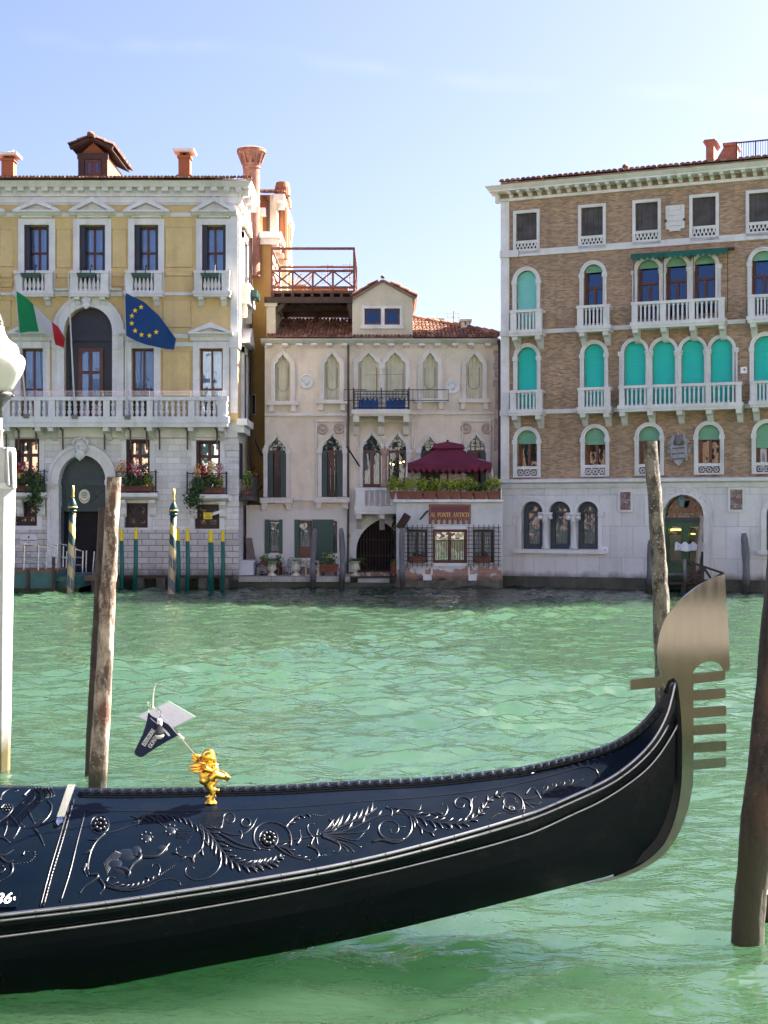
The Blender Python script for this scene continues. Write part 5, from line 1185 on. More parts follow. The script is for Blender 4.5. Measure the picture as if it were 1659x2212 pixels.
# things on the roof terrace and the aerials
t = thing('folding_chair', 'pale folding chair standing on the wooden roof terrace', 'chair', MP.world(MP.U('c', 432, -1.6), 1.6, ZDK+.08)); m = MB()
for k in (-.22, .22): m.tube([(k-.3, 0, 0), (k+.25, .1, .85)], .025, 5); m.tube([(k+.3, 0, 0), (k-.2, .1, .55)], .025, 5); m.tube([(k-.25, .3, .5), (k+.3, .3, .9)], .02, 5)
m.build('frame', simple('bare_pale_wood', (.62, .46, .26), .7, .2), t); m = MB(); m.box(-.3, .25, -.1, .4, .42, .46); m.build('seat', simple('bare_pale_wood', (.62, .46, .26), .7, .2), t)
t = thing('wooden_chest', 'low tan wooden chest on the roof terrace beside the pale chair', 'chest', MP.world(MP.U('c', 550, -2.4), 2.4, ZDK+.08)); m = MB(); m.box(-.95, .95, -.3, .35, 0, .42); m.m = 0; m.build('box', simple('tan_boards', (.40, .23, .12), .8, .2), t); m = MB(); m.box(-1.0, 1.0, -.36, .4, .421, .48); m.build('lid', simple('tan_boards', (.40, .23, .12), .8, .2), t)
def aerial(px, ytop, ybot, Y, lab, n=5):
    b = W(px, ybot, Y); h = (ybot-ytop)/FPX*Y; t = thing('tv_aerial', lab, 'aerial', b, 0, 'television aerials'); m = MB(); m.tube([(0, 0, 0), (0, 0, h)], .025, 5); m.build('mast', STEEL, t); m = MB()
    for k in range(n): z = h-.08-k*.16; m.tube([(-.25+.02*k, 0, z), (.25-.02*k, 0, z)], .012, 4); m.tube([(0, -.2, z-.05), (0, .2, z-.05)], .012, 4)
    for q in (-.2, .2): m.tube([(q, .02, h-.75), (q, .02, h-.05)], .010, 4)
    m.build('elements', STEEL, t)
aerial(X('c', 590), Yp('c', 800), Yp('c', 960), 50.9, 'tv aerial behind the roof terrace, left of two'); aerial(X('c', 717), Yp('c', 795), Yp('c', 960), 50.8, 'tv aerial by the right corner of the roof terrace'); aerial(X('c', 1317), Yp('c', 1075), Yp('c', 1170), 50.6, 'tv aerial rising behind the red roof near the white chimney')

# ------------------------------------------------------------------ white annex with the terrace
def annex():
    F = Facade('white_annex', 'low white hotel annex with peeling brick base, grilled windows and roof garden', 'annex', X('d', 990), 45.0)
    uR = F.U('d', 1592)+.055; ZT = F.Z('d', 0, 806); H = []; F.holes = H
    for xa, xb, y0, y1, big in ((1045, 1172, 960, 1160, 0), (1197, 1399, 963, 1158, 1), (1427, 1556, 960, 1160, 0)):
        u0, u1, z0, z1 = F.R('d', xa, xb, y0, y1); S = rect(u0, u1, z0, z1)
        w = F.window(S, sur=.10 if big else .0, out=.03, fmat=WOOD_BR if big else WOOD_DK, depth=.22, mull=1 if big else 1, curtain=CURTAIN, fw=.10, gmat=MATS['mg'] if big else GLASS, cw=(.08, .92))
        m = MB()
        if big:
            zr = z0+.75; m.tube([(u0+.05, .08, zr), (u1-.05, .08, zr)], .015, 4)
            for k in range(19): m.tube([(u0+.1+(u1-u0-.2)*k/18, .08, z0), (u0+.1+(u1-u0-.2)*k/18, .08, zr)], .011, 4)
            m.build('iron_rail', IRON, w)
        else:
            for k in range(7): u = u0-.12+(u1-u0+.24)*k/6; m.tube([(u, -.16, z0-.12), (u, -.16, z1+.14)], .018, 4)
            for k in range(10): z = z0-.04+(z1-z0+.08)*k/9; m.tube([(u0-.2, -.145, z), (u1+.2, -.145, z)], .014, 4)
            for sx in (u0-.12, u1+.12):
                for zz in (z0, z1): m.tube([(sx, -.16, zz), (sx, 0, zz)], .014, 4)
            m.build('iron_grille', IRON, w)
    F.wall('wall', [(0, -.5), (uR, -.5), (uR, ZT), (0, ZT)], H, WHITEP, .5, thick=1.98)
    m = MB(); m.box(-.10, uR+.02, -.16, 1.97, ZT+.001, ZT+.09); m.build('terrace_slab', STONE, F.root)
    m = MB(); zb = F.Z('d', 0, 1258); m.box(-.05, uR, -.05, -.003, -.5, zb); m.build('plinth', simple('dark_damp_stone', (.10, .095, .07), .8, .5, 4), F.root)
    m = MB()
    for a, b, y0, y1 in ((1143, 1192, 1222, 1256), (1405, 1452, 1222, 1258)): m.box(F.U('d', a), F.U('d', b), -.07, -.002, F.Z('d', 0, y1), F.Z('d', 0, y0))
    for xa, y0, y1 in ((1188, 960, 1222), (1402, 960, 1222)): m.box(F.U('d', xa), F.U('d', xa+10), -.045, -.003, F.Z('d', 0, y1), F.Z('d', 0, y0))
    m.each('stone_jamb', STONE_W, F.root)
    m = MB(); m.tube([(F.U('d', 1125), -.4, F.Z('d', 0, 904)), (F.U('d', 1170), -.02, F.Z('d', 0, 856))], .03, 5); m.each('iron_bracket', IRON, F.root)
    return F, uR, ZT
AN, ANR, ANZ = annex()
# lettered sign
o = .05; u0, u1, z0, z1 = AN.R('d', 1178, 1418, 819, 932, o); t = thing('hotel_sign', 'dark red sign with gold border lettered AL PONTE ANTICO', 'sign', AN.world((u0+u1)/2, -.004, (z0+z1)/2)); w, h = (u1-u0)/2, (z1-z0)/2
def cren(w, h, nn=7, d=.13):
    p = [(w, h), (-w, h), (-w, -h)]; n = 2*nn+1
    for i in range(n):
        a = -w+2*w*i/n; b = -w+2*w*(i+1)/n; zz = -h if i % 2 == 0 else -h+d
        p += [(a, zz), (b, zz)]
    o = [p[0]]
    for q in p[1:]:
        if (Vector(q)-Vector(o[-1])).length > 1e-5: o.append(q)
    if (Vector(o[0])-Vector(o[-1])).length < 1e-5: o.pop()
    return o
MAROON = simple('maroon_enamel', (.115, .006, .024), .5, .12, 3); GOLDP = simple('gold_paint', (.72, .45, .12), .5, .1)
m = MB(); m.prism(cren(w, h), -.05, 0); m.build('board', MAROON, t)
m = MB(); pl = cren(w-.05, h-.05, 7, .12)
for i in range(len(pl)):
    a, b = pl[i], pl[(i+1) % len(pl)]; m.bar(a[0], a[1], b[0], b[1], .007, -.056, -.0505)
m.build('gold_border', GOLDP, t)
def serif_text(s, width, height, y, mat, parent, name, M0=None, cond=1.0):
    """roman capitals drawn with thick and thin strokes and serifs; one mesh per letter"""
    TH, TN, SF = .16, .06, .09
    def L(ch):
        S = []
        def st(x0, z0, x1, z1, w): S.append((x0, z0, x1, z1, w))
        def sf(x, z, w=.34): S.append((x-w/2, z, x+w/2, z, .05))
        def arc(cx, cz, rx, rz, a0, a1, w0, w1, n=10):
            for i in range(n):
                p = a0+(a1-a0)*i/n; q = a0+(a1-a0)*(i+1)/n; f = abs(math.cos((p+q)/2)); S.append((cx+rx*math.cos(p), cz+rz*math.sin(p), cx+rx*math.cos(q), cz+rz*math.sin(q), w0+(w1-w0)*f))
        if ch == 'A': st(.06, 0, .40, 1, TN); st(.36, 1, .74, 0, TH); st(.18, .34, .6, .34, TN); sf(.08, .02); sf(.72, .02); W_ = .8
        elif ch == 'L': st(.16, 0, .16, 1, TH); sf(.16, .98); st(.06, .025, .58, .025, .06); st(.57, 0, .57, .24, TN); W_ = .62
        elif ch == 'P': st(.16, 0, .16, 1, TH); sf(.16, .02); arc(.24, .74, .32, .235, -1.57, 1.57, .05, TH); st(.05, .975, .26, .975, .05); st(.16, .5, .26, .5, .05); W_ = .62
        elif ch == 'O': arc(.42, .5, .36, .475, 0, 6.2832, .05, TH, 22); W_ = .84
        elif ch == 'C': arc(.44, .5, .36, .475, .75, 5.53, .05, TH, 18); st(.72, .66, .72, .95, TN); W_ = .78
        elif ch == 'G': arc(.44, .5, .36, .475, .75, 5.2, .05, TH, 18); st(.70, .05, .70, .42, .13); sf(.68, .44); st(.72, .68, .72, .95, TN); W_ = .84
        elif ch == 'N': st(.14, 0, .14, 1, TN); st(.12, 1, .70, 0, TH); st(.70, 0, .70, 1, TN); sf(.14, .02); sf(.08, .98, .24); sf(.70, .98); W_ = .84
        elif ch == 'T': st(.36, 0, .36, 1, TH); st(.04, .975, .68, .975, .06); st(.05, .78, .05, 1, TN); st(.67, .78, .67, 1, TN); sf(.36, .02); W_ = .72
        elif ch == 'E': st(.16, 0, .16, 1, TH); st(.05, .975, .56, .975, .05); st(.05, .025, .6, .025, .05); st(.16, .52, .44, .52, .05); st(.56, .78, .56, 1, TN); st(.6, 0, .6, .24, TN); st(.44, .42, .44, .62, TN); W_ = .66
        elif ch == 'I': st(.18, 0, .18, 1, TH); sf(.18, .02); sf(.18, .98); W_ = .36
        elif ch == 'S': arc(.32, .74, .2, .23, .5, 4.3, .06, .10, 12); arc(.32, .26, .22, .235, -2.7, 1.4, .06, .12, 12); st(.21, .60, .46, .42, TH*.9); W_ = .62
        elif ch == 'U': st(.16, .3, .16, 1, TH); st(.64, .3, .64, 1, TN); arc(.4, .3, .24, .28, 3.1416, 6.2832, .06, .1, 10); sf(.16, .98); sf(.64, .98, .26); W_ = .8
        elif ch == 'Z': st(.06, .97, .6, .97, .06); st(.58, .98, .08, .02, TH*.9); st(.06, .03, .62, .03, .06); st(.08, .8, .08, 1, TN); st(.61, 0, .61, .22, TN); W_ = .68
        elif ch == 'D': st(.16, 0, .16, 1, TH); arc(.22, .5, .50, .475, -1.57, 1.57, .05, TH, 14); st(.05, .975, .24, .975, .05); st(.05, .025, .24, .025, .05); W_ = .80
        else: W_ = .38
        return S, W_
    tot = sum(L(c)[1]+.06 for c in s); k = width/(tot*height) if width else cond; x = -tot*height*k/2 if width else 0
    for c in s:
        S, W_ = L(c)
        if S:
            m = MB()
            for i, (a, b, c_, d, ww) in enumerate(S): m.bar((a*k)*height+x, (b-.5)*height, c_*k*height+x, (d-.5)*height, ww*height, y-.004-.0002*i, y)
            q = m.build(name, mat, parent)
            if M0 is not None: q.data.transform(M0)
        x += (W_+.06)*height*k
q0, q1 = AN.U('d', 1187, o), AN.U('d', 1410, o); zt = AN.Z('d', 0, 879, o)-(z0+z1)/2
serif_text('AL PONTE ANTICO', q1-q0, .15, -.0525, GOLDP, t, 'lettering', Matrix.Translation((0, 0, zt)))
# flower boxes and hedge along the annex terrace
xs = [948, 986, 1064, 1141, 1219, 1296, 1358, 1434, 1512, 1582]
for i in range(9):
    u0, u1 = AN.U('d', xs[i]+2, .1), AN.U('d', xs[i+1]-2, .1); z0 = ANZ+.095; w = (u1-u0)/2; rr = random.Random(40+i)
    lab = ['short end box of yellow green shrub at the left end of the terrace edge', 'shrub box second from the left on the terrace edge', 'shrub box third from the left on the terrace edge', 'shrub box in the middle above the letters AL on the terrace edge', 'shrub box above the centre of the red sign', 'narrow shrub box above the right end of the red sign', 'shrub box just right of the red sign on the terrace edge', 'low thin shrub box second from the right on the terrace edge', 'bright bushy shrub box at the right end of the terrace edge'][i]
    t = thing('shrub_box', 'terracotta '+lab, 'planter', AN.world((u0+u1)/2, -.02, z0), 0, 'shrub boxes along the annex terrace'); m = MB(); m.hexa([(-w+.04, -.15, 0), (w-.04, -.15, 0), (w-.04, .15, 0), (-w+.04, .15, 0), (-w, -.19, .22), (w, -.19, .22), (w, .19, .22), (-w, .19, .22)]); m.box(-w-.01, w+.01, -.2, .2, .221, .26); m.build('trough', TERRA, t)
    hh = [.50, .52, .48, .47, .45, .45, .47, .34, .46][i]; m = MB()
    n = max(2, int(w*2/.16))
    for k in range(n):
        u = -w+.08+(2*w-.16)*k/(n-1); m.leaves((u, 0, .26+hh*.5*rr.uniform(.8, 1.1)), (.19, .24, hh*.55*rr.uniform(.85, 1.15)), 170, .052, (0, 0, 0, 1) if i != 7 else (1, 0, 2, 2), rr, .1)
    m.build('shrub', [LEAF_Y, LEAF, LEAF_D], t)
# maroon parasol over the terrace
def parasol():
    Yc = 45.9; base = W(X('d', 1285), 0, Yc); zt0 = ANZ+.1; t = thing('square_parasol', 'dark red canvas canopy with scalloped edge over the annex terrace', 'parasol', (base.x, Yc, zt0))
    CAN = simple('maroon_canvas', (.125, .011, .032), .85, .25, 2); z = lambda y, Y=Yc: CAMZ-(Yp('d', y)-CY)/FPX*Y-zt0; xx = lambda x, Y=Yc: W(X('d', x), 0, Y).x-base.x
    xl, xr = xx(1053, 45.0), xx(1540, 45.0); yf, yb = -.95, .95; zr, ze = z(500), z(578, 45.0); cl, cr = xx(1212), xx(1362)
    m = MB(); n = 14
    ring = []
    for (x, y) in ((xl, yf), (xr, yf), (xr, yb), (xl, yb)): ring.append(Vector((x, y, ze)))
    top = [Vector((cl, -.3, zr)), Vector((cr, -.3, zr)), Vector((cr, .3, zr)), Vector((cl, .3, zr))]
    for k in range(4):
        a, b, c, d = ring[k], ring[(k+1) % 4], top[(k+1) % 4], top[k]; vs = []
        for i in range(n+1):
            for j in range(7):
                p = (a+(b-a)*i/n)*(1-j/6)+(d+(c-d)*i/n)*(j/6); p.z -= .07*math.sin(math.pi*j/6)+.05*math.sin(math.pi*i/n)*(1-j/6); vs.append(p)
        m.add(vs, [(i*7+j, (i+1)*7+j, (i+1)*7+j+1, i*7+j+1) for i in range(n) for j in range(6)])
    cv = m.build('canopy', CAN, t, True)
    m = MB(); za, zb = z(483), z(455)
    for k in range(4):
        a, b = [Vector((cl-.12, -.4, z(500)+.01)), Vector((cr+.12, -.4, z(500)+.01)), Vector((cr+.12, .4, z(500)+.01)), Vector((cl-.12, .4, z(500)+.01))][k], [Vector((cl-.12, -.4, z(500)+.01)), Vector((cr+.12, -.4, z(500)+.01)), Vector((cr+.12, .4, z(500)+.01)), Vector((cl-.12, .4, z(500)+.01))][(k+1) % 4]
        ap = Vector((0, 0, zb)); q = [ap+(a-ap)*.88+Vector((0, 0, .1)), ap+(b-ap)*.88+Vector((0, 0, .1))]
        m.add([a, b, q[1], q[0]], [(0, 1, 2, 3)]); m.add([q[0], q[1], ap], [(0, 1, 2)])
    m.ball((0, 0, zb+.02), .04); m.build('cap', CAN, t)
    for k in range(4):   # scalloped valance
        a, b = ring[k], ring[(k+1) % 4]; L = (b-a).length; ns = max(5, round(L/.215)); vs = []; fs = []; M_ = ns*6
        for i in range(M_+1):
            f = i/M_; p = a+(b-a)*f; p.z -= .05*math.sin(math.pi*f); dz = .16+.13*abs(math.sin(math.pi*ns*f)); vs += [p, p+Vector((0, 0, -dz))]
        m = MB(); m.add(vs, [(2*i, 2*i+1, 2*i+3, 2*i+2) for i in range(M_)]); m.build('valance', CAN, t)
    m = MB(); m.tube([(0, 0, 0), (0, 0, zb-.02)], .03, 8)
    m.build('pole', WOOD_DK, t); m = MB()
    for sx, xe in ((-1, xl), (1, xr)):
        for y in (yf+.05, yb-.05): m.tube([(xe+sx*.05*0-sx*.0, y, ze-.05), (xe+sx*.02, y, ze-.45), (xe-sx*.0+sx*.0, y, ze-.9) if sx < 0 else (xe+.13, y, ze-.9), (xe-.08 if sx < 0 else xe+.2, y, 0)], .022, 6)
        for y in (yf, yb): m.tube([(0, 0, zr-.05), (xe, y, ze)], .018, 5)
    m.build('rib', simple('pale_metal_frame', (.45, .45, .47), .4, .1, metal=1), t)
parasol()
t = thing('floodlight', 'brown rectangular floodlight panel tilted on the annex wall corner', 'floodlight', AN.world(AN.U('d', 1030, .3), -.3, AN.Z('d', 0, 918, .3)))
m = MB(); rt = Matrix.Rotation(R(32), 3, 'Y') @ Matrix.Rotation(R(18), 3, 'X')
m.hexa([rt @ Vector(v) for v in ((-.13, -.05, -.27), (.13, -.05, -.27), (.13, .05, -.27), (-.13, .05, -.27), (-.13, -.05, .27), (.13, -.05, .27), (.13, .05, .27), (-.13, .05, .27))])
for k in range(9): z = -.25+k*.056; m.hexa([rt @ Vector(v) for v in ((-.135, -.07, z), (.135, -.07, z), (.135, -.051, z), (-.135, -.051, z), (-.135, -.07, z+.03), (.135, -.07, z+.03), (.135, -.051, z+.03), (-.135, -.051, z+.03))])
m.build('housing', WOOD_DK, t); m = MB(); m.tube([(.1, .05, -.2), (.15, .15, -.25), (.15, .3, -.25)], .025, 6); m.build('arm', IRON, t)
for x, lab in ((1110, 'terracotta pot of dry plants inside the left window grille of the annex'), (1488, 'terracotta pot of dry plants inside the right window grille of the annex')):
    t = thing('flower_pot', lab, 'flower pot', AN.world(AN.U('d', x), .02, AN.Z('d', 0, 1159)+.003)); m = MB(); m.hexa([(-.24, -.08, 0), (.24, -.08, 0), (.24, .08, 0), (-.24, .08, 0), (-.28, -.1, .2), (.28, -.1, .2), (.28, .1, .2), (-.28, .1, .2)]); m.build('pot', TERRA, t); m = MB(); m.leaves((0, 0, .28), (.3, .1, .14), 90, .04, (0, 1)); m.build('plant', [simple('dry_brown_leaves', (.14, .07, .04), .8, .4), LEAF_D], t)

# ------------------------------------------------------------------ quay in front of the pink palazzo
QZ = .36
x0, xs_, x1 = W(X('d', 70), 0, 45.2).x, W(X('d', 720), 0, 45.2).x, W(X('d', 992), 0, 45.2).x
m = MB(); m.box(x0, xs_, 45.45, 46.99, -.6, QZ-.003); k = x0
while k < xs_-.2:
    w = rnd.uniform(.9, 1.5); b = min(xs_, k+w); m.box(k+.008, b-.008, 45.15, 45.72, QZ-.17, QZ+rnd.uniform(-.006, .006)); k += w
m.m = 1; m.box(x0, xs_, 45.22, 45.449, -.6, QZ-.171); m.box(xs_+.01, x1, 45.3, 46.99, -.6, .14); m.box(xs_+.01, x1, 45.9, 46.985, .141, .30); m.m = 0; m.box(x1-1.3, x1-.25, 45.62, 45.88, .142, .27)
DAMP = stained('damp_quay_stone', (.10, .10, .075), (.03, .03, .02), s1=2, amt=.8, streak=.6).m
_q = stained('quay_stone', (.52, .50, .44), (.18, .17, .13), s1=1.5, amt=.7, streak=.6); q = m.build('quay', [_q.m, DAMP]); q['kind'] = 'structure'
def urn(x, lab, sz, kind):
    b = W(X('m', x), 0, 45.75); t = thing('stone_urn', lab, 'urn planter', (b.x, 45.75, QZ), 0, 'stone urns on the quay'); t.scale = (.56, .56, .56)
    m = MB(); m.box(-.27, .27, -.27, .27, 0, .07); m.lathe([(.22, .071), (.22, .1), (.10, .17), (.085, .24), (.12, .27), (.24, .35), (.29, .45), (.25, .52), (.235, .75), (.26, .80), (.33, .84), (.34, .90), (.30, .90), (.28, .84), (.02, .82)], n=24); m.build('urn', simple('cream_stone_urn', (.62, .58, .46), .8, .25, 7), t, True)
    m = MB(); rr = random.Random(x)
    for i in range(46):
        an = rr.uniform(0, 6.28); L = sz*rr.uniform(.7, 1.1); lift = rr.uniform(.25, 1.1); d = Vector((math.cos(an), math.sin(an), 0)); sd = Vector((-math.sin(an), math.cos(an), 0)); pv = None
        P = [Vector((0, 0, .86))+d*L*f+Vector((0, 0, L*(lift*f-.75*f*f))) for f in (0, .2, .4, .6, .8, 1)]
        for j in range(5):
            for q in range(3):
                p = P[j]+(P[j+1]-P[j])*q/3; wv = .13*L*math.sin(math.pi*min(.95, (j+q/3+.6)/5.8))*1.5
                for sg in (1, -1): m.add([p, p+(P[j+1]-P[j])*.18, p+sd*sg*wv+(P[j+1]-P[j])*.6-Vector((0, 0, .02))], [(0, 1, 2)])
    m.build('sago_palm', [simple('palm_leaves', (.05, .13, .03) if kind else (.02, .06, .025), .45, .3, 4)], t)
urn(327, 'cream stone urn with bright palm beside the white cabinet', .66, 1); urn(556, 'cream stone urn with palm between the first urn and the wooden post', .54, 1); urn(1118, 'cream stone urn with large dark palm beside the water gate', .80, 0)
def pot_box(xa, xb, ya, yb, Yd, lab, shrub, leg=.0):
    a, b = W(X('m', xa), Yp('m', yb), Yd), W(X('m', xb), Yp('m', ya), Yd); t = thing('terracotta_planter', lab, 'planter', ((a.x+b.x)/2, Yd, QZ), 0, 'terracotta planters on the quay'); w = (b.x-a.x)/2; z0, z1 = max(.005, a.z-QZ), b.z-QZ
    m = MB(); m.hexa([(-w*.85, -.16, z0), (w*.85, -.16, z0), (w*.85, .16, z0), (-w*.85, .16, z0), (-w*.97, -.2, z1-.06), (w*.97, -.2, z1-.06), (w*.97, .2, z1-.06), (-w*.97, .2, z1-.06)]); m.box(-w, w, -.22, .22, z1-.059, z1); m.build('trough', TERRA, t)
    if z0 > .06: m = MB(); [m.box(q-.05, q+.05, -.14, .14, 0, z0-.003) for q in (-w*.7, w*.7)]; m.build('stand', WOOD_DK, t)
    if shrub: m = MB(); m.leaves((0, 0, z1+shrub*.35), (w*1.1, .25, shrub*.55), int(650*w), .045, (0, 1, 1, 2)); m.build('shrub', [LEAF_Y, LEAF, LEAF_D], t)
pot_box(785, 957, 610, 682, 46.0, 'long terracotta planter with leafy shrub between two wooden posts', .55); pot_box(215, 300, 580, 640, 46.4, 'terracotta planter half hidden behind the white cabinet and first urn', .25); pot_box(1450, 1512, 600, 696, 45.6, 'tall terracotta planter with few twigs at the annex corner', .18); pot_box(355, 420, 590, 640, 46.5, 'terracotta planter with yellow shrub just behind the first urn', .3)
a, b = W(X('m', 6), 0, 45.6), W(X('m', 150), 0, 45.6); t = thing('metal_cabinet', 'white metal cabinet standing on the left end of the quay', 'cabinet', (a.x, 45.6, QZ)); w = b.x-a.x; hgt = 143*.22786/FPX*45.6
m = MB(); m.box(0, w, 0, 1.0, .03, hgt-.03); m.m = 1; m.box(-.02, w+.05, -.03, 1.05, hgt-.029, hgt+.01); m.build('body', [simple('grey_white_paint', (.60, .60, .64), .5, .06), simple('pale_lid', (.62, .62, .62), .5, .06)], t); m = MB(); m.box(.1, w-.1, -.012, -.002, .12, hgt-.12); m.build('door_panel', simple('grey_white_paint', (.60, .60, .64), .5, .06), t)
t = thing('stacked_chair', 'grey plastic chair frames stacked beside the white cabinet', 'chair', (W(X('m', 240), 0, 45.95).x, 45.95, QZ)); t.scale = (.55, .55, .55); m = MB()
for k in range(3): z = .12+k*.14; m.tube([(-.35, 0, z), (-.1, -.05, z+.25), (.4, 0, z-.02)], .028, 5); m.tube([(-.35, .4, z), (-.1, .35, z+.25), (.4, .4, z-.02)], .028, 5); m.box(-.3, .3, .02, .38, z+.02, z+.05)
for q in (-.33, .36): m.tube([(q, 0, 0), (q, 0, .5)], .025, 5); m.tube([(q, .4, 0), (q, .4, .5)], .025, 5)
m.build('frame', simple('grey_plastic', (.38, .38, .38), .5, .1), t)
def iron_chair(x, Yd, lab, rz=0):
    t = thing('iron_chair', lab, 'chair', (W(X('m', x), 0, Yd).x, Yd, QZ), rz, 'black iron chairs on the quay'); t.scale = (.62, .62, .62); m = MB(); m.lathe([(.2, .44), (.2, .46), (.02, .465)], n=14); m.build('seat', IRON, t); m = MB()
    m.tube([(-.18, .16, .45), (-.2, .2, .8), (-.1, .22, .95), (.1, .22, .95), (.2, .2, .8), (.18, .16, .45)], .014, 5)
    for q in (-.07, .07): m.tube([(q+.06*math.cos(a), .2, .7+.12*math.sin(a)) for a in [k*.7 for k in range(10)]], .010, 4)
    m.build('backrest', IRON, t)
    for sx in (-1, 1):
        for sy in (-1, 1): m = MB(); m.tube([(sx*.14, sy*.14, .44), (sx*.2, sy*.2, .2), (sx*.19, sy*.19, 0)], .013, 5); m.build('leg', IRON, t)
iron_chair(420, 46.2, 'black iron chair behind the quay, left of the second urn', .4); iron_chair(490, 46.3, 'black iron chair directly behind the left side of the second urn', -.5); iron_chair(632, 46.2, 'black iron chair between the second urn and the pale timber rack', .2); iron_chair(745, 46.3, 'black iron chair half hidden behind the pale timber rack and post', -.2)
a, b = W(X('m', 642), Yp('m', 575), 45.65), W(X('m', 772), Yp('m', 726), 45.65); t = thing('timber_rack', 'empty pale timber rack leaning on the quay behind the mooring post', 'frame', (a.x, 45.65, QZ)); w, h = b.x-a.x, a.z-QZ; m = MB(); m.ring([(0, 0), (w, 0), (w, h), (0, h)], [(.05, .05), (w-.05, .05), (w-.05, h-.05), (.05, h-.05)], 0, .05); m.build('rails', simple('pale_wood', (.45, .38, .26), .8, .2), t)
t = thing('leaning_board', 'weathered board leaning on the peeling wall corner', 'board', (W(X('m', 100), 0, 46.6).x, 46.6, QZ)); m = MB(); m.hexa([(.0, -.1, 0), (.36, -.1, 0), (.36, -.06, 0), (.0, -.06, 0), (-.12, .3, 1.25), (.1, .3, 1.25), (.1, .34, 1.25), (-.12, .34, 1.25)]); m.build('plank', simple('grey_brown_board', (.20, .15, .13), .9, .3), t)
t = thing('climbing_ivy', 'ivy climbing the annex corner beside the water gate', 'ivy', (W(X('d', 982), 0, 46.9).x, 46.85, 1.0)); m = MB()
for k in range(9): m.leaves((.02*math.sin(k*2), -.05, .25+k*.36), (.10+.07*abs(math.sin(k)), .12, .28), 55, .05, (0, 1))
m.build('foliage', [LEAF, LEAF_D], t); m = MB(); m.tube([(0, 0, -.9), (.03, -.03, 1), (-.02, -.02, 3.3)], .02, 5); m.build('stem', WOOD_DK, t)
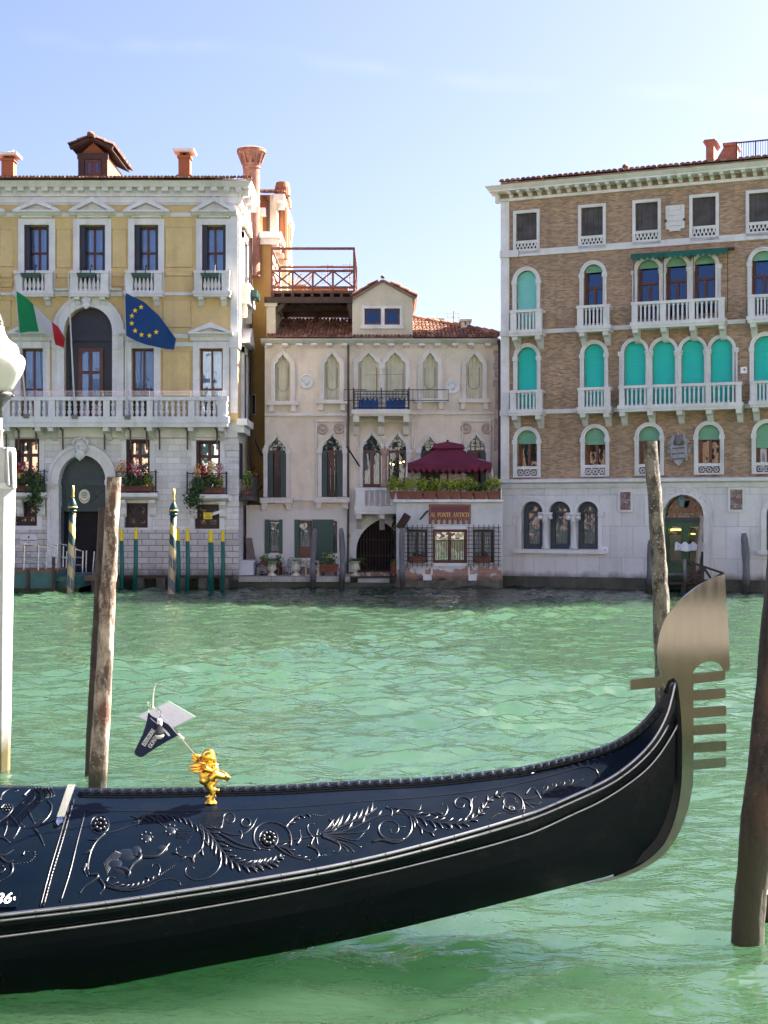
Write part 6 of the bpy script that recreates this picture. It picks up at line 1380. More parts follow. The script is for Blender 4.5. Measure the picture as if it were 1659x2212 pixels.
# ------------------------------------------------------------------ brown brick palazzo on the right
def brick_palazzo():
    A_ = -R(21.7); F = Facade('brick_palazzo', 'tall brown brick palazzo with teal shutters, white stone balconies and stone ground floor', 'palazzo', 1083.5, 46.0, A_)
    UR = F.U('e', 2150); Zl = F.Z('f', 700, 672); ZT = F.Z('e', 170, 437); H = []; F.holes = H
    # top floor
    for xa, xb, y0, yl, yb in ((235, 352, 500, 655, 712), (603, 726, 467, 627, 684), (910, 1037, 440, 598, 660), (1233, 1364, 410, 572, 638), (1553, 1690, 385, 548, 612), (1900, 2040, 355, 522, 588)):
        u0, u1, z0, z1 = F.R('e', xa, xb, y0, yb); zl = F.uz(X('e', (xa+xb)/2), Yp('e', yl))[1]; S = rect(u0, u1, z0, z1)
        w = F.window(S, sur=.10, out=.07, smat=STONE_W, fmat=None, gmat=None, curtain=None)
        m = MB(); uc = (u0+u1)/2
        for k in range(4): a = u0+(u1-u0)*k/4; m.box(a+.004, u0+(u1-u0)*(k+1)/4-.004, .10, .13, zl, z1)
        m.box(uc-.02, uc+.02, .085, .10, zl, z1)
        for z in (zl+.3, z1-.3): m.box(u0+.02, u1-.02, .09, .099, z-.02, z+.02)
        m.build('shutter', GREYSH, w)
        m = MB(); m.box(u0, u1, -.05, .03, zl-.09, zl-.0); m.box(u0, u1, -.04, .02, z0, z0+.06); n = 6; d = (u1-u0)/n; h = zl-.09-z0-.06
        for i in range(n):
            a = u0+d*i
            m.bar(a, z0+.06, a+d/2, z0+.06+h, .03, -.03, .0); m.bar(a+d/2, z0+.06+h, a+d, z0+.06, .03, -.0301, .0005)
            m.bar(a+d/2, z0+.06+h*.45, a+d*.28, z0+.06+h*.98, .022, -.029, .0); m.bar(a+d/2, z0+.06+h*.45, a+d*.72, z0+.06+h*.98, .022, -.0291, .0)
        m.build('lattice', STONE_W, w)
    # relief panel
    u0, u1, z0, z1 = F.R('e', 1088, 1183, 463, 586); m = MB(); m.box(u0, u1, -.08, -.002, z0, z1); m.ring([(u0-.03, z0-.03), (u1+.03, z0-.03), (u1+.03, z1+.03), (u0-.03, z1+.03)], [(u0+.05, z0+.05), (u1-.05, z0+.05), (u1-.05, z1-.05), (u0+.05, z1-.05)], -.11, -.01); uc = (u0+u1)/2; zc = (z0+z1)/2
    for k in range(5): m.box(uc-.28+abs(k-2)*.05, uc+.28-abs(k-2)*.05, -.115, -.08, zc-.45+k*.17, zc-.36+k*.17)
    m.m = 1
    for q in (-.3, .3): m.ball((uc+q, -.11, z1-.45), (.06, .03, .05), 6, 4)
    m.build('relief_panel', [STONE_W, simple('dark_stain', (.1, .09, .08), .9, .2)], F.root)
    # arched windows
    def arched(t, xa, xb, ytop, ybot, sur=.10, out=.07, kind='closed', col=TEAL, ysh=None, trans=(.62,), fm=WOOD_RED, sides=(1, 1), glass=GLASS_B, cur=None, impost=True):
        u0, u1, z0, z1 = F.R(t, xa, xb, ytop, ybot); S = arch(u0, u1, z0, z1)
        if kind == 'closed':
            w = F.window(S, sur=sur, out=out, smat=STONE_W, fmat=None, gmat=None, curtain=None)
            m = MB(); m.poly(S(0), .14); m.build('roller_shutter', col, w)
        else:
            w = F.window(S, sur=sur, out=out, smat=STONE_W, fmat=fm, gmat=glass, depth=.28, trans=trans, curtain=cur, fw=.09)
            if ysh: zc = F.uz(X(t, (xa+xb)/2), Yp(t, ysh))[1]; m = MB(); m.poly(clip_above(S(0), zc), .12); m.box(u0, u1, .11, .15, zc-.06, zc); m.build('roller_shutter', col, w)
        m = MB()
        m.ring(S(sur+.025), S(sur-.03), -out-.04, -.01)
        if impost:
            for q in (u0-sur-.05, u1-.02): m.box(q, q+sur+.07, -out-.06, -.003, S.zs-.12, S.zs+.02)
        m.build('moulding', STONE_W, w)
        return w, S
    def balc(t, xa, xb, ytl, ytr, ybl, ybr, n, out=.55, groups=None, br=None):
        u0, u1 = F.U(t, xa, out), F.U(t, xb, out); z1 = (F.Z(t, xa, ytl, out)+F.Z(t, xb, ytr, out))/2; z0 = (F.Z(t, xa, ybl, out)+F.Z(t, xb, ybr, out))/2
        if groups is None:
            pw = .20; posts = [(u0, u0+pw), (u1-pw, u1)]; bs = lin(u0+pw+.08, u1-pw-.08, n); brk = [u0+.14, u1-.14]
        else:
            posts = []; bs = []; brk = []
            for k, (a, b) in enumerate(groups['posts']): posts.append((F.U(t, a, out), F.U(t, b, out)))
            for (a, b, k) in groups['bal']: bs += lin(F.U(t, a, out), F.U(t, b, out), k)
            brk = [F.U(t, x, out) for x in groups['br']]
        return balcony(F, u0, u1, z0, z1, out, posts, bs, brk, 'slim', STONE_W, slab=.12, railh=.09, side=True, bh=.42)
    # third floor
    arched('e', 237, 351, 825, 1150, col=TEAL_L); arched('e', 617, 726, 790, 1125, kind='open', ysh=822, col=GRN_SH)
    tri = [arched('e', 922, 1045, 764, 1100, kind='open', ysh=798, col=GRN_SH, sur=.10, impost=False), arched('e', 1081, 1203, 750, 1085, kind='open', ysh=785, col=GRN_SH, sur=.10, impost=False, cur=None), arched('e', 1241, 1364, 738, 1070, kind='open', ysh=772, col=GRN_SH, sur=.10, impost=False)]
    arched('e', 1568, 1700, 714, 1070, kind='open', ysh=752, col=GRN_SH, cur=CURTAIN); arched('e', 1910, 2050, 690, 1050)
    def column(ua, S, mat=STONE_W):
        h = S.zs-S.z0; m = MB(); m.lathe([(.11, 0), (.09, .07), (.075, .1), (.068, h-.26), (.085, h-.25), (.075, h-.21), (.13, h-.06), (.15, h-.05), (.15, h)], n=14)
        for k in range(8): an = k*math.pi/4; m.ball((.11*math.cos(an), .11*math.sin(an), h-.11), .035, 6, 4)
        m.build('column', mat, F.root, True, loc=(ua, -.05, S.z0))
    column((tri[0][1].u1+tri[1][1].u0)/2, tri[1][1]); column((tri[1][1].u1+tri[2][1].u0)/2, tri[2][1])
    for S, s in ((tri[0][1], -1), (tri[2][1], 1)):
        u = S.u0 if s < 0 else S.u1; m = MB(); m.box(min(u, u+s*.16), max(u, u+s*.16), -.11, -.004, S.z0, S.zs-.12); m.box(min(u, u+s*.2), max(u, u+s*.2), -.14, -.005, S.zs-.119, S.zs+.02); m.build('pilaster', STONE_W, F.root)
    balc('e', 200, 375, 1047, 1043, 1160, 1157, 5); balc('e', 578, 760, 1022, 1016, 1138, 1130, 5)
    balc('e', 887, 1412, 1007, 972, 1122, 1088, 0, groups={'posts': [(887, 920), (1048, 1080), (1212, 1242), (1378, 1412)], 'bal': [(937, 1033, 5), (1096, 1198, 5), (1257, 1362, 5)], 'br': [905, 1065, 1228, 1395]})
    balc('e', 1547, 1735, 962, 952, 1085, 1072, 5); balc('e', 1890, 2080, 942, 930, 1065, 1052, 5)
    # second floor
    arched('f', 242, 353, -87, 260); arched('f', 619, 735, -105, 245)
    quad = [arched('f', 846, 968, -120, 240, sur=.08, impost=False), arched('f', 1006, 1135, -125, 236, sur=.08, impost=False), arched('f', 1170, 1299, -131, 232, sur=.08, impost=False), arched('f', 1336, 1461, -137, 228, sur=.08, impost=False)]
    arched('f', 1580, 1712, -150, 220); arched('f', 1930, 2070, -170, 205)
    for i in range(3): column((quad[i][1].u1+quad[i+1][1].u0)/2, quad[i][1], STONE)
    for S, s in ((quad[0][1], -1), (quad[3][1], 1)):
        u = S.u0 if s < 0 else S.u1; m = MB(); m.box(min(u, u+s*.15), max(u, u+s*.15), -.11, -.004, S.z0, S.zs-.12); m.box(min(u, u+s*.19), max(u, u+s*.19), -.14, -.005, S.zs-.119, S.zs+.02); m.build('pilaster', STONE_W, F.root)
    balc('f', 198, 377, 157, 155, 266, 264, 5); balc('f', 584, 764, 143, 138, 254, 248, 5)
    balc('f', 816, 1508, 135, 106, 246, 222, 0, groups={'posts': [(816, 846), (975, 1005), (1140, 1170), (1306, 1336), (1476, 1508)], 'bal': [(862, 960, 5), (1022, 1124, 5), (1187, 1290, 5), (1352, 1460, 5)], 'br': [832, 990, 1156, 1322, 1492]})
    balc('f', 1560, 1750, 104, 98, 218, 212, 5); balc('f', 1910, 2100, 92, 84, 206, 198, 5)
    # first floor
    for xa, xb, yt, ys, yl, yb in ((240, 354, 383, 450, 592, 652), (623, 741, 371, 454, 583, 647), (929, 1050, 361, 432, 578, 640), (1265, 1389, 353, 426, 574, 635), (1592, 1720, 343, 472, 569, 631), (1930, 2060, 335, 440, 562, 625)):
        w, S = arched('f', xa, xb, yt, yb, kind='open', ysh=ys, col=GRN_SH, fm=WOOD_BR, trans=(), glass=GLASS, cur=CURTAIN if xa == 1592 else None)
        zl = F.uz(X('f', (xa+xb)/2), Yp('f', yl))[1]; m = MB(); u0, u1, z0 = S.u0, S.u1, S.z0; m.box(u0, u1, -.06, .05, zl-.08, zl+.02); m.box(u0, u1, -.05, .04, z0, z0+.06); h = zl-.08-z0-.06; n = 3; d = (u1-u0)/n
        for i in range(n):
            c = u0+d*(i+.5); zc = z0+.06+h/2; ci = lambda r: [(c+r*math.cos(2*math.pi*k/14), zc+r*math.sin(2*math.pi*k/14)) for k in range(14)]
            m.ring(ci(h*.36), ci(h*.36-.03), -.03, .01); m.ring(ci(.07), ci(.035), -.03, .01)
            for a in (.5, 2.64, 3.64, 5.78): m.bar(c+.10*math.cos(a), zc+.10*math.sin(a), c+d*.5*math.cos(a)/abs(math.cos(a))*.98, zc+h*.48*(1 if math.sin(a) > 0 else -1), .028, -.028, .008)
            m.bar(u0+d*i, zc, c-.10, zc, .028, -.027, .007); m.bar(c+.10, zc, u0+d*(i+1), zc, .028, -.027, .007)
        m.build('lattice', STONE_W, w)
    # coat of arms
    u0, u1, z0, z1 = F.R('f', 1117, 1199, 434, 538); m = MB(); m.box(u0, u1, -.09, -.002, z0, z1); m.m = 1; m.ring([(u0-.04, z0-.04), (u1+.04, z0-.04), (u1+.04, z1+.04), (u0-.04, z1+.04)], [(u0+.06, z0+.06), (u1-.06, z0+.06), (u1-.06, z1-.06), (u0+.06, z1-.06)], -.13, -.01); uc, zc = (u0+u1)/2, (z0+z1)/2-.12
    m.m = 1; m.prism([(uc, zc-.46), (uc+.22, zc-.2), (uc+.27, zc+.2), (uc-.27, zc+.2), (uc-.22, zc-.2)], -.19, -.088); m.m = 0; m.ball((uc, -.16, zc+.38), (.14, .1, .16)); m.m = 1
    for k in range(12): an = k*.55; m.ball((uc+.33*math.cos(an), -.10, zc+.10+.46*math.sin(an)), (.055, .03, .075), 6, 5)
    for k in range(3): m.m = 0; m.bar(uc-.2, zc+.1-k*.17, uc+.2, zc+.14-k*.17, .05, -.215, -.19)
    m.build('coat_of_arms', [simple('dark_grey_relief', (.17, .16, .17), .8, .4, 8, bump=.5), simple('pale_grey_relief', (.34, .33, .33), .8, .3, 8, bump=.4)], F.root)
    # belts, ledge, pilaster strip at the corner
    m = MB(); zb = F.Z('e', 290, 722); m.box(.62, UR, -.07, -.002, zb-.13, zb+.08); m.box(-.03, .615, -.13, -.004, zb-.14, zb+.09)
    zb3 = F.Z('e', 470, 1166); zb2 = F.Z('f', 470, 277)
    for z, xs in ((zb3, ((385, 575), (772, 882), (1424, 1535))), (zb2, ((388, 578), (775, 812), (1515, 1555)))):
        for a, b in xs: m.box(F.U('e', a), F.U('e', b), -.075, -.002, z-.07, z+.07)
        m.box(-.03, .55, -.12, -.005, z-.10, z+.08)
    m.each('string_course', STONE_W, F.root)
    m = MB(); up = F.U('e', 196); m.box(-.015, up, -.06, -.006, Zl, ZT-.001); m.build('corner_strip', STONE, F.root)
    m = MB(); m.sprism([(-.003, Zl-.22), (-.06, Zl-.22), (-.10, Zl-.08), (-.24, Zl-.03), (-.24, Zl+.07), (-.003, Zl+.1)], -.14, UR); m.build('ledge', STONE_W, F.root)
    F.wall('brick_wall', [(0, Zl), (UR, Zl), (UR, ZT), (0, ZT)], H, BRICK, .6, thick=9)
    # cornice
    m = MB(); zc0 = F.Z('e', 190, 414, .1); zc = F.Z('e', 190, 374, .45); ztop = F.Z('e', 110, 340, .75); hs = ztop-zc; m.box(-.06, UR, -.10, .3, ZT+.001, zc0-.005); m.box(-.28, UR, -.55, .3, zc, zc+hs*.35); m.hexa([(-.30, -.58, zc+hs*.35+.001), (UR, -.58, zc+hs*.35+.001), (UR, .3, zc+hs*.35+.001), (-.30, .3, zc+hs*.35+.001), (-.38, -.72, ztop), (UR, -.72, ztop), (UR, .3, ztop), (-.38, .3, ztop)])
    m.m = 1; m.box(-.03, UR, -.05, .29, zc0-.004, zc-.002); co = m.build('cornice', [STONE, BRICK], F.root)
    zm0, zm1 = zc0, zc-.002; me = None; o = .5; us = [F.U('e', x, .3) for x in (198, 252, 306, 360, 415, 470, 528, 585, 640, 697, 753, 812, 868, 925, 985, 1045, 1103, 1160, 1220, 1280, 1340, 1400, 1460, 1522, 1583, 1643, 1705, 1768, 1832)]
    for u in us:
        if me is None:
            b = MB(); hh = zm1-zm0; b.sprism([(-.05, zm1), (-.05, zm0), (-.20, zm0), (-.24, zm0+hh*.35), (-.40, zm0+hh*.5), (-o, zm0+hh*.6), (-o, zm1)], -.058, .058); me = b.build('modillion', STONE, co); me.location = (u, 0, 0)
        else: dup(me, co, (u, 0, 0))
    b = MB(); b.box(-.26, -.03, -.3, -.05, zm0+.1, zm1); b.box(-.15, -.03, -.25, -.05, zm0-.15, zm0+.1); b.build('modillion', STONE, co)
    m = MB(); e0 = F.U('e', 140, .6); tiles(m, (e0, -.6, ztop+.10), (UR, -.6, ztop+.10), (0, 1, .16), 62, lambda f: min(2.2, .6+f*8)); m.m = 1; m.box(e0, UR, -.5, .2, ztop+.001, ztop+.11); m.add([(e0, -.4, ztop+.05), (UR, -.4, ztop+.05), (UR, 5, ztop+.9), (e0, 5, ztop+.9)], [(0, 1, 2, 3)]); m.m = 0; m.ball((F.U('e', 843), .3, ztop+.42), (.12, .2, .14)); roof = m.build('roof', [TILE, simple('brick_eave_course', (.36, .25, .17), .9, .3)], F.root)
    # roof chimneys and terrace rail
    for xa, xb, y0, y1, big in ((1308, 1352, 95, 190, 1), (1432, 1480, 95, 196, 0)):
        o_ = -1.2; u0, u1 = F.U('e', xa, o_), F.U('e', xb, o_); z0, z1 = F.Z('e', xa, y1, o_), F.Z('e', xa, y0, o_); b = MB(); b.box(u0, u1, 1.2, 2.0, z0-.8, z1-.15)
        if big: b.hexa([(u0, 1.2, z1-.15), (u1, 1.2, z1-.15), (u1, 2, z1-.15), (u0, 2, z1-.15), (u0-.1, 1.1, z1), (u1+.1, 1.1, z1), (u1+.1, 2.1, z1), (u0-.1, 2.1, z1)]); b.box(u0-.06, u1+.06, 1.15, 2.05, z1+.001, z1+.06)
        else: b.hexa([(u0-.7, 1.2, z0-.5), (u0-.001, 1.2, z0-.5), (u0-.001, 2, z0-.5), (u0-.7, 2, z0-.5), (u0-.12, 1.2, z1-.15), (u0-.001, 1.2, z1-.15), (u0-.001, 2, z1-.15), (u0-.12, 2, z1-.15)]); b.box(u0-.15, u1+.05, 1.1, 2.1, z1-.149, z1-.05)
        b.build('chimney', simple('brick_chimney', (.34, .15, .10), .9, .3, 7), roof)
    b = MB(); o_ = -1.0; u0, u1 = F.U('e', 1482, o_), F.U('e', 2100, o_); z0, z1 = F.Z('e', 1482, 195, o_), F.Z('e', 1482, 98, o_); b.box(u0, u1, .97, 1.03, z1-.04, z1); b.box(u0, u1, .98, 1.02, z0-.02, z0+.02)
    for k in range(46): u = u0+(u1-u0)*k/45; b.tube([(u, 1, z0-.4 if k % 8 == 0 else z0), (u, 1, z1)], .012 if k % 8 else .03, 4)
    b.build('roof_railing', IRON, F.root)
    # stone ground floor
    G = []; F.holes = G
    tr = []
    for xa, xb in ((266, 385), (418, 543), (578, 699)):
        u0, u1, z0, z1 = F.R('f', xa, xb, 786, 1056); S = arch(u0, u1, z0, z1); w = F.window(S, sur=.13, out=.05, smat=STONE_W, fmat=simple('slate_blue_frame', (.035, .045, .06), .6, .2, 4), gmat=GLASS, depth=.25, mull=0, curtain=simple('green_grey_blind', (.20, .27, .27), .8, .15, 3), fw=.17); tr.append(S)
        m = MB(); m.box(u0+.17, u1-.17, .21, .25, z0+.05, z0+.13); m.box(u0+.15, u1-.15, .2, .25, z1-.4, z1-.33); m.build('rail', WOOD_RED, w)
    for i in range(2):
        ua = (tr[i].u1+tr[i+1].u0)/2; h = tr[i].zs-tr[i].z0; m = MB(); m.lathe([(.15, 0), (.13, .08), (.11, .12), (.10, h-.34), (.13, h-.32), (.11, h-.26), (.14, h-.12), (.14, h)], n=16); m.box(-.22, .22, -.14, .12, h-.10, h)
        for sx in (-.17, .17): m.ball((sx, -.06, h-.17), (.09, .12, .09), 8, 6)
        m.build('column', STONE_W, F.root, True, loc=(ua, -.04, tr[i].z0))
    m = MB(); m.box(tr[0].u0-.28, tr[2].u1+.28, -.16, -.003, tr[0].z0-.14, tr[0].z0-.004)
    for u, s in ((tr[0].u0, -1), (tr[2].u1, 1)): m.box(min(u, u+s*.2), max(u, u+s*.2), -.11, -.004, tr[0].zs-.14, tr[0].zs+.02); m.box(min(u, u+s*.14), max(u, u+s*.14), -.07, -.0035, tr[0].z0, tr[0].zs-.141)
    m.build('sill', STONE_W, F.root)
    u0, u1, z0, z1 = F.R('f', 1650, 1790, 790, 1065); S = arch(u0, u1, z0, z1); F.window(S, sur=.16, out=.05, smat=STONE_W, fmat=WOOD_DK, depth=.25, curtain=None, fw=.12, sill=.1)
    for xa, xb, y0, y1 in ((820, 887, 730, 838), (1443, 1520, 716, 837)):
        u0, u1, z0, z1 = F.R('f', xa, xb, y0, y1); m = MB(); m.ring([(u0-.05, z0-.05), (u1+.05, z0-.05), (u1+.05, z1+.05), (u0-.05, z1+.05)], [(u0+.02, z0+.02), (u1-.02, z0+.02), (u1-.02, z1-.02), (u0+.02, z1-.02)], -.07, -.003); q = m.build('marble_panel', STONE_W, F.root); m = MB(); m.poly([(u0, z0), (u1, z0), (u1, z1), (u0, z1)], -.03); m.build('slab', MARBLE, q)
    # portal with green doors
    u0, u1, z0, z1 = F.R('f', 1068, 1296, 750, 1245); S = arch(u0, u1, z0, z1); G.append(S(0)); zl = F.uz(X('f', 1180), Yp('f', 886))[1]
    m = MB(); m.ring(S(.25), S(0), -.08, .03); m.ring(S(.28), S(.23), -.13, -.02); m.ring(S(.04), S(0), -.11, -.05)
    for k in range(9): an = math.pi*(.18+.64*k/8); r = (u1-u0)/2+.14; m.ball(((u0+u1)/2+r*math.cos(an), -.08, S.zs+r*math.sin(an)), (.07, .035, .06), 8, 5)
    po = m.build('portal', STONE_W, F.root)
    m = MB(); m.poly(clip_above(S(-.02), zl), .36); m.build('lunette_pane', simple('dark_lunette_glass', (.012, .012, .018), .1, .2), po)
    m = MB(); rr = random.Random(5); hw = (u1-u0)/2; uc = (u0+u1)/2; r = .052
    rows = int((z1-zl)/(r*1.5))+1
    for j in range(rows):
        for i in range(-16, 17):
            x = uc+i*r*1.74+(r*.87 if j % 2 else 0); z = zl+.08+j*r*1.5; d = math.hypot(x-uc, z-S.zs); ang = math.atan2(z-S.zs, x-uc)
            inb = z < zl+.22 or d > hw-.17 or (abs(((x-uc)/.30)-round((x-uc)/.30)) < .2 and .1 < abs(x-uc) < .7)
            if (d < hw-.06 or z < S.zs and abs(x-uc) < hw-.06) and inb: m.m = rr.choice((0, 0, 1)); m.prism([(x+r*.86*math.cos(k*math.pi/3+.52), z+r*.86*math.sin(k*math.pi/3+.52)) for k in range(6)], .325, .35)
    m.build('hexagon_glazing', [simple('amber_bottle_glass', (.26, .13, .07), .35, .3, 6), simple('pale_bottle_glass', (.36, .25, .17), .35, .3, 6)], po)
    m = MB(); m.box(u0, u1, .22, .37, zl-.10, zl+.03); m.build('transom', GREEND, po)
    GD = simple('green_door_paint', (.018, .085, .03), .45, .3, 2)
    for k in (0, 1):
        a, b = (u0, uc-.005) if k == 0 else (uc+.005, u1); hol = [(a+.12, z0+.5), (b-.12, z0+.5), (b-.12, zl-.26), (a+.12, zl-.26)]; m = MB(); m.ring([(a, z0), (b, z0), (b, zl-.10), (a, zl-.10)], hol, .28, .36); m.ring([(a+.08, z0+.46), (b-.08, z0+.46), (b-.08, zl-.22), (a+.08, zl-.22)], hol, .25, .279); m.box(a+.12, b-.12, .26, .279, z0+.1, z0+.4); d = m.build('door', GD, po)
        m = MB(); m.poly([(p[0]+0, p[1]) for p in hol], .33); m.build('pane', GLASS, d)
        m = MB(); m.m = 0; m.box(hol[0][0]+.02, hol[1][0]-.02, .50, .52, hol[2][1]-.12, hol[2][1]-.07) if k == 0 else m.box(hol[0][0]+.03, hol[0][0]+.16, .50, .52, hol[2][1]-.24, hol[2][1]-.21); m.build('lamp_tube', emit('yellow_hall_light', (1, .75, .10), 1.0), d)
    m = MB(); m.box(uc-.55, uc-.1, .52, .55, z0+.7, z0+1.5); m.build('inner_curtain', simple('tan_cloth', (.18, .15, .08), .8, .3), po)
    m = MB(); m.poly([(uc+.25, z0+.5), (uc+.52, z0+.5), (uc+.48, zl-.3), (uc+.32, zl-.3)], .48); m.build('inner_curtain', simple('tan_cloth', (.18, .15, .08), .8, .3), po)
    F.wall('stone_wall', [(0, -.6), (UR, -.6), (UR, Zl-.001), (0, Zl-.001)], G, SLABS, .62, thick=9)
    m = MB(); zp = F.Z('f', 560, 1218); pa = u0-.28; m.box(-.06, pa, -.10, -.003, zp-.14, zp); m.box(u1+.28, UR, -.10, -.003, zp-.14, zp); m.each('plinth', STONE_W, F.root)
    m = MB(); m.box(-.08, UR, -.22, -.004, -.6, .36); m.box(F.U('f', 750), UR, -.26, -.005, -.6, .20); q = m.build('foundation', DAMP, F.root)
    # alarm boxes
    for t_, x, y, lab in (('f', 738, 1060, 'white box with red triangle on the stone wall beside the triple window'), ('e', 1524, 1390, 'white box with red dot on the brick wall right of the long balcony')):
        t = thing('alarm_box', lab, 'alarm box', F.world(F.U(t_, x), -.002, F.Z(t_, x, y)), A_, 'small alarm boxes'); m = MB(); m.box(-.10, .10, -.09, 0, -.10, .10); m.build('case', simple('white_enamel', (.78, .79, .8), .35, .05), t); m = MB()
        if t_ == 'f': m.prism([(-.04, -.03), (.04, -.03), (0, .04)], -.095, -.091)
        else: m.prism([(.02+.035*math.cos(k*.785), .02+.035*math.sin(k*.785)) for k in range(8)], -.095, -.091)
        m.build('mark', FL_R, t)
    return F, A_, (u0, u1, z0, zl, uc)
BP, BA, PORT = brick_palazzo()
# folded awning over the triple window
o = .5; p0, p1 = BP.U('e', 882, o), BP.U('e', 1424, o); z1 = (BP.Z('e', 882, 726, o)+BP.Z('e', 1424, 686, o))/2; t = thing('awning', 'rolled up dark green awning with scalloped edge over the triple window', 'awning', BP.world(p0, -.06, z1), BA)
L = p1-p0; m = MB(); m.sprism([(0, .0), (0, -.05), (-.44, -.16), (-.45, -.05)], 0, L); m.build('hood', simple('green_canvas', (.006, .10, .075), .8, .2), t); m = MB(); vs = []; n = 17*6
for i in range(n+1): f = i/n; vs += [(L*f, -.452, -.07), (L*f, -.455, -.16-.10*abs(math.sin(math.pi*17*f)))]
m.add(vs, [(2*i, 2*i+1, 2*i+3, 2*i+2) for i in range(n)]); m.build('valance', simple('green_canvas', (.006, .10, .075), .8, .2), t); m = MB(); m.tube([(-.05, -.08, -.02), (L+.2, -.08, -.02)], .05, 6)
for f in (.015, .33, .645, 1.0): m.tube([(L*f, -.16, -.1), (L*f, -.16, -2.0)], .014, 4)
m.build('roller', WOOD_DK, t)
# lantern, footbridge, plank and board at the green portal
u0, u1, z0, zl, uc = PORT
t = thing('wall_lantern', 'grey green glass lantern hanging in the arched lunette above the green doors', 'lantern', BP.world(BP.U('f', 1166, .2), -.12, BP.Z('f', 1166, 822, .2)), BA)
m = MB(); m.lathe([(.04, 0), (.07, .02), (.13, .24), (.14, .25)], n=6); m.build('glass_body', simple('sea_glass', (.20, .27, .25), .15, .1), t); m = MB(); m.lathe([(.17, .25), (.16, .28), (.06, .34), (.03, .37), (.02, .42)], n=6); m.tube([(0, .0, .4), (0, .2, .46), (0, .45, .45)], .02, 5); m.build('cap', simple('verdigris_metal', (.10, .14, .12), .5, .3), t)
t = thing('footbridge', 'weathered timber landing with crossed railing in front of the green doors', 'landing', BP.world(uc, 0, 0), BA)
m = MB(); a, b = BP.U('f', 1075, .9)-uc, BP.U('f', 1205, .9)-uc; zt = BP.Z('f', 1140, 1243, .9); m.box(a-.3, b, -1.3, -.23, zt-.07, zt); m.box(b-.16, b-.02, -1.2, -1.0, -.6, zt-.071); m.box(a, a+.15, -1.2, -1.0, -.6, zt-.071); m.box(a-.3, u1-uc, -.9, -.24, zt+.2, zt+.27); m.box(b, u1-uc+.2, -.9, -.3, -.1, zt-.1); m.build('deck', GREYWOOD, t)
def rb(m, p, q, w=.05, out=1.0): m.tube([(BP.U('r', p[0], out)-uc, -out, BP.Z('r', p[0], p[1], out)), (BP.U('r', q[0], out)-uc, -out, BP.Z('r', q[0], q[1], out))], w, 4)
m = MB(); rb(m, (838, 832), (845, 1060), .075); m.build('post', GREYWOOD, t)
m = MB()
for p, q in (((845, 845), (1222, 972)), ((860, 1050), (1010, 915)), ((850, 860), (985, 1055)), ((1020, 910), (1095, 1020)), ((1215, 965), (1080, 1050)), ((1018, 910), (1018, 1080)), ((935, 870), (935, 1070))): rb(m, p, q, .045)
for p, q in (((860, 1062), (1080, 1062)), ((870, 970), (1000, 970)), ((870, 1010), (1000, 1010))): rb(m, p, q, .035, .95)
m.build('railing', WOOD_DK, t)
a_, b_ = BP.world(BP.U('r', 1008, .35), -.35, BP.Z('r', 1008, 405, .05)), BP.world(BP.U('r', 945, .7), -.7, BP.Z('r', 945, 960, .7)); t = thing('leaning_pole', 'pale wooden plank leaning against the right green door', 'plank', b_); d = a_-b_; m = MB(); m.tube([(0, 0, -.2), d*.5+Vector((.03, 0, 0)), d], [.07, .075, .06], 6); m.build('plank', simple('pale_grey_board', (.36, .29, .24), .9, .3, 4), t)
c = BP.world(BP.U('r', 893, .3), -.3, BP.Z('r', 893, 703, .3)); t = thing('crumpled_sheet', 'white crumpled sheet tied across the right green door', 'sheet', c, BA); m = MB(); vs = []
for i in range(15):
    f = i/14-.5; vs += [(f*.98, -.02+.03*math.sin(i*1.3), -.15+.02*math.sin(i*.9)), (f*.98, .03*math.cos(i*1.1), .10+.05*math.sin(i*1.7))]
m.add(vs, [(2*i, 2*i+2, 2*i+3, 2*i+1) for i in range(14)]); m.build('sheet', simple('white_plastic', (.62, .64, .68), .4, .15, 8), t)
# ------------------------------------------------------------------ mooring posts in the canal
def log(name, lab, base, top, r0, r1, mat, group, knots=(), below=.7, n=30, extra=(), jag=.05, topcap=None, seed=0):
    rr = random.Random(seed); t = thing(name, lab, 'mooring post', base, 0, group); b = Vector(base); d = Vector(top)-b; L = d.length; k = max(14, int(L/.05)); vs = []
    ph = [rr.uniform(0, 6.28) for _ in range(6)]
    bow = extra[0] if extra else (0, 0, 0)
    for i in range(k+1):
        f = -below/L+(1+below/L)*i/k; c = d*f+Vector(bow)*math.sin(math.pi*max(0, min(1, f))); r = r0+(r1-r0)*max(0, f)
        for j in range(n):
            an = 2*math.pi*j/n; q = 1+jag*(math.sin(2*an+ph[0]+f*5)+.7*math.sin(3*an+ph[1]-f*9)+.5*math.sin(f*37+ph[2]+an)+.5*math.sin(5*an+f*21+ph[3]))
            q *= 1+rr.gauss(0, .016)
            for (kf, ka, kr, ks, kw) in knots:
                dd = ((f-kf)*L/ks)**2+((math.sin((an-ka)/2)*2)/kw)**2; q += kr*math.exp(-dd*2)
            vs.append((c.x+r*q*math.cos(an), c.y+r*q*math.sin(an), c.z))
    m = MB(); m.add(vs, [(i*n+j, i*n+(j+1) % n, (i+1)*n+(j+1) % n, (i+1)*n+j) for i in range(k) for j in range(n)]); o = m.build('trunk', mat, t, True)
    tp = MB(); c = d+Vector((0, 0, .004)); tp.add([(c.x, c.y, c.z)]+[(v[0], v[1], v[2]+.004) for v in vs[-n:]], [(0, j+1, (j+1) % n+1) for j in range(n)]); tp.build('cut_top', topcap or simple('sawn_wood_end', (.38, .26, .17), .9, .3, 8), t)
    return t
PG = 'bark covered mooring posts'
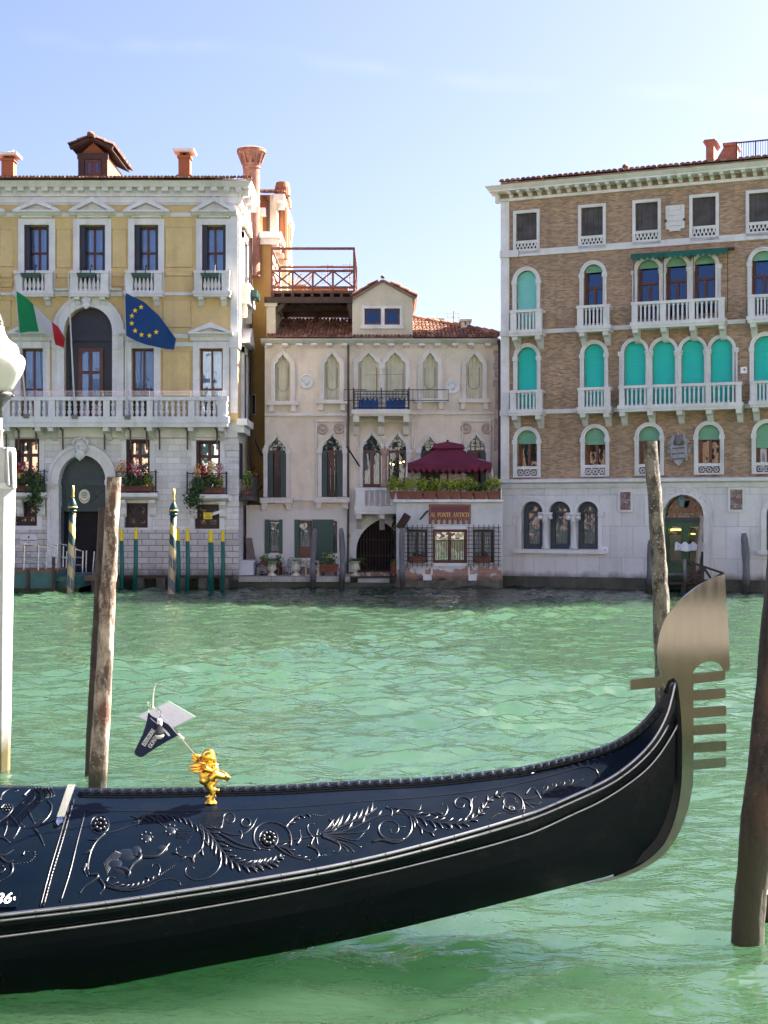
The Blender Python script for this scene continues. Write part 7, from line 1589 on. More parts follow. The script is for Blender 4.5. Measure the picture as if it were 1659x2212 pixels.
log('mooring_post', 'tall knotty pale bark mooring post behind the gondola, nearer the lamp post', W(210, 1722, 11.97), W(247, 1031, 11.97), .077, .062, BARK, PG, [(.80, -1.0, .35, .14, .6), (.62, -2.6, .30, .2, .5), (.86, -1.3, .25, .1, .5), (.45, -.9, .2, .08, .5), (.30, -2.0, .18, .1, .5), (.70, .1, .2, .1, .5), (.2, -1.2, .2, .1, .5)], jag=.05, seed=1)
log('mooring_post', 'thin dark pole leaning right behind the pale bark mooring post', W(193, 1672, 13.03), W(226, 1095, 13.3), .044, .058, BARK3, PG, [(.75, 3, .2, .1, .5)], seed=2)
log('mooring_post', 'tall lichen covered bark post behind the steel bow iron of the gondola', W(1436, 1652, 13.5), W(1404, 953, 13.5), .088, .068, BARK2, PG, [(.52, .2, .28, .16, .5), (.60, .1, .25, .12, .5), (.42, -2.8, .2, .15, .5), (.30, .1, .18, .2, .6), (.85, -1, .1, .1, .5)], jag=.055, seed=3, extra=((.035, 0, 0),))
log('mooring_post', 'thick dark mooring post leaning at the right edge of the photo', W(1614, 2032, 7.96), W(1713, 900, 7.96), .088, .075, BARK3, PG, [(.48, -2.2, .22, .2, .5), (.42, -1.4, .2, .15, .5), (.25, -1.5, .16, .1, .5), (.6, -2.6, .2, .1, .6), (.33, -.6, .18, .14, .5), (.15, -2.2, .12, .1, .5)], jag=.06, seed=4)
log('mooring_post', 'short dark rotten post half cut by the right edge beside the thick dark post', W(1668, 1990, 8.3), W(1656, 1928, 8.3), .05, .055, BARK3, PG, [], jag=.1, seed=5)
GG = 'weathered grey mooring posts by the far bank'
def tapered(name, lab, pb, pt, Yd, r, seed, bow=0):
    rr = random.Random(seed); b, tp = W(*pb, Yd), W(*pt, Yd); t = thing(name, lab, 'mooring post', b, 0, GG); d = tp-b; m = MB(); P = []; Rr = []
    for i in range(13): f = -.12+1.12*i/12; P.append(d*f+Vector((bow*math.sin(math.pi*max(0, f)), 0, 0))); Rr.append(r*(1-.08*math.sin(i*1.3)) if i < 11 else r*(.95 if i == 11 else .62))
    m.tube(P, Rr, 9); m.build('trunk', GREYWOOD, t)
tapered('mooring_post', 'leaning grey post with slanted top in front of the open green shutter', PX('m', 718, 832), PX('m', 738, 270), 44.9, .092, 1, -.05); tapered('mooring_post', 'upright grey post with pointed top between terracotta planter and large urn', PX('m', 985, 828), PX('m', 982, 268), 44.9, .098, 2, .04)
tapered('mooring_post', 'slim grey post in front of the annex left window grille', PX('m', 1567, 836), PX('m', 1560, 265), 44.6, .092, 3, -.02); tapered('mooring_post', 'grey post right of the portal beyond the tip of the bow iron', PX('r', 1441, 1172), PX('r', 1422, 575), 42.6, .118, 4, .04); tapered('mooring_post', 'grey post mostly hidden behind the lichen covered bark post', PX('r', 492, 1165), PX('r', 505, 640), 43.2, .115, 5, 0)
YP = simple('bright_yellow_paint', (.78, .56, .0), .5, .1); GP = simple('teal_green_paint', (.004, .105, .085), .45, .2, 4)
for x, yt, yb, ym, tilt, lab in ((733, 1000, 1385, 1075, -.02, 'half hidden behind the pale bark post'), (822, 995, 1362, 1065, -.28, 'standing alone below the middle grilled window'), (1074, 998, 1380, 1075, -.0, 'just behind the right striped pole'), (1132, 997, 1370, 1078, -.10, 'next right of the striped pole, third from the right'), (1272, 1008, 1384, 1085, -.05, 'thickest, second from the palazzo corner'), (1344, 1012, 1362, 1080, -.08, 'rightmost, nearest the palazzo corner')):
    Yd = 43.6; b, tp = WT('b', x+tilt*40, yb, Yd), WT('b', x, yt, Yd); t = thing('painted_post', 'green mooring post with yellow tip '+lab, 'mooring post', b, 0, 'green posts with yellow tips'); d = tp-b; f = 1-(ym-yt)/(yb-yt); r = .092 if x == 1272 else .07
    m = MB(); m.tube([-d*.15, d*f*.5+Vector((.02, 0, 0)), d*f], [r, r*.98, r*.95], 14); m.build('shaft', GP, t, True); m = MB(); m.tube([d*f, d*(f+(1-f)*.15), d*.995, d], [r*.96, r*.97, r*.62, r*.5], 14); m.build('tip', YP, t, False)
# barber striped poles
def stripe_mat():
    M = MT('striped_paint'); c = M.n('ShaderNodeTexCoord'); se = M.n('ShaderNodeSeparateXYZ'); M.t.links.new(c.outputs['Object'], se.inputs[0])
    at = M.n('ShaderNodeMath', operation='ARCTAN2'); M.t.links.new(se.outputs[1], at.inputs[0]); M.t.links.new(se.outputs[0], at.inputs[1])
    a = M.n('ShaderNodeMath', operation='MULTIPLY'); M.t.links.new(at.outputs[0], a.inputs[0]); a.inputs[1].default_value = 1/6.28318
    z = M.n('ShaderNodeMath', operation='MULTIPLY_ADD'); M.t.links.new(se.outputs[2], z.inputs[0]); z.inputs[1].default_value = 1/.66; M.t.links.new(a.outputs[0], z.inputs[2])
    fr = M.n('ShaderNodeMath', operation='FRACT'); M.t.links.new(z.outputs[0], fr.inputs[0]); gt = M.n('ShaderNodeMath', operation='GREATER_THAN'); M.t.links.new(fr.outputs[0], gt.inputs[0]); gt.inputs[1].default_value = .5
    M.base(M.mix(gt.outputs[0], (.006, .034, .030), (.62, .42, .10))); M.rough(.5); return M.m
STR = stripe_mat(); STEELM = simple('dull_metal_strip', (.34, .34, .36), .4, .2, 4, metal=.6)
for x0, x1_, yt, yb, lab in ((440, 424, 825, 1390, 'left of two, by the portal'), (1048, 1034, 840, 1402, 'right of two, by the rusticated wall')):
    Yd = 41.8; b, tp = WT('b', x1_, yb, Yd), WT('b', x0, yt, Yd); t = thing('striped_pole', 'yellow and green spiral striped mooring pole, '+lab, 'mooring post', b, 0, 'striped mooring poles'); d = tp-b; L = d.length; s_ = .35807/FPX*Yd; r = 20*s_
    q = Vector((0, 0, 1)).rotation_difference(d.normalized()).to_matrix().to_4x4(); zc = L-(890-825)*s_ if x0 == 440 else L-(910-840)*s_
    m = MB(); m.lathe([(r*1.06, -.6), (r*1.06, L*.49), (r, L*.5), (r*.98, zc)], n=24); o = m.build('shaft', STR, t, True); o.matrix_local = q
    m = MB()
    for k in range(14): an = k*2*math.pi/14; m.hexa([((r*1.07)*math.cos(an+a_)*ra, (r*1.07)*math.sin(an+a_)*ra, z) for z in (-.5, L*.50) for a_, ra in ((-.075, .98), (-.075, 1.05), (.075, 1.05), (.075, .98))])
    o = m.build('metal_strip', STEELM, t); o.matrix_local = q
    m = MB(); m.lathe([(r*1.0, zc), (r*1.2, zc+.02), (r*1.38, zc+.07), (r*1.38, zc+.12), (r*1.1, zc+.2), (r*.8, zc+.27), (r*.45, zc+.33), (r*.3, zc+.36)], n=24); m.m = 0; m.lathe([(r*1.3, zc-.06), (r*1.3, zc-.001)], n=24); o = m.build('cap', simple('dark_green_gloss', (.008, .05, .04), .35, .2), t, True); o.matrix_local = q
    m = MB(); m.lathe([(r*1.39, zc+.06), (r*1.44, zc+.085), (r*1.39, zc+.11)], n=24); o = m.build('collar', simple('dull_yellow_paint', (.66, .46, .12), .45, .15), t, True); o.matrix_local = q; m = MB(); m.lathe([(r*.3, zc+.361), (r*.45, zc+.42), (r*.25, zc+.47), (r*.42, zc+.60), (r*.3, zc+.75), (.01, L)], n=12); o = m.build('finial', simple('dull_yellow_paint', (.66, .46, .12), .45, .15), t, True); o.matrix_local = q
# floating pontoon at the portal
Yd = 41.9; xl, xr = W(-70, 0, Yd).x, W(X('s', 850), 0, Yd).x; xm = W(X('s', 612), 0, Yd).x; zt = W(0, Yp('s', 800), Yd).z
t = thing('floating_pontoon', 'green floating pontoon with stainless railings in front of the palazzo portal', 'pontoon', (xl, Yd, 0)); w = xr-xl
m = MB(); m.box(0, xm-xl, 0, 2.2, -.4, zt); m.box(xm-xl+.001, w, .3, 2.2, -.4, zt-.12); m.box(w-.9, w, .15, .299, zt-.28, zt-.16); m.m = 1; m.box(0, w, -.012, 2.2, -.4, .16)
hl = m.build('hull', [simple('teal_hull_paint', (.008, .10, .10), .4, .25, 3), simple('weedy_dark_hull', (.035, .045, .015), .9, .6, 5)], t)
m = MB(); m.box(0, xm-xl, -.05, 2.25, zt+.001, zt+.05); m.build('deck', simple('rusty_deck_edge', (.20, .09, .055), .8, .3), t)
m = MB(); xx = lambda x, Y=Yd: W(X('s', x), 0, Y).x-xl; zz = lambda y, Y=Yd: W(0, Yp('s', y), Y).z
m.box(xx(300), xx(330), -.07, -.013, -.1, zt+.08); m.box(xx(583), xx(612), -.10, -.013, 0, zz(628)); m.each('fender_post', WOOD_DK, t)
m = MB()
def rail(pts, Y=0, r=.024): m.tube([(xx(x), Y, zz(y)) for x, y in pts], r*.8, 6)
rail([(265, 760), (278, 480), (632, 540)]); rail([(512, 765), (528, 485), (640, 510)]); rail([(280, 580), (625, 640)], 0, .025); rail([(278, 668), (625, 715)], 0, .025); rail([(425, 780), (432, 510)]); rail([(575, 770), (580, 540)], .4); rail([(635, 805), (645, 482), (745, 500)], -.0); rail([(655, 750), (660, 515), (730, 515), (725, 755)], .5); rail([(690, 755), (697, 570)], .5, .02); rail([(650, 630), (735, 640)], .2, .02); rail([(650, 650), (735, 650)], .5, .02); rail([(235, 785), (245, 510), (20, 505)], .3); rail([(240, 645), (20, 645)], .3, .02)
m.build('railing', STEEL, t)
t = thing('gangway', 'wooden gangway ramp with steel rail leading from the pontoon to the portal', 'gangway', (xr-.3, 43.0, 0)); x0_ = xr-.3; m = MB(); g = lambda x, y, Y: (W(X('s', x), 0, Y).x-x0_, Y-43.0, W(0, Yp('s', y), Y).z)
p = [g(845, 830, 42.9), g(1130, 835, 43.0), g(1130, 825, 44.6), g(845, 822, 44.6)]; m.hexa([(a[0], a[1], a[2]-.18) for a in p]+p); m.box(g(1010, 0, 43.2)[0], g(1040, 0, 43.2)[0], .2, .3, -.5, p[1][2]-.19); m.build('deck', simple('wet_deck_boards', (.14, .085, .06), .7, .3, 5), t); m = MB()
for pts, Y in (([(910, 805), (920, 565), (840, 545)], 43.6), ([(820, 805), (835, 520)], 43.6), ([(840, 635), (915, 640)], 43.6), ([(840, 718), (915, 725)], 43.6), ([(1025, 820), (1045, 570)], 43.8), ([(950, 800), (958, 560)], 44.4)): m.tube([g(x, y, Y) for x, y in pts], .025, 6)
m.each('railing', STEEL, t)
t = thing('quay_ledge', 'dark wooden ledge on brackets along the foot of the rusticated wall', 'ledge', (W(X('s', 1130), 0, 44.6).x, 44.55, 0)); xe = W(X('b', 1400), 0, 44.6).x-t.location.x; zq = W(0, Yp('s', 835), 44.6).z; m = MB(); m.box(0, xe, 0, .33, zq-.08, zq); m.build('boards', WOOD_DK, t); m = MB()
for k in range(6): u = .4+k*(xe-.8)/5; m.box(u, u+.28, -.02, .32, zq-.42, zq-.081)
m.each('bracket', simple('dark_damp_stone', (.10, .095, .07), .8, .5, 4), t)
# lamp post standing on a white pile at the left edge
Yd = 13.3; s_ = Yd/FPX; b = W(-2, 1664, Yd); t = thing('lamp_post', 'white lamp post with milk glass globe on a thick white timber pile', 'street lamp', b)
zz = lambda y: CAMZ-(y-CY)*s_; wv = lambda px: px*s_
m = MB(); P = [(-.5, 23), (.0, 24.5), (zz(1400), 27), (zz(1040), 32.5), (zz(975), 33.5), (zz(964), 30)]; vs = []; n = 10
for z, hw in P:
    for j in range(n): an = 2*math.pi*(j+.3)/n; vs.append((wv(hw)*math.cos(an)-wv(1)+(z*.006), wv(hw)*math.sin(an), z))
m.add(vs, [(i*n+j, i*n+(j+1) % n, (i+1)*n+(j+1) % n, (i+1)*n+j) for i in range(len(P)-1) for j in range(n)]+[tuple(range((len(P)-1)*n, len(P)*n))]); m.build('timber_pile', WPAINT, t)
BANDM = simple('grey_white_metal', (.55, .55, .55), .4, .1, 4)
m = MB(); m.lathe([(wv(34.5), zz(1053)), (wv(34.8), zz(1053)+.005), (wv(34.8), zz(1041)), (wv(33.8), zz(1040))], n=20); m.hexa([(wv(24), -.12, zz(1045)), (wv(31), -.15, zz(1045)), (wv(31), -.10, zz(1045)), (wv(24), -.08, zz(1045)), (wv(21), -.12, zz(964)), (wv(27), -.15, zz(964)), (wv(27), -.1, zz(964)), (wv(21), -.08, zz(964))]); m.hexa([(wv(33.5), -.10, zz(1050)), (wv(38), -.12, zz(1050)), (wv(38), .0, zz(1050)), (wv(33.5), .0, zz(1050)), (wv(32), -.1, zz(966)), (wv(36), -.12, zz(966)), (wv(36), .0, zz(966)), (wv(32), .0, zz(966))]); m.build('metal_strap', BANDM, t)
m = MB(); m.lathe([(wv(9), zz(964)), (wv(7.5), zz(930)), (wv(11), zz(926)), (wv(7.5), zz(922)), (wv(7), zz(898))], n=16); m.build('column', WPAINT, t, True)
m = MB(); m.lathe([(wv(7), zz(900)), (wv(9), zz(880)), (wv(14), zz(868)), (wv(22), zz(858)), (wv(28), zz(853)), (wv(28), zz(845)), (wv(24), zz(844))], n=24); m.ball((wv(30), 0, zz(852)), .014); m.build('collar', simple('black_cast_iron', (.035, .038, .036), .5, .4, 6), t, True)
GLOBE = MT('milk_glass'); GLOBE.base((.60, .58, .54)); GLOBE.rough(.12); GLOBE.b.inputs['Subsurface Weight'].default_value = .6; GLOBE.b.inputs['Subsurface Radius'].default_value = (.12, .12, .10); GLOBE.b.inputs['Subsurface Scale'].default_value = 1.0
m = MB(); m.lathe([(wv(r), zz(648+.1831*y)) for r, y in ((24, 1075), (30, 1020), (40, 930), (48, 860), (53, 790), (55.5, 720), (54, 670), (49, 635), (41.5, 615), (42, 590), (41, 550), (37, 510), (29, 478), (20, 440), (14.5, 390), (11.5, 340), (10, 290))], n=36); m.build('globe', GLOBE.m, t, True)
m = MB(); m.lathe([(wv(10), zz(702)), (wv(10), zz(697)), (wv(8), zz(695)), (wv(9.5), zz(691)), (wv(5), zz(684)), (wv(2), zz(674)), (.002, zz(668))], n=16); m.build('finial', simple('black_cast_iron', (.035, .038, .036), .5, .4, 6), t, True)
# ------------------------------------------------------------------ gondola
from mathutils.bvhtree import BVHTree
def Yc(px): return 7.75+.35*max(-.6, px/1500)
def wN(px): return .85*(1-max(0, min(1, px/1457))**2.2)
def wB(px): return .60*max(0.0, 1-max(0, min(1, px/1400))**2)
def crom(pts, n):
    pts = [Vector(p) for p in pts]; d = [0]
    for a, b in zip(pts, pts[1:]): d.append(d[-1]+(b-a).length)
    out = []
    for i in range(n):
        s = d[-1]*i/(n-1); k = 0
        while k < len(pts)-2 and d[k+1] < s: k += 1
        t = (s-d[k])/(d[k+1]-d[k]); p1, p2 = pts[k], pts[k+1]; p0 = pts[k-1] if k else p1*2-p2; p3 = pts[k+2] if k+2 < len(pts) else p2*2-p1
        L = (p2-p1).length; m1 = (p2-p0)/max(1e-6, (p2-p0).length)*L; m2 = (p3-p1)/max(1e-6, (p3-p1).length)*L
        h = (2*t**3-3*t*t+1)*p1+(t**3-2*t*t+t)*m1+(-2*t**3+3*t*t)*p2+(t**3-t*t)*m2; out.append(h)
    return out
NS = 190
S_ = [(-800, 1706), (-160, 1700), (0, 1700.5), (150, 1705), (251, 1707), (394, 1705), (594, 1700), (755, 1691), (934, 1682), (1080, 1666), (1134, 1659), (1242, 1634), (1317, 1610), (1372, 1578), (1413, 1536.5), (1435, 1499), (1450, 1470)]
N_ = [(-800, 2066), (-160, 1993), (0, 1973), (211, 1948), (394, 1921), (540, 1898), (726, 1865), (909, 1822), (1134, 1757), (1242, 1712.5), (1314, 1678), (1365, 1641), (1406, 1598), (1435, 1547), (1450, 1497), (1454.5, 1473)]
L_ = [(-800, 2124), (-160, 2043), (0, 2023.5), (186, 1999), (358, 1974), (540, 1943), (683, 1916), (880, 1872), (1134, 1804), (1242, 1757), (1297, 1731), (1344.5, 1702), (1392, 1666), (1423, 1632), (1450, 1591), (1464, 1565.6)]
B_ = [(-800, 2264), (-160, 2182), (0, 2159.5), (185, 2138), (465, 2084.5), (640, 2052), (829.5, 2013), (1079.5, 1952), (1264, 1905), (1327, 1888), (1385.5, 1859), (1430, 1818), (1454, 1760), (1466, 1694), (1467.5, 1625), (1466.5, 1568)]
Sp, Np, Lp, Bp = (crom(q, NS) for q in (S_, N_, L_, B_))
S3 = [W(p.x, p.y, Yc(p.x)) for p in Sp]; N3 = [W(p.x, p.y, Yc(p.x)-wN(p.x)) for p in Np]
L3 = [W(p.x, p.y, Yc(p.x)-(wN(p.x)*.80+wB(p.x)*.2)) for p in Lp]; B3 = [W(p.x, p.y, Yc(p.x)-wB(p.x)) for p in Bp]
def lacquer(name, col, rough, coat=1.0, bumpy=0, spec=.22):
    M = MT(name); M.base(col); M.b.inputs['Specular IOR Level'].default_value = spec; M.rough(M.ramp(M.noise(3, 6), [(.3, (rough*.8,)*3), (.7, (rough*1.4,)*3)])); M.b.inputs['Coat Weight'].default_value = coat; M.b.inputs['Coat Roughness'].default_value = .05; M.b.inputs['Coat IOR'].default_value = 1.5
    if bumpy: M.bump(M.noise(60, 4), bumpy, .004)
    return M.m
LAC = lacquer('black_lacquer', (.0025, .0035, .006), .22, .0, 0, .12); LACD = lacquer('navy_black_lacquer', (.0012, .0034, .0075), .26, .0, .12, .13); LACR = lacquer('relief_lacquer', (.003, .005, .010), .30, .08)
RAIL = simple('brushed_aluminium', (.30, .30, .325), .36, .12, 12, metal=1)
GON = thing('gondola', 'black lacquered gondola bow with carved deck, silver rails and steel bow iron', 'gondola', (W(600, 0, 7.8).x, 7.8, 0)); GO = GON.location.copy()
def rel(v): return Vector(v)-GO
def mir(p, px): y = Yc(px); return Vector((p.x, 2*y-p.y, p.z))
def strip(m, A, B, flip=False):
    n = len(A); m.add([rel(a) for a in A]+[rel(b) for b in B], [((i, i+1, n+i+1, n+i) if not flip else (i, n+i, n+i+1, i+1)) for i in range(n-1)])
deck = MB(); DK = 8; rows = []
for k in range(DK+1):
    f = k/DK; rows.append([a+(b-a)*f+Vector((0, -.0, .035*math.sin(math.pi*f)*min(1, (a-b).length))) for a, b in zip(S3, N3)])
for k in range(DK): strip(deck, rows[k], rows[k+1], True)
FAR = [mir(b, p.x) for b, p in zip(N3, Np)]
strip(deck, [s+Vector((0, .06, .0)) for s in S3], [s for s in S3], True); strip(deck, [Vector((f.x, max(f.y, s.y+.02), f.z)) for f, s in zip(FAR, S3)], [s+Vector((0, .06, 0)) for s in S3], True)
dk = deck.build('deck', LACD, GON, True)
bvh = BVHTree.FromPolygons([Vector(v)+GO for v in deck.v[:DK*2*NS]], [f for f in deck.f if max(f) < DK*2*NS])
def on_deck(px, py, lift=0.0):
    o = Vector((0, 0, CAMZ)); d = (W(px, py, 8)-o).normalized(); loc, nrm, i, dist = bvh.ray_cast(o, d)
    if loc is None: loc = W(px, py, Yc(px)-.3*wN(px)); nrm = Vector((0, -.45, .9))
    if nrm.dot(d) > 0: nrm = -nrm
    return loc+nrm*lift, nrm
hull = MB(); M1 = [(a+b)/2+Vector((0, -.02, 0)) for a, b in zip(N3, L3)]
rowsH = [N3, M1, L3]
for k in (1, 2, 3, 4, 5, 6): f = k/6; rowsH.append([a+(b-a)*f+Vector((0, -.045*math.sin(math.pi*f)*min(1, wN(p.x)*1.6), 0)) for a, b, p in zip(L3, B3, Lp)])
for k in range(len(rowsH)-1): strip(hull, rowsH[k], rowsH[k+1], True)
for k in range(len(rowsH)-1): strip(hull, [mir(v, p.x) for v, p in zip(rowsH[k], Np)], [mir(v, p.x) for v, p in zip(rowsH[k+1], Np)])
strip(hull, B3, [mir(v, p.x) for v, p in zip(B3, Bp)], True); cap = [S3[0]]+[r[0] for r in rowsH]; capf = [mir(r[0], Np[0].x) for r in rowsH][::-1]; hull.add([rel(v) for v in cap+capf], [tuple(range(len(cap)+len(capf)))]); hull.build('hull', LAC, GON, True)
# rails
def railtube(P, name, r, dpx=0, mat=RAIL, pos=None, flat=1.0, n=8):
    m = MB(); m.tube([rel(p) for p in P], r, n, True, flat); return m.build(name, mat, GON, True)
def shift(P2, d):
    o = []
    for i, p in enumerate(P2):
        t = (P2[min(i+1, len(P2)-1)]-P2[max(i-1, 0)]).normalized(); o.append(p+Vector((-t.y, t.x))*d)
    return o
N1 = shift(Np, 4.0); N2 = shift(Np, 15.5)
railtube([W(p.x, p.y, Yc(p.x)-wN(p.x)-.022) for p in N1], 'gunwale_rail', [.0115*(1-.35*i/NS) for i in range(NS)])
railtube([W(p.x, p.y, Yc(p.x)-wN(p.x)*.97-.026) for p in N2[:int(NS*.965)]], 'gunwale_rail', [.0095*(1-.35*i/NS) for i in range(int(NS*.965))])
railtube([W(p.x, p.y, (Yc(p.x)-(wN(p.x)*.80+wB(p.x)*.2))-.012) for p in Lp], 'rubbing_rail', [.0085*(1-.35*i/NS) for i in range(NS)])
railtube([mir(b, p.x) for b, p in zip(N3, Np)], 'gunwale_rail', .009)
m = MB()
for P2, dn, st in ((N1, 0, 6), (N2, 0, 6), (Lp, 1, 6)):
    for i in range(3, NS-8, st):
        p = P2[i]; y = Yc(p.x)-wN(p.x)-.034 if not dn else Yc(p.x)-(wN(p.x)*.8+wB(p.x)*.2)-.0205
        m.ball(rel(W(p.x, p.y-.6, y)), .0055, 6, 4)
m.build('rail_screws', simple('screw_heads', (.25, .22, .2), .3, .3, 9, metal=1), GON)
# ridge moulding: dark bead and rope of overlapping leaves
R2 = shift(Sp, 8.5)
m = MB(); k0 = next(i for i, p in enumerate(R2) if p.x > 160)
pts = [on_deck(p.x, p.y+1.5, .0)[0] for p in R2[k0:NS-6]]; m.tube([rel(p) for p in pts], .017, 8)
pts2 = [on_deck(p.x, p.y+7.0, .0)[0] for p in R2[k0:NS-30]]; m.tube([rel(p) for p in pts2], .008, 6); m.build('ridge_moulding', LAC, GON, True)
m = MB(); acc = 0; last = None
fine = crom([(p.x, p.y) for p in R2[k0:NS-5]], 700)
for i in range(1, len(fine)):
    acc += (fine[i]-fine[i-1]).length; per = 21 if fine[i].x < 1150 else 15
    if acc > per:
        acc = 0; a, nr = on_deck(fine[i].x, fine[i].y, .016); b, _ = on_deck(fine[i-4].x, fine[i-4].y, .010); d = (a-b).normalized(); sd = d.cross(nr).normalized()
        for q, (w_, h_) in enumerate(((0, 0), (.010, .004), (-.010, .004))):
            m.tube([rel(a-d*.045+sd*w_*.2), rel(a-d*.02+sd*w_*1.3+nr*.004), rel(a+d*.012+sd*w_*1.1+nr*(.010-abs(w_)*.2))], [.004, .0105 if q == 0 else .007, .003], 6)
m.build('rope_carving', LACR, GON, True)
# carved decoration traced over the deck panel
def curve_px(t, pts, n=None, closed=False):
    P = [PX(t, *p) for p in pts]; n = n or max(8, len(P)*6); return crom(P, n)
def carve(m, t, pts, w=.0075, taper=1, lift=.0, bead=False):
    w *= .95
    c = curve_px(t, pts); P = [on_deck(p.x, p.y, lift)[0] for p in c]; n = len(P)
    if bead:
        L = 0
        for i in range(1, n):
            L += (P[i]-P[i-1]).length
            if L > w*2.1: m.ball(rel(P[i]), w*(1-.5*i/n), 6, 5); L = 0
        return
    R = [w*(1-.72*(i/n)**1.6) if taper == 1 else (w if taper == 0 else w*(.35+.65*math.sin(math.pi*min(1, (i+.5)/n)))) for i in range(n)]
    m.tube([rel(p) for p in P], R, 7)
    if taper == 1: m.ball(rel(P[-1]), w*.62, 7, 5)
def rosette(m, t, x, y, r, petals=8):
    for k in range(petals):
        an = 2*math.pi*k/petals; p = PX(t, x+r*.58*math.cos(an), y+r*.58*math.sin(an)); l, nr = on_deck(*p, .003); m.ball(rel(l), r*.27*CR[t][2]/380, 8, 6)
    l, nr = on_deck(*PX(t, x, y), .004); m.ball(rel(l), r*.26*CR[t][2]/380, 8, 6); carve(m, t, [(x+r*math.cos(a), y+r*math.sin(a)) for a in [2*math.pi*k/14 for k in range(15)]], .0045, 0)
def frond(m, t, pts, w, n, ln, side=(1, -1), curl=.6):
    carve(m, t, pts, w, 1); c = curve_px(t, pts, 60); k = CR[t][2]
    for i in range(n):
        f = (i+.6)/(n+.4); j = int(f*58); d = (c[j+1]-c[j]).normalized(); nn = Vector((-d.y, d.x)); L = ln*k*(1-.45*f)
        for s in side:
            p0 = c[j]; p1 = p0+d*L*.5+nn*s*L*.32; p2 = p0+d*L*.95+nn*s*L*.75; P = [on_deck(q.x, q.y, .001)[0] for q in crom([p0, p1, p2], 7)]
            m.tube([rel(q) for q in P], [w*.5, w*.8, w*.95, w*.95, w*.8, w*.6, w*.25], 6)
cv = MB(); t = 'A'
rosette(cv, t, 602, 1055, 55, 8)
carve(cv, t, [(640, 1105), (700, 1092), (760, 1070), (830, 1050)], .006)
frond(cv, t, [(820, 1020), (880, 1000), (960, 993), (1060, 1003), (1150, 1035), (1215, 1085)], .008, 9, 60, (1,))
carve(cv, t, [(790, 1000), (830, 1020), (835, 1060)], .006); carve(cv, t, [(800, 1040), (840, 1030), (870, 1015)], .006)
frond(cv, t, [(1200, 1055), (1260, 1110), (1320, 1190), (1390, 1265), (1470, 1300), (1560, 1302), (1680, 1278)], .009, 13, 75, (1, -1))
frond(cv, t, [(1200, 1060), (1225, 1130), (1215, 1200), (1170, 1240), (1110, 1248), (1070, 1228), (1063, 1200), (1085, 1192)], .008, 6, 50, (-1,))
carve(cv, t, [(1240, 1090), (1300, 1165), (1332, 1245), (1318, 1320), (1262, 1372), (1180, 1388), (1125, 1358), (1122, 1318), (1150, 1303), (1168, 1318)], .0075)
carve(cv, t, [(1150, 1250), (1165, 1262), (1170, 1280)], .007); carve(cv, t, [(1230, 1060), (1330, 1110), (1430, 1165), (1530, 1195), (1630, 1208)], .0075, 2); carve(cv, t, [(1240, 1075), (1330, 1140), (1420, 1190), (1540, 1212)], .006, 2)
carve(cv, t, [(1260, 1060), (1325, 1078), (1345, 1030), (1350, 1000), (1385, 984), (1415, 1005), (1405, 1040), (1375, 1042), (1368, 1022)], .007)
carve(cv, t, [(1483+28*math.cos(a), 1042+26*math.sin(a)) for a in [k*.5 for k in range(14)]], .006, 0); carve(cv, t, [(1330, 1095), (1400, 1115), (1470, 1110), (1520, 1070), (1550, 1015)], .006); carve(cv, t, [(1450, 1090), (1460, 1115), (1452, 1140)], .006)
frond(cv, t, [(635, 1105), (575, 1165), (540, 1235), (525, 1310), (540, 1360)], .0075, 3, 60, (1,)); carve(cv, t, [(600, 1130), (555, 1200), (535, 1270), (532, 1330)], .0065, 2)
carve(cv, t, [(545, 1355), (590, 1360), (560, 1395), (510, 1430), (485, 1465)], .009); carve(cv, t, [(600, 1380), (630, 1430), (605, 1470)], .007); carve(cv, t, [(520, 1300), (508, 1330), (525, 1365)], .006)
# putto in low relief: body, head, arms and legs, wings
def blob(x, y, rx, ry, h=.010):
    h = min(h*1.5, .018); rx *= .72; ry *= .72
    l, nr = on_deck(*PX('A', x, y), 0); q = nr.to_track_quat('Z', 'X').to_matrix(); u = (on_deck(*PX('A', x+20, y), 0)[0]-l).normalized(); v = nr.cross(u).normalized(); Mx = Matrix((u, v, nr)).transposed(); cv.ball(rel(l-nr*h*.62), (rx*.0012, ry*.0020, h), 16, 12, Mx)
for a in ((760, 1235, 85, 42), (690, 1290, 60, 34), (820, 1215, 42, 38), (885, 1140, 36, 32, .022), (1030, 1090, 38, 32, .02), (980, 1200, 42, 26), (730, 1330, 60, 26)): blob(*a)
carve(cv, t, [(830, 1205), (850, 1250), (800, 1300), (770, 1350)], .013, 2); carve(cv, t, [(800, 1240), (900, 1250), (960, 1240), (1025, 1165)], .010, 2); carve(cv, t, [(700, 1310), (780, 1340), (770, 1370)], .012, 2)
for k in range(6): carve(cv, t, [(1065, 1085+k*9), (1120, 1078+k*13), (1175-k*8, 1080+k*17)], .0042); carve(cv, t, [(700+k*8, 1215+k*3), (660+k*4, 1250+k*8), (625+k*4, 1290+k*13)], .006)
carve(cv, t, [(945, 1010), (965, 1045), (990, 1062)], .006)
for k in range(7): an = k*.9; blob(885+34*math.cos(an), 1130+30*math.sin(an), 10, 9, .014); blob(1030+34*math.cos(an), 1085+30*math.sin(an), 10, 9, .014)
frond(cv, t, [(650, 1410), (740, 1440), (830, 1430), (920, 1390), (980, 1350)], .0075, 9, 45, (-1,)); carve(cv, t, [(970, 1355), (1010, 1330), (1065, 1290)], .0055, bead=True); carve(cv, t, [(640, 1425), (760, 1452), (870, 1435), (960, 1392), (1030, 1382), (1080, 1398), (1088, 1418)], .0075)
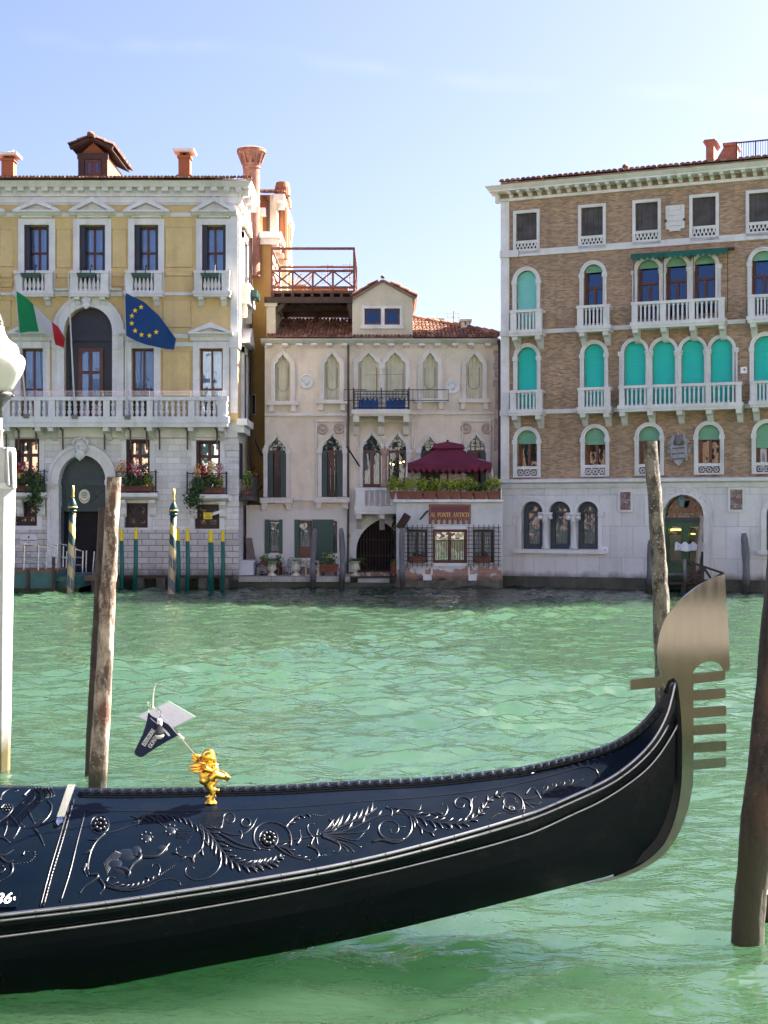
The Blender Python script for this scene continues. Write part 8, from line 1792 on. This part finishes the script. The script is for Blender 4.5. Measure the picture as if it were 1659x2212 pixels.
carve(cv, t, [(880, 1370), (930, 1375), (965, 1330), (955, 1295), (925, 1290), (918, 1305)], .006); carve(cv, t, [(640, 1400), (660, 1370), (690, 1375)], .007)
t = 'B'
rosette(cv, t, 112, 838, 56, 9); carve(cv, t, [(60, 905), (25, 850), (35, 780), (100, 740), (170, 745), (230, 785), (248, 840), (245, 885)], .0065, 0)
carve(cv, t, [(150, 870), (240, 850), (340, 830), (430, 810)], .0065, 2)
for q in ([(285, 870), (305, 835), (300, 790)], [(375, 830), (350, 790), (352, 755), (385, 748)], [(385, 830), (370, 870), (385, 890)], [(400, 820), (410, 780)], [(400, 830), (408, 870)]): carve(cv, t, q, .007)
frond(cv, t, [(410, 808), (490, 790), (560, 760), (630, 735), (700, 700), (760, 655)], .0085, 8, 95, (-1,)); frond(cv, t, [(430, 812), (540, 800), (630, 770), (740, 715), (850, 690), (960, 695)], .007, 5, 60, (-1,))
for q in ([(430, 815), (560, 805), (660, 800), (710, 780), (720, 748)], [(430, 818), (530, 825), (640, 845), (690, 800)], [(440, 822), (540, 840), (640, 870), (668, 890)], [(440, 824), (520, 850), (600, 890), (625, 918)], [(440, 826), (500, 850), (570, 890), (590, 915)], [(440, 828), (520, 850), (545, 890), (530, 918), (505, 915)], [(480, 720), (500, 745), (490, 785)], [(160, 885), (215, 925), (290, 955), (350, 968)], [(350, 880), (400, 905), (412, 945), (350, 968)]): carve(cv, t, q, .0072)
frond(cv, t, [(215, 770), (240, 740), (280, 705), (340, 690), (380, 692)], .007, 4, 40, (1,)); carve(cv, t, [(380, 692), (440, 700), (485, 675)], .005, bead=True); carve(cv, t, [(410, 945), (450, 938), (485, 935)], .005, bead=True)
frond(cv, t, [(150, 880), (220, 900), (280, 950), (360, 968)], .007, 4, 45, (-1,)); frond(cv, t, [(-20, 1010), (60, 990), (140, 970), (205, 940)], .008, 6, 45, (1, -1))
carve(cv, t, [(740, 855), (800, 846), (880, 862), (945, 830), (975, 770), (960, 705), (900, 660), (825, 645)], .0085); carve(cv, t, [(930, 840), (860, 850), (800, 828), (776, 780), (800, 740), (860, 732), (895, 760), (888, 800), (860, 808), (848, 785)], .0075)
carve(cv, t, [(820, 650), (855, 665), (855, 700)], .007); carve(cv, t, [(900, 770), (935, 765)], .007)
frond(cv, t, [(960, 700), (1000, 740), (1040, 780), (1095, 800), (1118, 785), (1118, 765)], .007, 3, 45, (1,)); carve(cv, t, [(880, 655), (960, 660), (1020, 665), (1032, 640)], .007); frond(cv, t, [(960, 690), (1030, 715), (1110, 735), (1190, 745), (1280, 745), (1350, 715), (1400, 665), (1440, 605), (1490, 575), (1525, 585)], .008, 12, 55, (1, -1))
for q in ([(1040, 690), (1100, 685), (1160, 705), (1190, 670), (1185, 635), (1158, 632)], [(1180, 740), (1215, 760), (1205, 782), (1185, 778)], [(1300, 720), (1330, 680), (1338, 640), (1340, 600), (1360, 588)], [(1330, 650), (1325, 605), (1275, 588), (1238, 610), (1245, 645), (1280, 652), (1292, 628), (1272, 620)], [(1160, 690), (1120, 680), (1060, 690)], [(1400, 680), (1385, 650)]): carve(cv, t, q, .007)
carve(cv, t, [(1445, 725), (1490, 690), (1545, 682)], .005, bead=True); carve(cv, t, [(1660, 660), (1600, 668), (1545, 650), (1530, 610), (1560, 590), (1600, 600)], .0065); carve(cv, t, [(1510, 570), (1570, 555), (1630, 590), (1655, 640), (1650, 680)], .0065); rosette(cv, t, 1578, 655, 15, 5)
t = 'n'
carve(cv, t, [(0, 585), (60, 560), (130, 575), (180, 620), (185, 690), (130, 730), (60, 722), (25, 690), (50, 640), (100, 630), (140, 640)], .0055); rosette(cv, t, 95, 685, 16, 5)
for q in ([(185, 620), (260, 610), (330, 580)], [(200, 640), (250, 670), (275, 690)], [(240, 650), (310, 660), (335, 645)], [(300, 545), (330, 590), (340, 610)], [(215, 575), (260, 520), (285, 525)]): carve(cv, t, q, .0055)
carve(cv, t, [(340, 580), (420, 550), (520, 520), (620, 490), (690, 450)], .005)
for k in range(4): x = 370+k*70; y = 520-k*18; carve(cv, t, [(x-20, y+45), (x+15, y+20), (x+25, y-8), (x+5, y-18), (x-8, y)], .0042); carve(cv, t, [(x+10, y+38), (x+50, y+50), (x+65, y+68), (x+48, y+78)], .0042)
cv.build('carving', LACR, GON, True)
# carved left panel beyond the metal strap
cv = MB(); t = 'q'
for q in ([(0, 640), (30, 560), (120, 500), (200, 490), (230, 510), (190, 530)], [(10, 740), (60, 690), (130, 690), (160, 740), (100, 830), (0, 900)], [(300, 580), (400, 500), (440, 560), (420, 640), (340, 700), (270, 690), (300, 665)], [(430, 490), (520, 560), (520, 640), (470, 660)], [(500, 490), (590, 540), (600, 610)], [(560, 490), (640, 540), (650, 600)], [(600, 640), (650, 700), (640, 790), (580, 880), (480, 960), (380, 985), (300, 980)], [(360, 770), (400, 860), (440, 930)], [(90, 900), (80, 1000), (50, 1090)], [(250, 980), (200, 1080), (170, 1120)], [(440, 1000), (500, 1080), (560, 1210)], [(0, 1330), (70, 1330), (160, 1270)], [(0, 1350), (90, 1420), (160, 1400)], [(150, 1430), (160, 1510), (120, 1590), (0, 1660)], [(290, 1330), (310, 1290), (360, 1290)], [(0, 1560), (60, 1510), (30, 1470)], [(130, 840), (190, 900), (250, 980)], [(0, 1100), (60, 1120), (120, 1170)]): carve(cv, t, q, .0075)
for k in range(6): carve(cv, t, [(440+k*40, 480), (500+k*38, 540+k*6), (520+k*30, 620-k*6)], .0055)
carve(cv, t, [(320, 810), (265, 850), (255, 920), (310, 965)], .006, bead=True); carve(cv, t, [(430, 1270), (440, 1340), (380, 1410), (300, 1430), (150, 1440)], .006, bead=True)
rosette(cv, t, 90, 740, 60, 6); cv.build('carving', LACR, GON, True)
# panel beads and the joint moulding
m = MB()
carve(m, 'q', [(1075, 790), (980, 1150), (880, 1560), (765, 1920)], .0055, 0); carve(m, 'q', [(930, 640), (790, 1140), (660, 1560), (550, 1975)], .0060, 0); carve(m, 'q', [(870, 700), (760, 1090), (640, 1490), (508, 1985)], .0050, 0)
for k in range(34): f = k/33; p = PX('q', 930+(550-930)*f, 640+(1975-640)*f); m.ball(rel(on_deck(*p, .006)[0]), .0042, 6, 4)
carve(m, 'p', [(186, 1752), (380, 1752), (594, 1746), (790, 1731), (934, 1720), (1080, 1701), (1180, 1678), (1262, 1656), (1285, 1660), (1296, 1680)], .0040, 0)
m.build('panel_bead', LACR, GON, True)
m = MB(); pl = [(860, 462), (958, 462), (815, 868), (790, 880), (803, 920), (730, 978), (708, 940), (722, 890), (745, 878), (718, 872)]
vs = [rel(on_deck(*PX('q', *p), .014)[0]) for p in pl]; lo = [rel(on_deck(*PX('q', *p), .008)[0]) for p in pl]; n = len(pl); m.add(vs+lo, [(0, 9, 2, 1), (3, 2, 9, 8), (3, 8, 7, 4), (4, 7, 6, 5)]+[(i, (i+1) % n, n+(i+1) % n, n+i) for i in range(n)]); m.build('metal_strap', simple('polished_steel_strap', (.62, .64, .68), .2, .05, 5, metal=1), GON)
def deck_text(s, px, py, hpx, name, mat, lift, ang=0, shear=0, bold=0.0, wid=1.0, parent=None):
    l, nr = on_deck(px, py, lift); u = (on_deck(px+12*math.cos(ang), py-12*math.sin(ang), lift)[0]-l).normalized(); v = nr.cross(u).normalized(); sc = (on_deck(px-hpx*math.sin(ang), py-hpx*math.cos(ang), lift)[0]-l).length
    Mx = Matrix((u, v, nr)).transposed().to_4x4(); Mx.translation = rel(l); return text(s, sc*1.35, name, mat, GON, Mx @ Matrix.Diagonal((wid, 1, 1, 1)), shear=shear, bold=bold, extrude=.001)
WHT = simple('white_lettering', (.8, .8, .8), .5, .05)
m = MB(); pq = [PX('q', -260, 1800), PX('q', 262, 1790), PX('q', 212, 2000), PX('q', -310, 2010)]; a = [rel(on_deck(*p, .010)[0]) for p in pq]; b = [rel(on_deck(*p, .001)[0]) for p in pq]; m.add(a+b, [(0, 3, 2, 1), (0, 1, 5, 4), (1, 2, 6, 5), (2, 3, 7, 6), (3, 0, 4, 7)]); m.build('number_plate', LACD, GON)
deck_text('36', *PX('q', 45, 1905), 23, 'number', WHT, .0125, R(4), .2, .0012, .85); deck_text('t', *PX('q', 186, 1895), 9, 'number', WHT, .0125, R(4), 0, .0008)
deck_text('A', *PX('q', 893, 495), 6.5, 'stamp', INK, .0155, R(-30)); deck_text('2', *PX('q', 845, 640), 7.5, 'stamp', INK, .0155, R(20)); deck_text('1', *PX('q', 866, 578), 5, 'stamp', INK, .0155, R(20))
# bow iron with its comb of teeth
FER = MT('brushed_steel'); FER.base((.185, .18, .165)); FER.b.inputs['Metallic'].default_value = 1; FER.rough(FER.ramp(FER.noise(2.5, 5, FER.coord((9, 1, .6))), [(.3, (.07,)*3), (.7, (.11,)*3)])); FER.bump(FER.noise(40, 3, FER.coord((14, 1, .5))), .012, .0006); FER = FER.m
def g_pts(P): return [PX('G', *p) for p in P]
bl = crom(g_pts([(942, 155), (850, 185), (760, 238), (680, 302), (605, 382), (560, 452), (532, 535), (520, 620), (523, 690), (537, 765), (558, 840), (578, 905)]), 40)
o1 = [(p.x, p.y) for p in bl]+g_pts([(600, 905), (640, 905), (652, 960), (657, 1100), (660, 1230), (655, 1480)])
inn = crom(g_pts([(655, 1480), (645, 1580), (620, 1680), (550, 1850), (420, 1970), (250, 2056), (60, 2108)]), 22); outr = crom(g_pts([(60, 2110), (280, 2072), (470, 1990), (600, 1880), (700, 1680), (745, 1480)]), 26)
o1 += [(p.x, p.y) for p in inn[1:]]+[(p.x, p.y) for p in outr]+g_pts([(748, 1300), (747, 1000), (745, 780)])
o1 += [(p.x, p.y) for p in crom(g_pts([(745, 772), (765, 742), (800, 717), (850, 703), (895, 711), (922, 733), (935, 757)]), 16)]+g_pts([(942, 766), (960, 768), (975, 757), (977, 745), (972, 600), (963, 430), (952, 270), (945, 160)])
FY = Yc(1480); pl = [((px-CX)/FPX*FY-GO.x, CAMZ-(py-CY)/FPX*FY) for px, py in o1][::-1]
m = MB(); y0 = FY-GO.y
ar = sum(a[0]*b[1]-b[0]*a[1] for a, b in zip(pl, pl[1:]+pl[:1]))
if ar < 0: pl = pl[::-1]
m.prism(pl, y0-.010, y0+.010); fe = m.build('bow_iron', FER, GON); bm = fe.modifiers.new('bevel', 'BEVEL'); bm.width = .003; bm.segments = 2; bm.limit_method = 'ANGLE'
for (xa, ya0, ya1, xb, yb0, yb1) in ((746, 783, 846, 948, 762, 821), (748, 888, 953, 951, 873, 935), (750, 999, 1063, 954, 984, 1046), (750, 1110, 1171, 955, 1096, 1158), (750, 1220, 1281, 955, 1206, 1268), (750, 1328, 1389, 955, 1312, 1371), (556, 865, 800, 350, 885, 820)):
    back = xa < 600; q = [(xa, max(ya0, ya1)), (xb, max(yb0, yb1)), (xb, min(yb0, yb1)), (xa, min(ya0, ya1))]
    if not back: q = [q[0], (xb-6, q[1][1]+1), (xb, q[1][1]-8), (xb+1, (q[1][1]+q[2][1])/2), (xb, q[2][1]+8), (xb-5, q[2][1]), q[3]]
    P = [((X('G', x)-CX)/FPX*FY-GO.x, CAMZ-(Yp('G', y)-CY)/FPX*FY) for x, y in q]
    if sum(a[0]*b[1]-b[0]*a[1] for a, b in zip(P, P[1:]+P[:1])) < 0: P = P[::-1]
    if back: P = [p for p in P]
    m = MB(); m.prism(P, y0-.0085, y0+.0085); tq = m.build('tooth', FER, fe); bm = tq.modifiers.new('bevel', 'BEVEL'); bm.width = .003; bm.segments = 2; bm.limit_method = 'ANGLE'
m = MB(); hp = crom(g_pts([(578, 905), (596, 845), (612, 822), (628, 822), (640, 850), (652, 960), (660, 1100), (662, 1230), (655, 1480), (620, 1680), (550, 1850), (420, 1970), (250, 2056)]), 60); m.tube([rel(W(p.x-2, p.y, FY-.004)) for p in hp], [.012+.010*math.sin(math.pi*i/60) for i in range(60)], 8); m.build('stem_band', LAC, GON, True)

# gilded cherub on the ridge
def kz(x, y, dy=0.0): return W(*PX('K', x, y), 7.70+dy)
cb = kz(1190, 1715); cb.y = 7.70; CH = thing('cherub_statue', 'small gilded cherub statuette leaning forward on the gondola deck', 'statuette', cb)
m = MB()
def kb(x, y, rx, ry, rz, dy=0, rot=0): m.ball(kz(x, y, dy)-cb, (rx*.00047, ry*.00047, rz*.00047), 14, 10, Matrix.Rotation(R(rot), 3, 'Y'))
def kt(P, rad): m.tube([kz(p[0], p[1], p[2] if len(p) > 2 else 0)-cb for p in P], [r*.00047 for r in rad], 10)
kb(1168, 1140, 78, 76, 82); kb(1215, 1165, 34, 55, 44); kb(1244, 1168, 12, 12, 12); kb(1228, 1195, 26, 40, 20); kb(1215, 1158, 20, 60, 24, -.01)
kt([(1165, 1195), (1150, 1240)], [42, 50]); kt([(1160, 1235), (1150, 1300), (1130, 1370), (1125, 1430), (1150, 1470)], [62, 82, 88, 80, 45]); kb(1105, 1420, 55, 70, 62, -.01)
kt([(1105, 1240, -.035), (1135, 1290, -.05), (1195, 1315, -.05), (1245, 1275, -.03), (1250, 1240, -.01)], [34, 36, 30, 24, 22])
kt([(1180, 1250, .03), (1235, 1290, .03), (1260, 1265, .02)], [32, 28, 24]); kb(1258, 1240, 22, 24, 24); kb(1225, 1220, 30, 40, 26); kb(1200, 1225, 36, 50, 36)
kt([(1150, 1400, .025), (1250, 1330, .03), (1320, 1340, .02), (1375, 1360, .01)], [60, 52, 38, 30]); kt([(1190, 1400, -.03), (1250, 1350, -.035), (1345, 1385, -.02)], [60, 48, 34])
kt([(1335, 1380), (1375, 1385), (1395, 1360)], [34, 42, 50]); kb(1385, 1390, 20, 40, 45)
kt([(1150, 1430), (1165, 1490), (1200, 1540), (1210, 1600), (1190, 1660), (1185, 1700)], [62, 52, 46, 36, 40, 60]); kt([(1215, 1530), (1290, 1545)], [22, 16])
for s in (-1, 1): kt([(1185, 1650), (1185+s*35, 1680), (1185+s*62, 1712)], [30, 28, 26]); kt([(1185, 1600), (1185+s*45, 1625), (1185+s*68, 1615)], [22, 18, 10])
kt([(1250, 1410), (1230, 1470), (1190, 1480), (1150, 1460), (1140, 1420)], [24, 30, 30, 26, 14]); kt([(1145, 1410), (1190, 1420), (1235, 1415)], [22, 26, 18])
for k in range(13): an = R(60+k*17); kb(1165+66*math.cos(an), 1128-66*math.sin(an), 24, 46, 22)
for k in range(8): kb(1120+k*14, 1180+8*math.sin(k*2), 17, 60, 17)
bo = m.build('body', GOLD, CH, True); rm = bo.modifiers.new('remesh', 'REMESH'); rm.mode = 'VOXEL'; rm.voxel_size = .0035; rm.use_smooth_shade = True; sm = bo.modifiers.new('smooth', 'SMOOTH'); sm.iterations = 2
for s, P0 in ((-1, [[(1090, 1215), (1020, 1180), (955, 1110)], [(1095, 1200), (1040, 1140), (985, 1110)], [(1090, 1225), (1010, 1205), (960, 1160)], [(1092, 1205), (1060, 1150), (1030, 1115)]]), (1, [[(1090, 1235), (1000, 1240), (920, 1245)], [(1092, 1250), (1010, 1275), (920, 1285)], [(1095, 1262), (1030, 1300), (960, 1315)], [(1098, 1270), (1050, 1315), (1000, 1335)], [(1100, 1275), (1070, 1310), (1045, 1330)]])):
    m = MB()
    for P in P0: m.tube([kz(p[0], p[1], -.03*s-.02*i)-cb for i, p in enumerate(P)], [.012, .014, .006], 8, True, .6)
    m.ball(kz(1075, 1230, -.02*s)-cb, (.03, .012, .022)); m.build('wing', GOLD, CH, True)
m = MB(); q = kz(1190, 1712)-cb; m.lathe([(.036, -.035), (.032, -.012), (.02, -.005)], q, 16); m.build('base', LAC, CH)
# pennant on its rod, lamp and laminated sheet
pr = kz(1085, 1222); RD = thing('pennant', 'navy blue lettered pennant on a thin rod held by the gilded cherub', 'pennant', pr)
RODM = simple('tarnished_steel', (.55, .52, .46), .3, .15, 9, metal=1)
m = MB(); m.tube([kz(1090, 1225)-pr, kz(850, 940)-pr, kz(470, 505)-pr, kz(455, 512)-pr, kz(460, 540)-pr, kz(440, 560)-pr], [.0035, .0032, .0026, .0022, .002, .002], 6); m.tube([kz(450, 530)-pr, kz(425, 520)-pr, kz(428, 492)-pr], .002, 5); m.ball(kz(428, 490)-pr, .004, 6, 5); m.build('rod', RODM, RD)
m = MB(); ol = crom([PX('K', *p) for p in ((437, 597), (470, 640), (600, 705), (730, 785), (802, 862), (770, 892), (690, 935), (560, 1010), (440, 1085), (365, 1138), (330, 1142), (285, 1120), (264, 1090), (270, 1065), (320, 960), (370, 850), (410, 720), (430, 610))], 60)
NVY = fab('navy_cloth', (.004, .012, .055)); pts = [(((p.x-CX)/FPX*7.79)-pr.x, CAMZ-(p.y-CY)/FPX*7.79-pr.z) for p in ol]
if sum(a[0]*b[1]-b[0]*a[1] for a, b in zip(pts, pts[1:]+pts[:1])) < 0: pts = pts[::-1]
m.prism(pts, 7.79-pr.y-.001, 7.79-pr.y+.002); m.build('flag_cloth', NVY, RD)
def ptxt(s, k0, k1, h):
    a, b = [Vector((((PX('K', *k)[0]-CX)/FPX*7.785)-pr.x, 7.785-pr.y, CAMZ-(PX('K', *k)[1]-CY)/FPX*7.785-pr.z)) for k in (k0, k1)]
    d = (b-a); L = d.length; d.normalize(); up = Vector((-d.z, 0, d.x)); Mx = Matrix((d, Vector((0, 1, 0)), up)).transposed().to_4x4(); Mx.translation = (a+b)/2; serif_text(s, L, h, 0, simple('pale_lettering', (.55, .57, .62), .7, .05), RD, 'lettering', Mx)
ptxt('ISTITUZIONE', (372, 1000), (500, 805), .026); ptxt('GONDOLA', (445, 1022), (590, 800), .026)
m = MB(); c = crom([PX('K', *p) for p in ((455, 668), (520, 725), (600, 790), (660, 850), (690, 885))], 14); m.tube([W(p.x, p.y, 7.787)-pr for p in c], [.001, .0015, .002, .002, .002, .0025, .003, .004, .005, .006, .007, .008, .008, .005], 6, True, .25); m.build('emblem', simple('pale_lettering', (.55, .57, .62), .7, .05), RD)
m = MB()
for k in ((800, 870), (815, 885), (850, 920), (838, 915)): m.ball(kz(*k)-pr, .006, 7, 5)
m.tube([kz(795, 905)-pr, kz(840, 930)-pr, kz(865, 912)-pr, kz(830, 895)-pr], .003, 5); m.build('knot', simple('cream_cord', (.62, .56, .42), .8, .2, 9), RD)
m = MB(); m.tube([kz(488, 560)-pr, kz(489, 480)-pr, kz(493, 390)-pr, kz(508, 300)-pr, kz(530, 258)-pr], [.004, .0035, .003, .003, .0015], 6); m.ball(kz(490, 548)-pr, .008, 8, 6); m.tube([kz(440, 560)-pr, kz(432, 585)-pr, kz(437, 605)-pr], .0022, 5); m.build('cable_tie', simple('cream_plastic', (.68, .64, .55), .5, .1), RD)
lb = kz(543, 950); lb.y = 7.77; LT = thing('hanging_lamp', 'small black and white bulb shaped lamp hanging in front of the navy pennant', 'lamp', lb); s_ = .17904/FPX*7.77
zk = lambda y: (950-y)*s_
m = MB(); m.lathe([(.01*0+.002, 0), (22*s_, 2*s_), (42*s_, zk(935)), (56*s_, zk(912)), (57*s_, zk(893))], n=20); m.build('diffuser', simple('white_plastic_dome', (.66, .66, .64), .35, .05), LT, True); m = MB(); m.lathe([(57.5*s_, zk(893)), (57*s_, zk(870)), (45*s_, zk(845)), (36*s_, zk(800)), (33*s_, zk(768))], n=20); m.build('body', simple('black_plastic', (.012, .012, .014), .3, .2), LT, True)
m = MB(); P = []
for k in range(6): P += [(33*s_, zk(766-k*10)), (29*s_, zk(761-k*10))]
m.lathe(P+[(20*s_, zk(704))], n=18); m.build('screw_cap', simple('white_ribbed_cap', (.72, .72, .72), .4, .05), LT, False); m = MB(); m.tube([(0, 0, zk(705)), (.002, 0, zk(690)), (12*s_, 0, zk(660)), (14*s_, 0, zk(620)), (-4*s_, .0, zk(590))], .0018, 5); m.tube([(-35*s_, .01, zk(575)), (-5*s_, .0, zk(590)), (-40*s_, .01, zk(610)), (-46*s_, .01, zk(590))], .003, 5); m.build('hook', IRON, LT)
ca = W(*PX('K', 640, 655), 7.86); CD = thing('laminated_sheet', 'white laminated sheet hanging diagonally behind the navy pennant', 'sheet', ca)
q = [W(*PX('K', 290, 650), 7.87)-ca, W(*PX('K', 640, 838), 7.84)-ca, W(*PX('K', 1003, 657), 7.87)-ca, W(*PX('K', 678, 468), 7.90)-ca]
m = MB(); n_ = Vector((0, .003, .001)); m.add(q+[v+n_ for v in q], [(0, 1, 2, 3), (7, 6, 5, 4)]+[(i, i+4, (i+1) % 4+4, (i+1) % 4) for i in range(4)]); m.build('lamination', simple('clear_plastic_edge', (.30, .42, .36), .15, .1), CD)
c0 = sum(q, Vector())/4; qq = [c0+(v-c0)*.93-n_*.4 for v in q]; m = MB(); m.add(qq, [(0, 1, 2, 3)]); m.build('paper', simple('white_paper', (.58, .57, .62), .35, .06, 8), CD)
m = MB(); ex = (qq[3]-qq[0]); ey = (qq[1]-qq[0])
for i in range(9):
    for j in range(3):
        if rnd.random() < .3: continue
        a = .15+i*.085; b = .12+j*.27; L = rnd.uniform(.1, .22); pts = [qq[0]+ex*(a+da)+ey*(b+db)-n_*.4 for da, db in ((0, 0), (0, L), (.018, L), (.018, 0))]; m.add(pts, [(0, 1, 2, 3)])
m.build('print_lines', simple('faint_print', (.42, .42, .47), .5, .1), CD)

# ------------------------------------------------------------------ near bank behind the viewer, added for glass and steel reflections and fill light
m = MB(); m.box(-60, 60, -14, .6, -.6, .95); q = m.build('near_quay', simple('grey_paving', (.20, .18, .15), .9, .3, 2)); q['kind'] = 'structure'
m = MB(); m.box(-60, 60, .601, .65, -.6, .90); q = m.build('near_quay_wall', simple('olive_algae_stone', (.095, .09, .055), .9, .4, 3)); q['kind'] = 'structure'  # unseen wall added so the bow iron mirrors an olive band
for i, (xa, xb, h, mat, lab) in enumerate(((-52, -15, 7.5, simple('salmon_plaster', (.62, .40, .28), .9, .2, 1), 'added unseen orange plaster house on the near bank, left of three'), (-14.6, 8, 14, WHITEP, 'added unseen cream plaster house on the near bank, middle of three'), (8.4, 50, 14.5, STONE_W, 'added unseen pale stone house on the near bank, right of three'))):
    t = thing('unseen_house', lab, 'house', (xa, -7.5, .95), 0, 'unseen houses added on the near bank'); w = xb-xa; m = MB(); m.box(0, w, -9, 0, 0, h); m.build('wall', mat, t); m = MB(); m.box(-.05, w+.05, -.1, .12, 0, .55); m.build('plinth', DARK, t); m = MB()  # plinth: dark strip standing in for ground-floor shade, added to mirror in steel
    for j in range(3):
        for k in range(int(w/3)): u = 1+k*3; m.box(u, u+1.2, .002, .08, 1.2+j*3.8, 3.4+j*3.8)
    m.build('shutter', GREEND, t); m = MB(); m.sprism([(.4, h), (.4, h+.2), (-9, h+2.4), (-9, h)], -.3, w+.3); m.build('roof', TERRA, t)
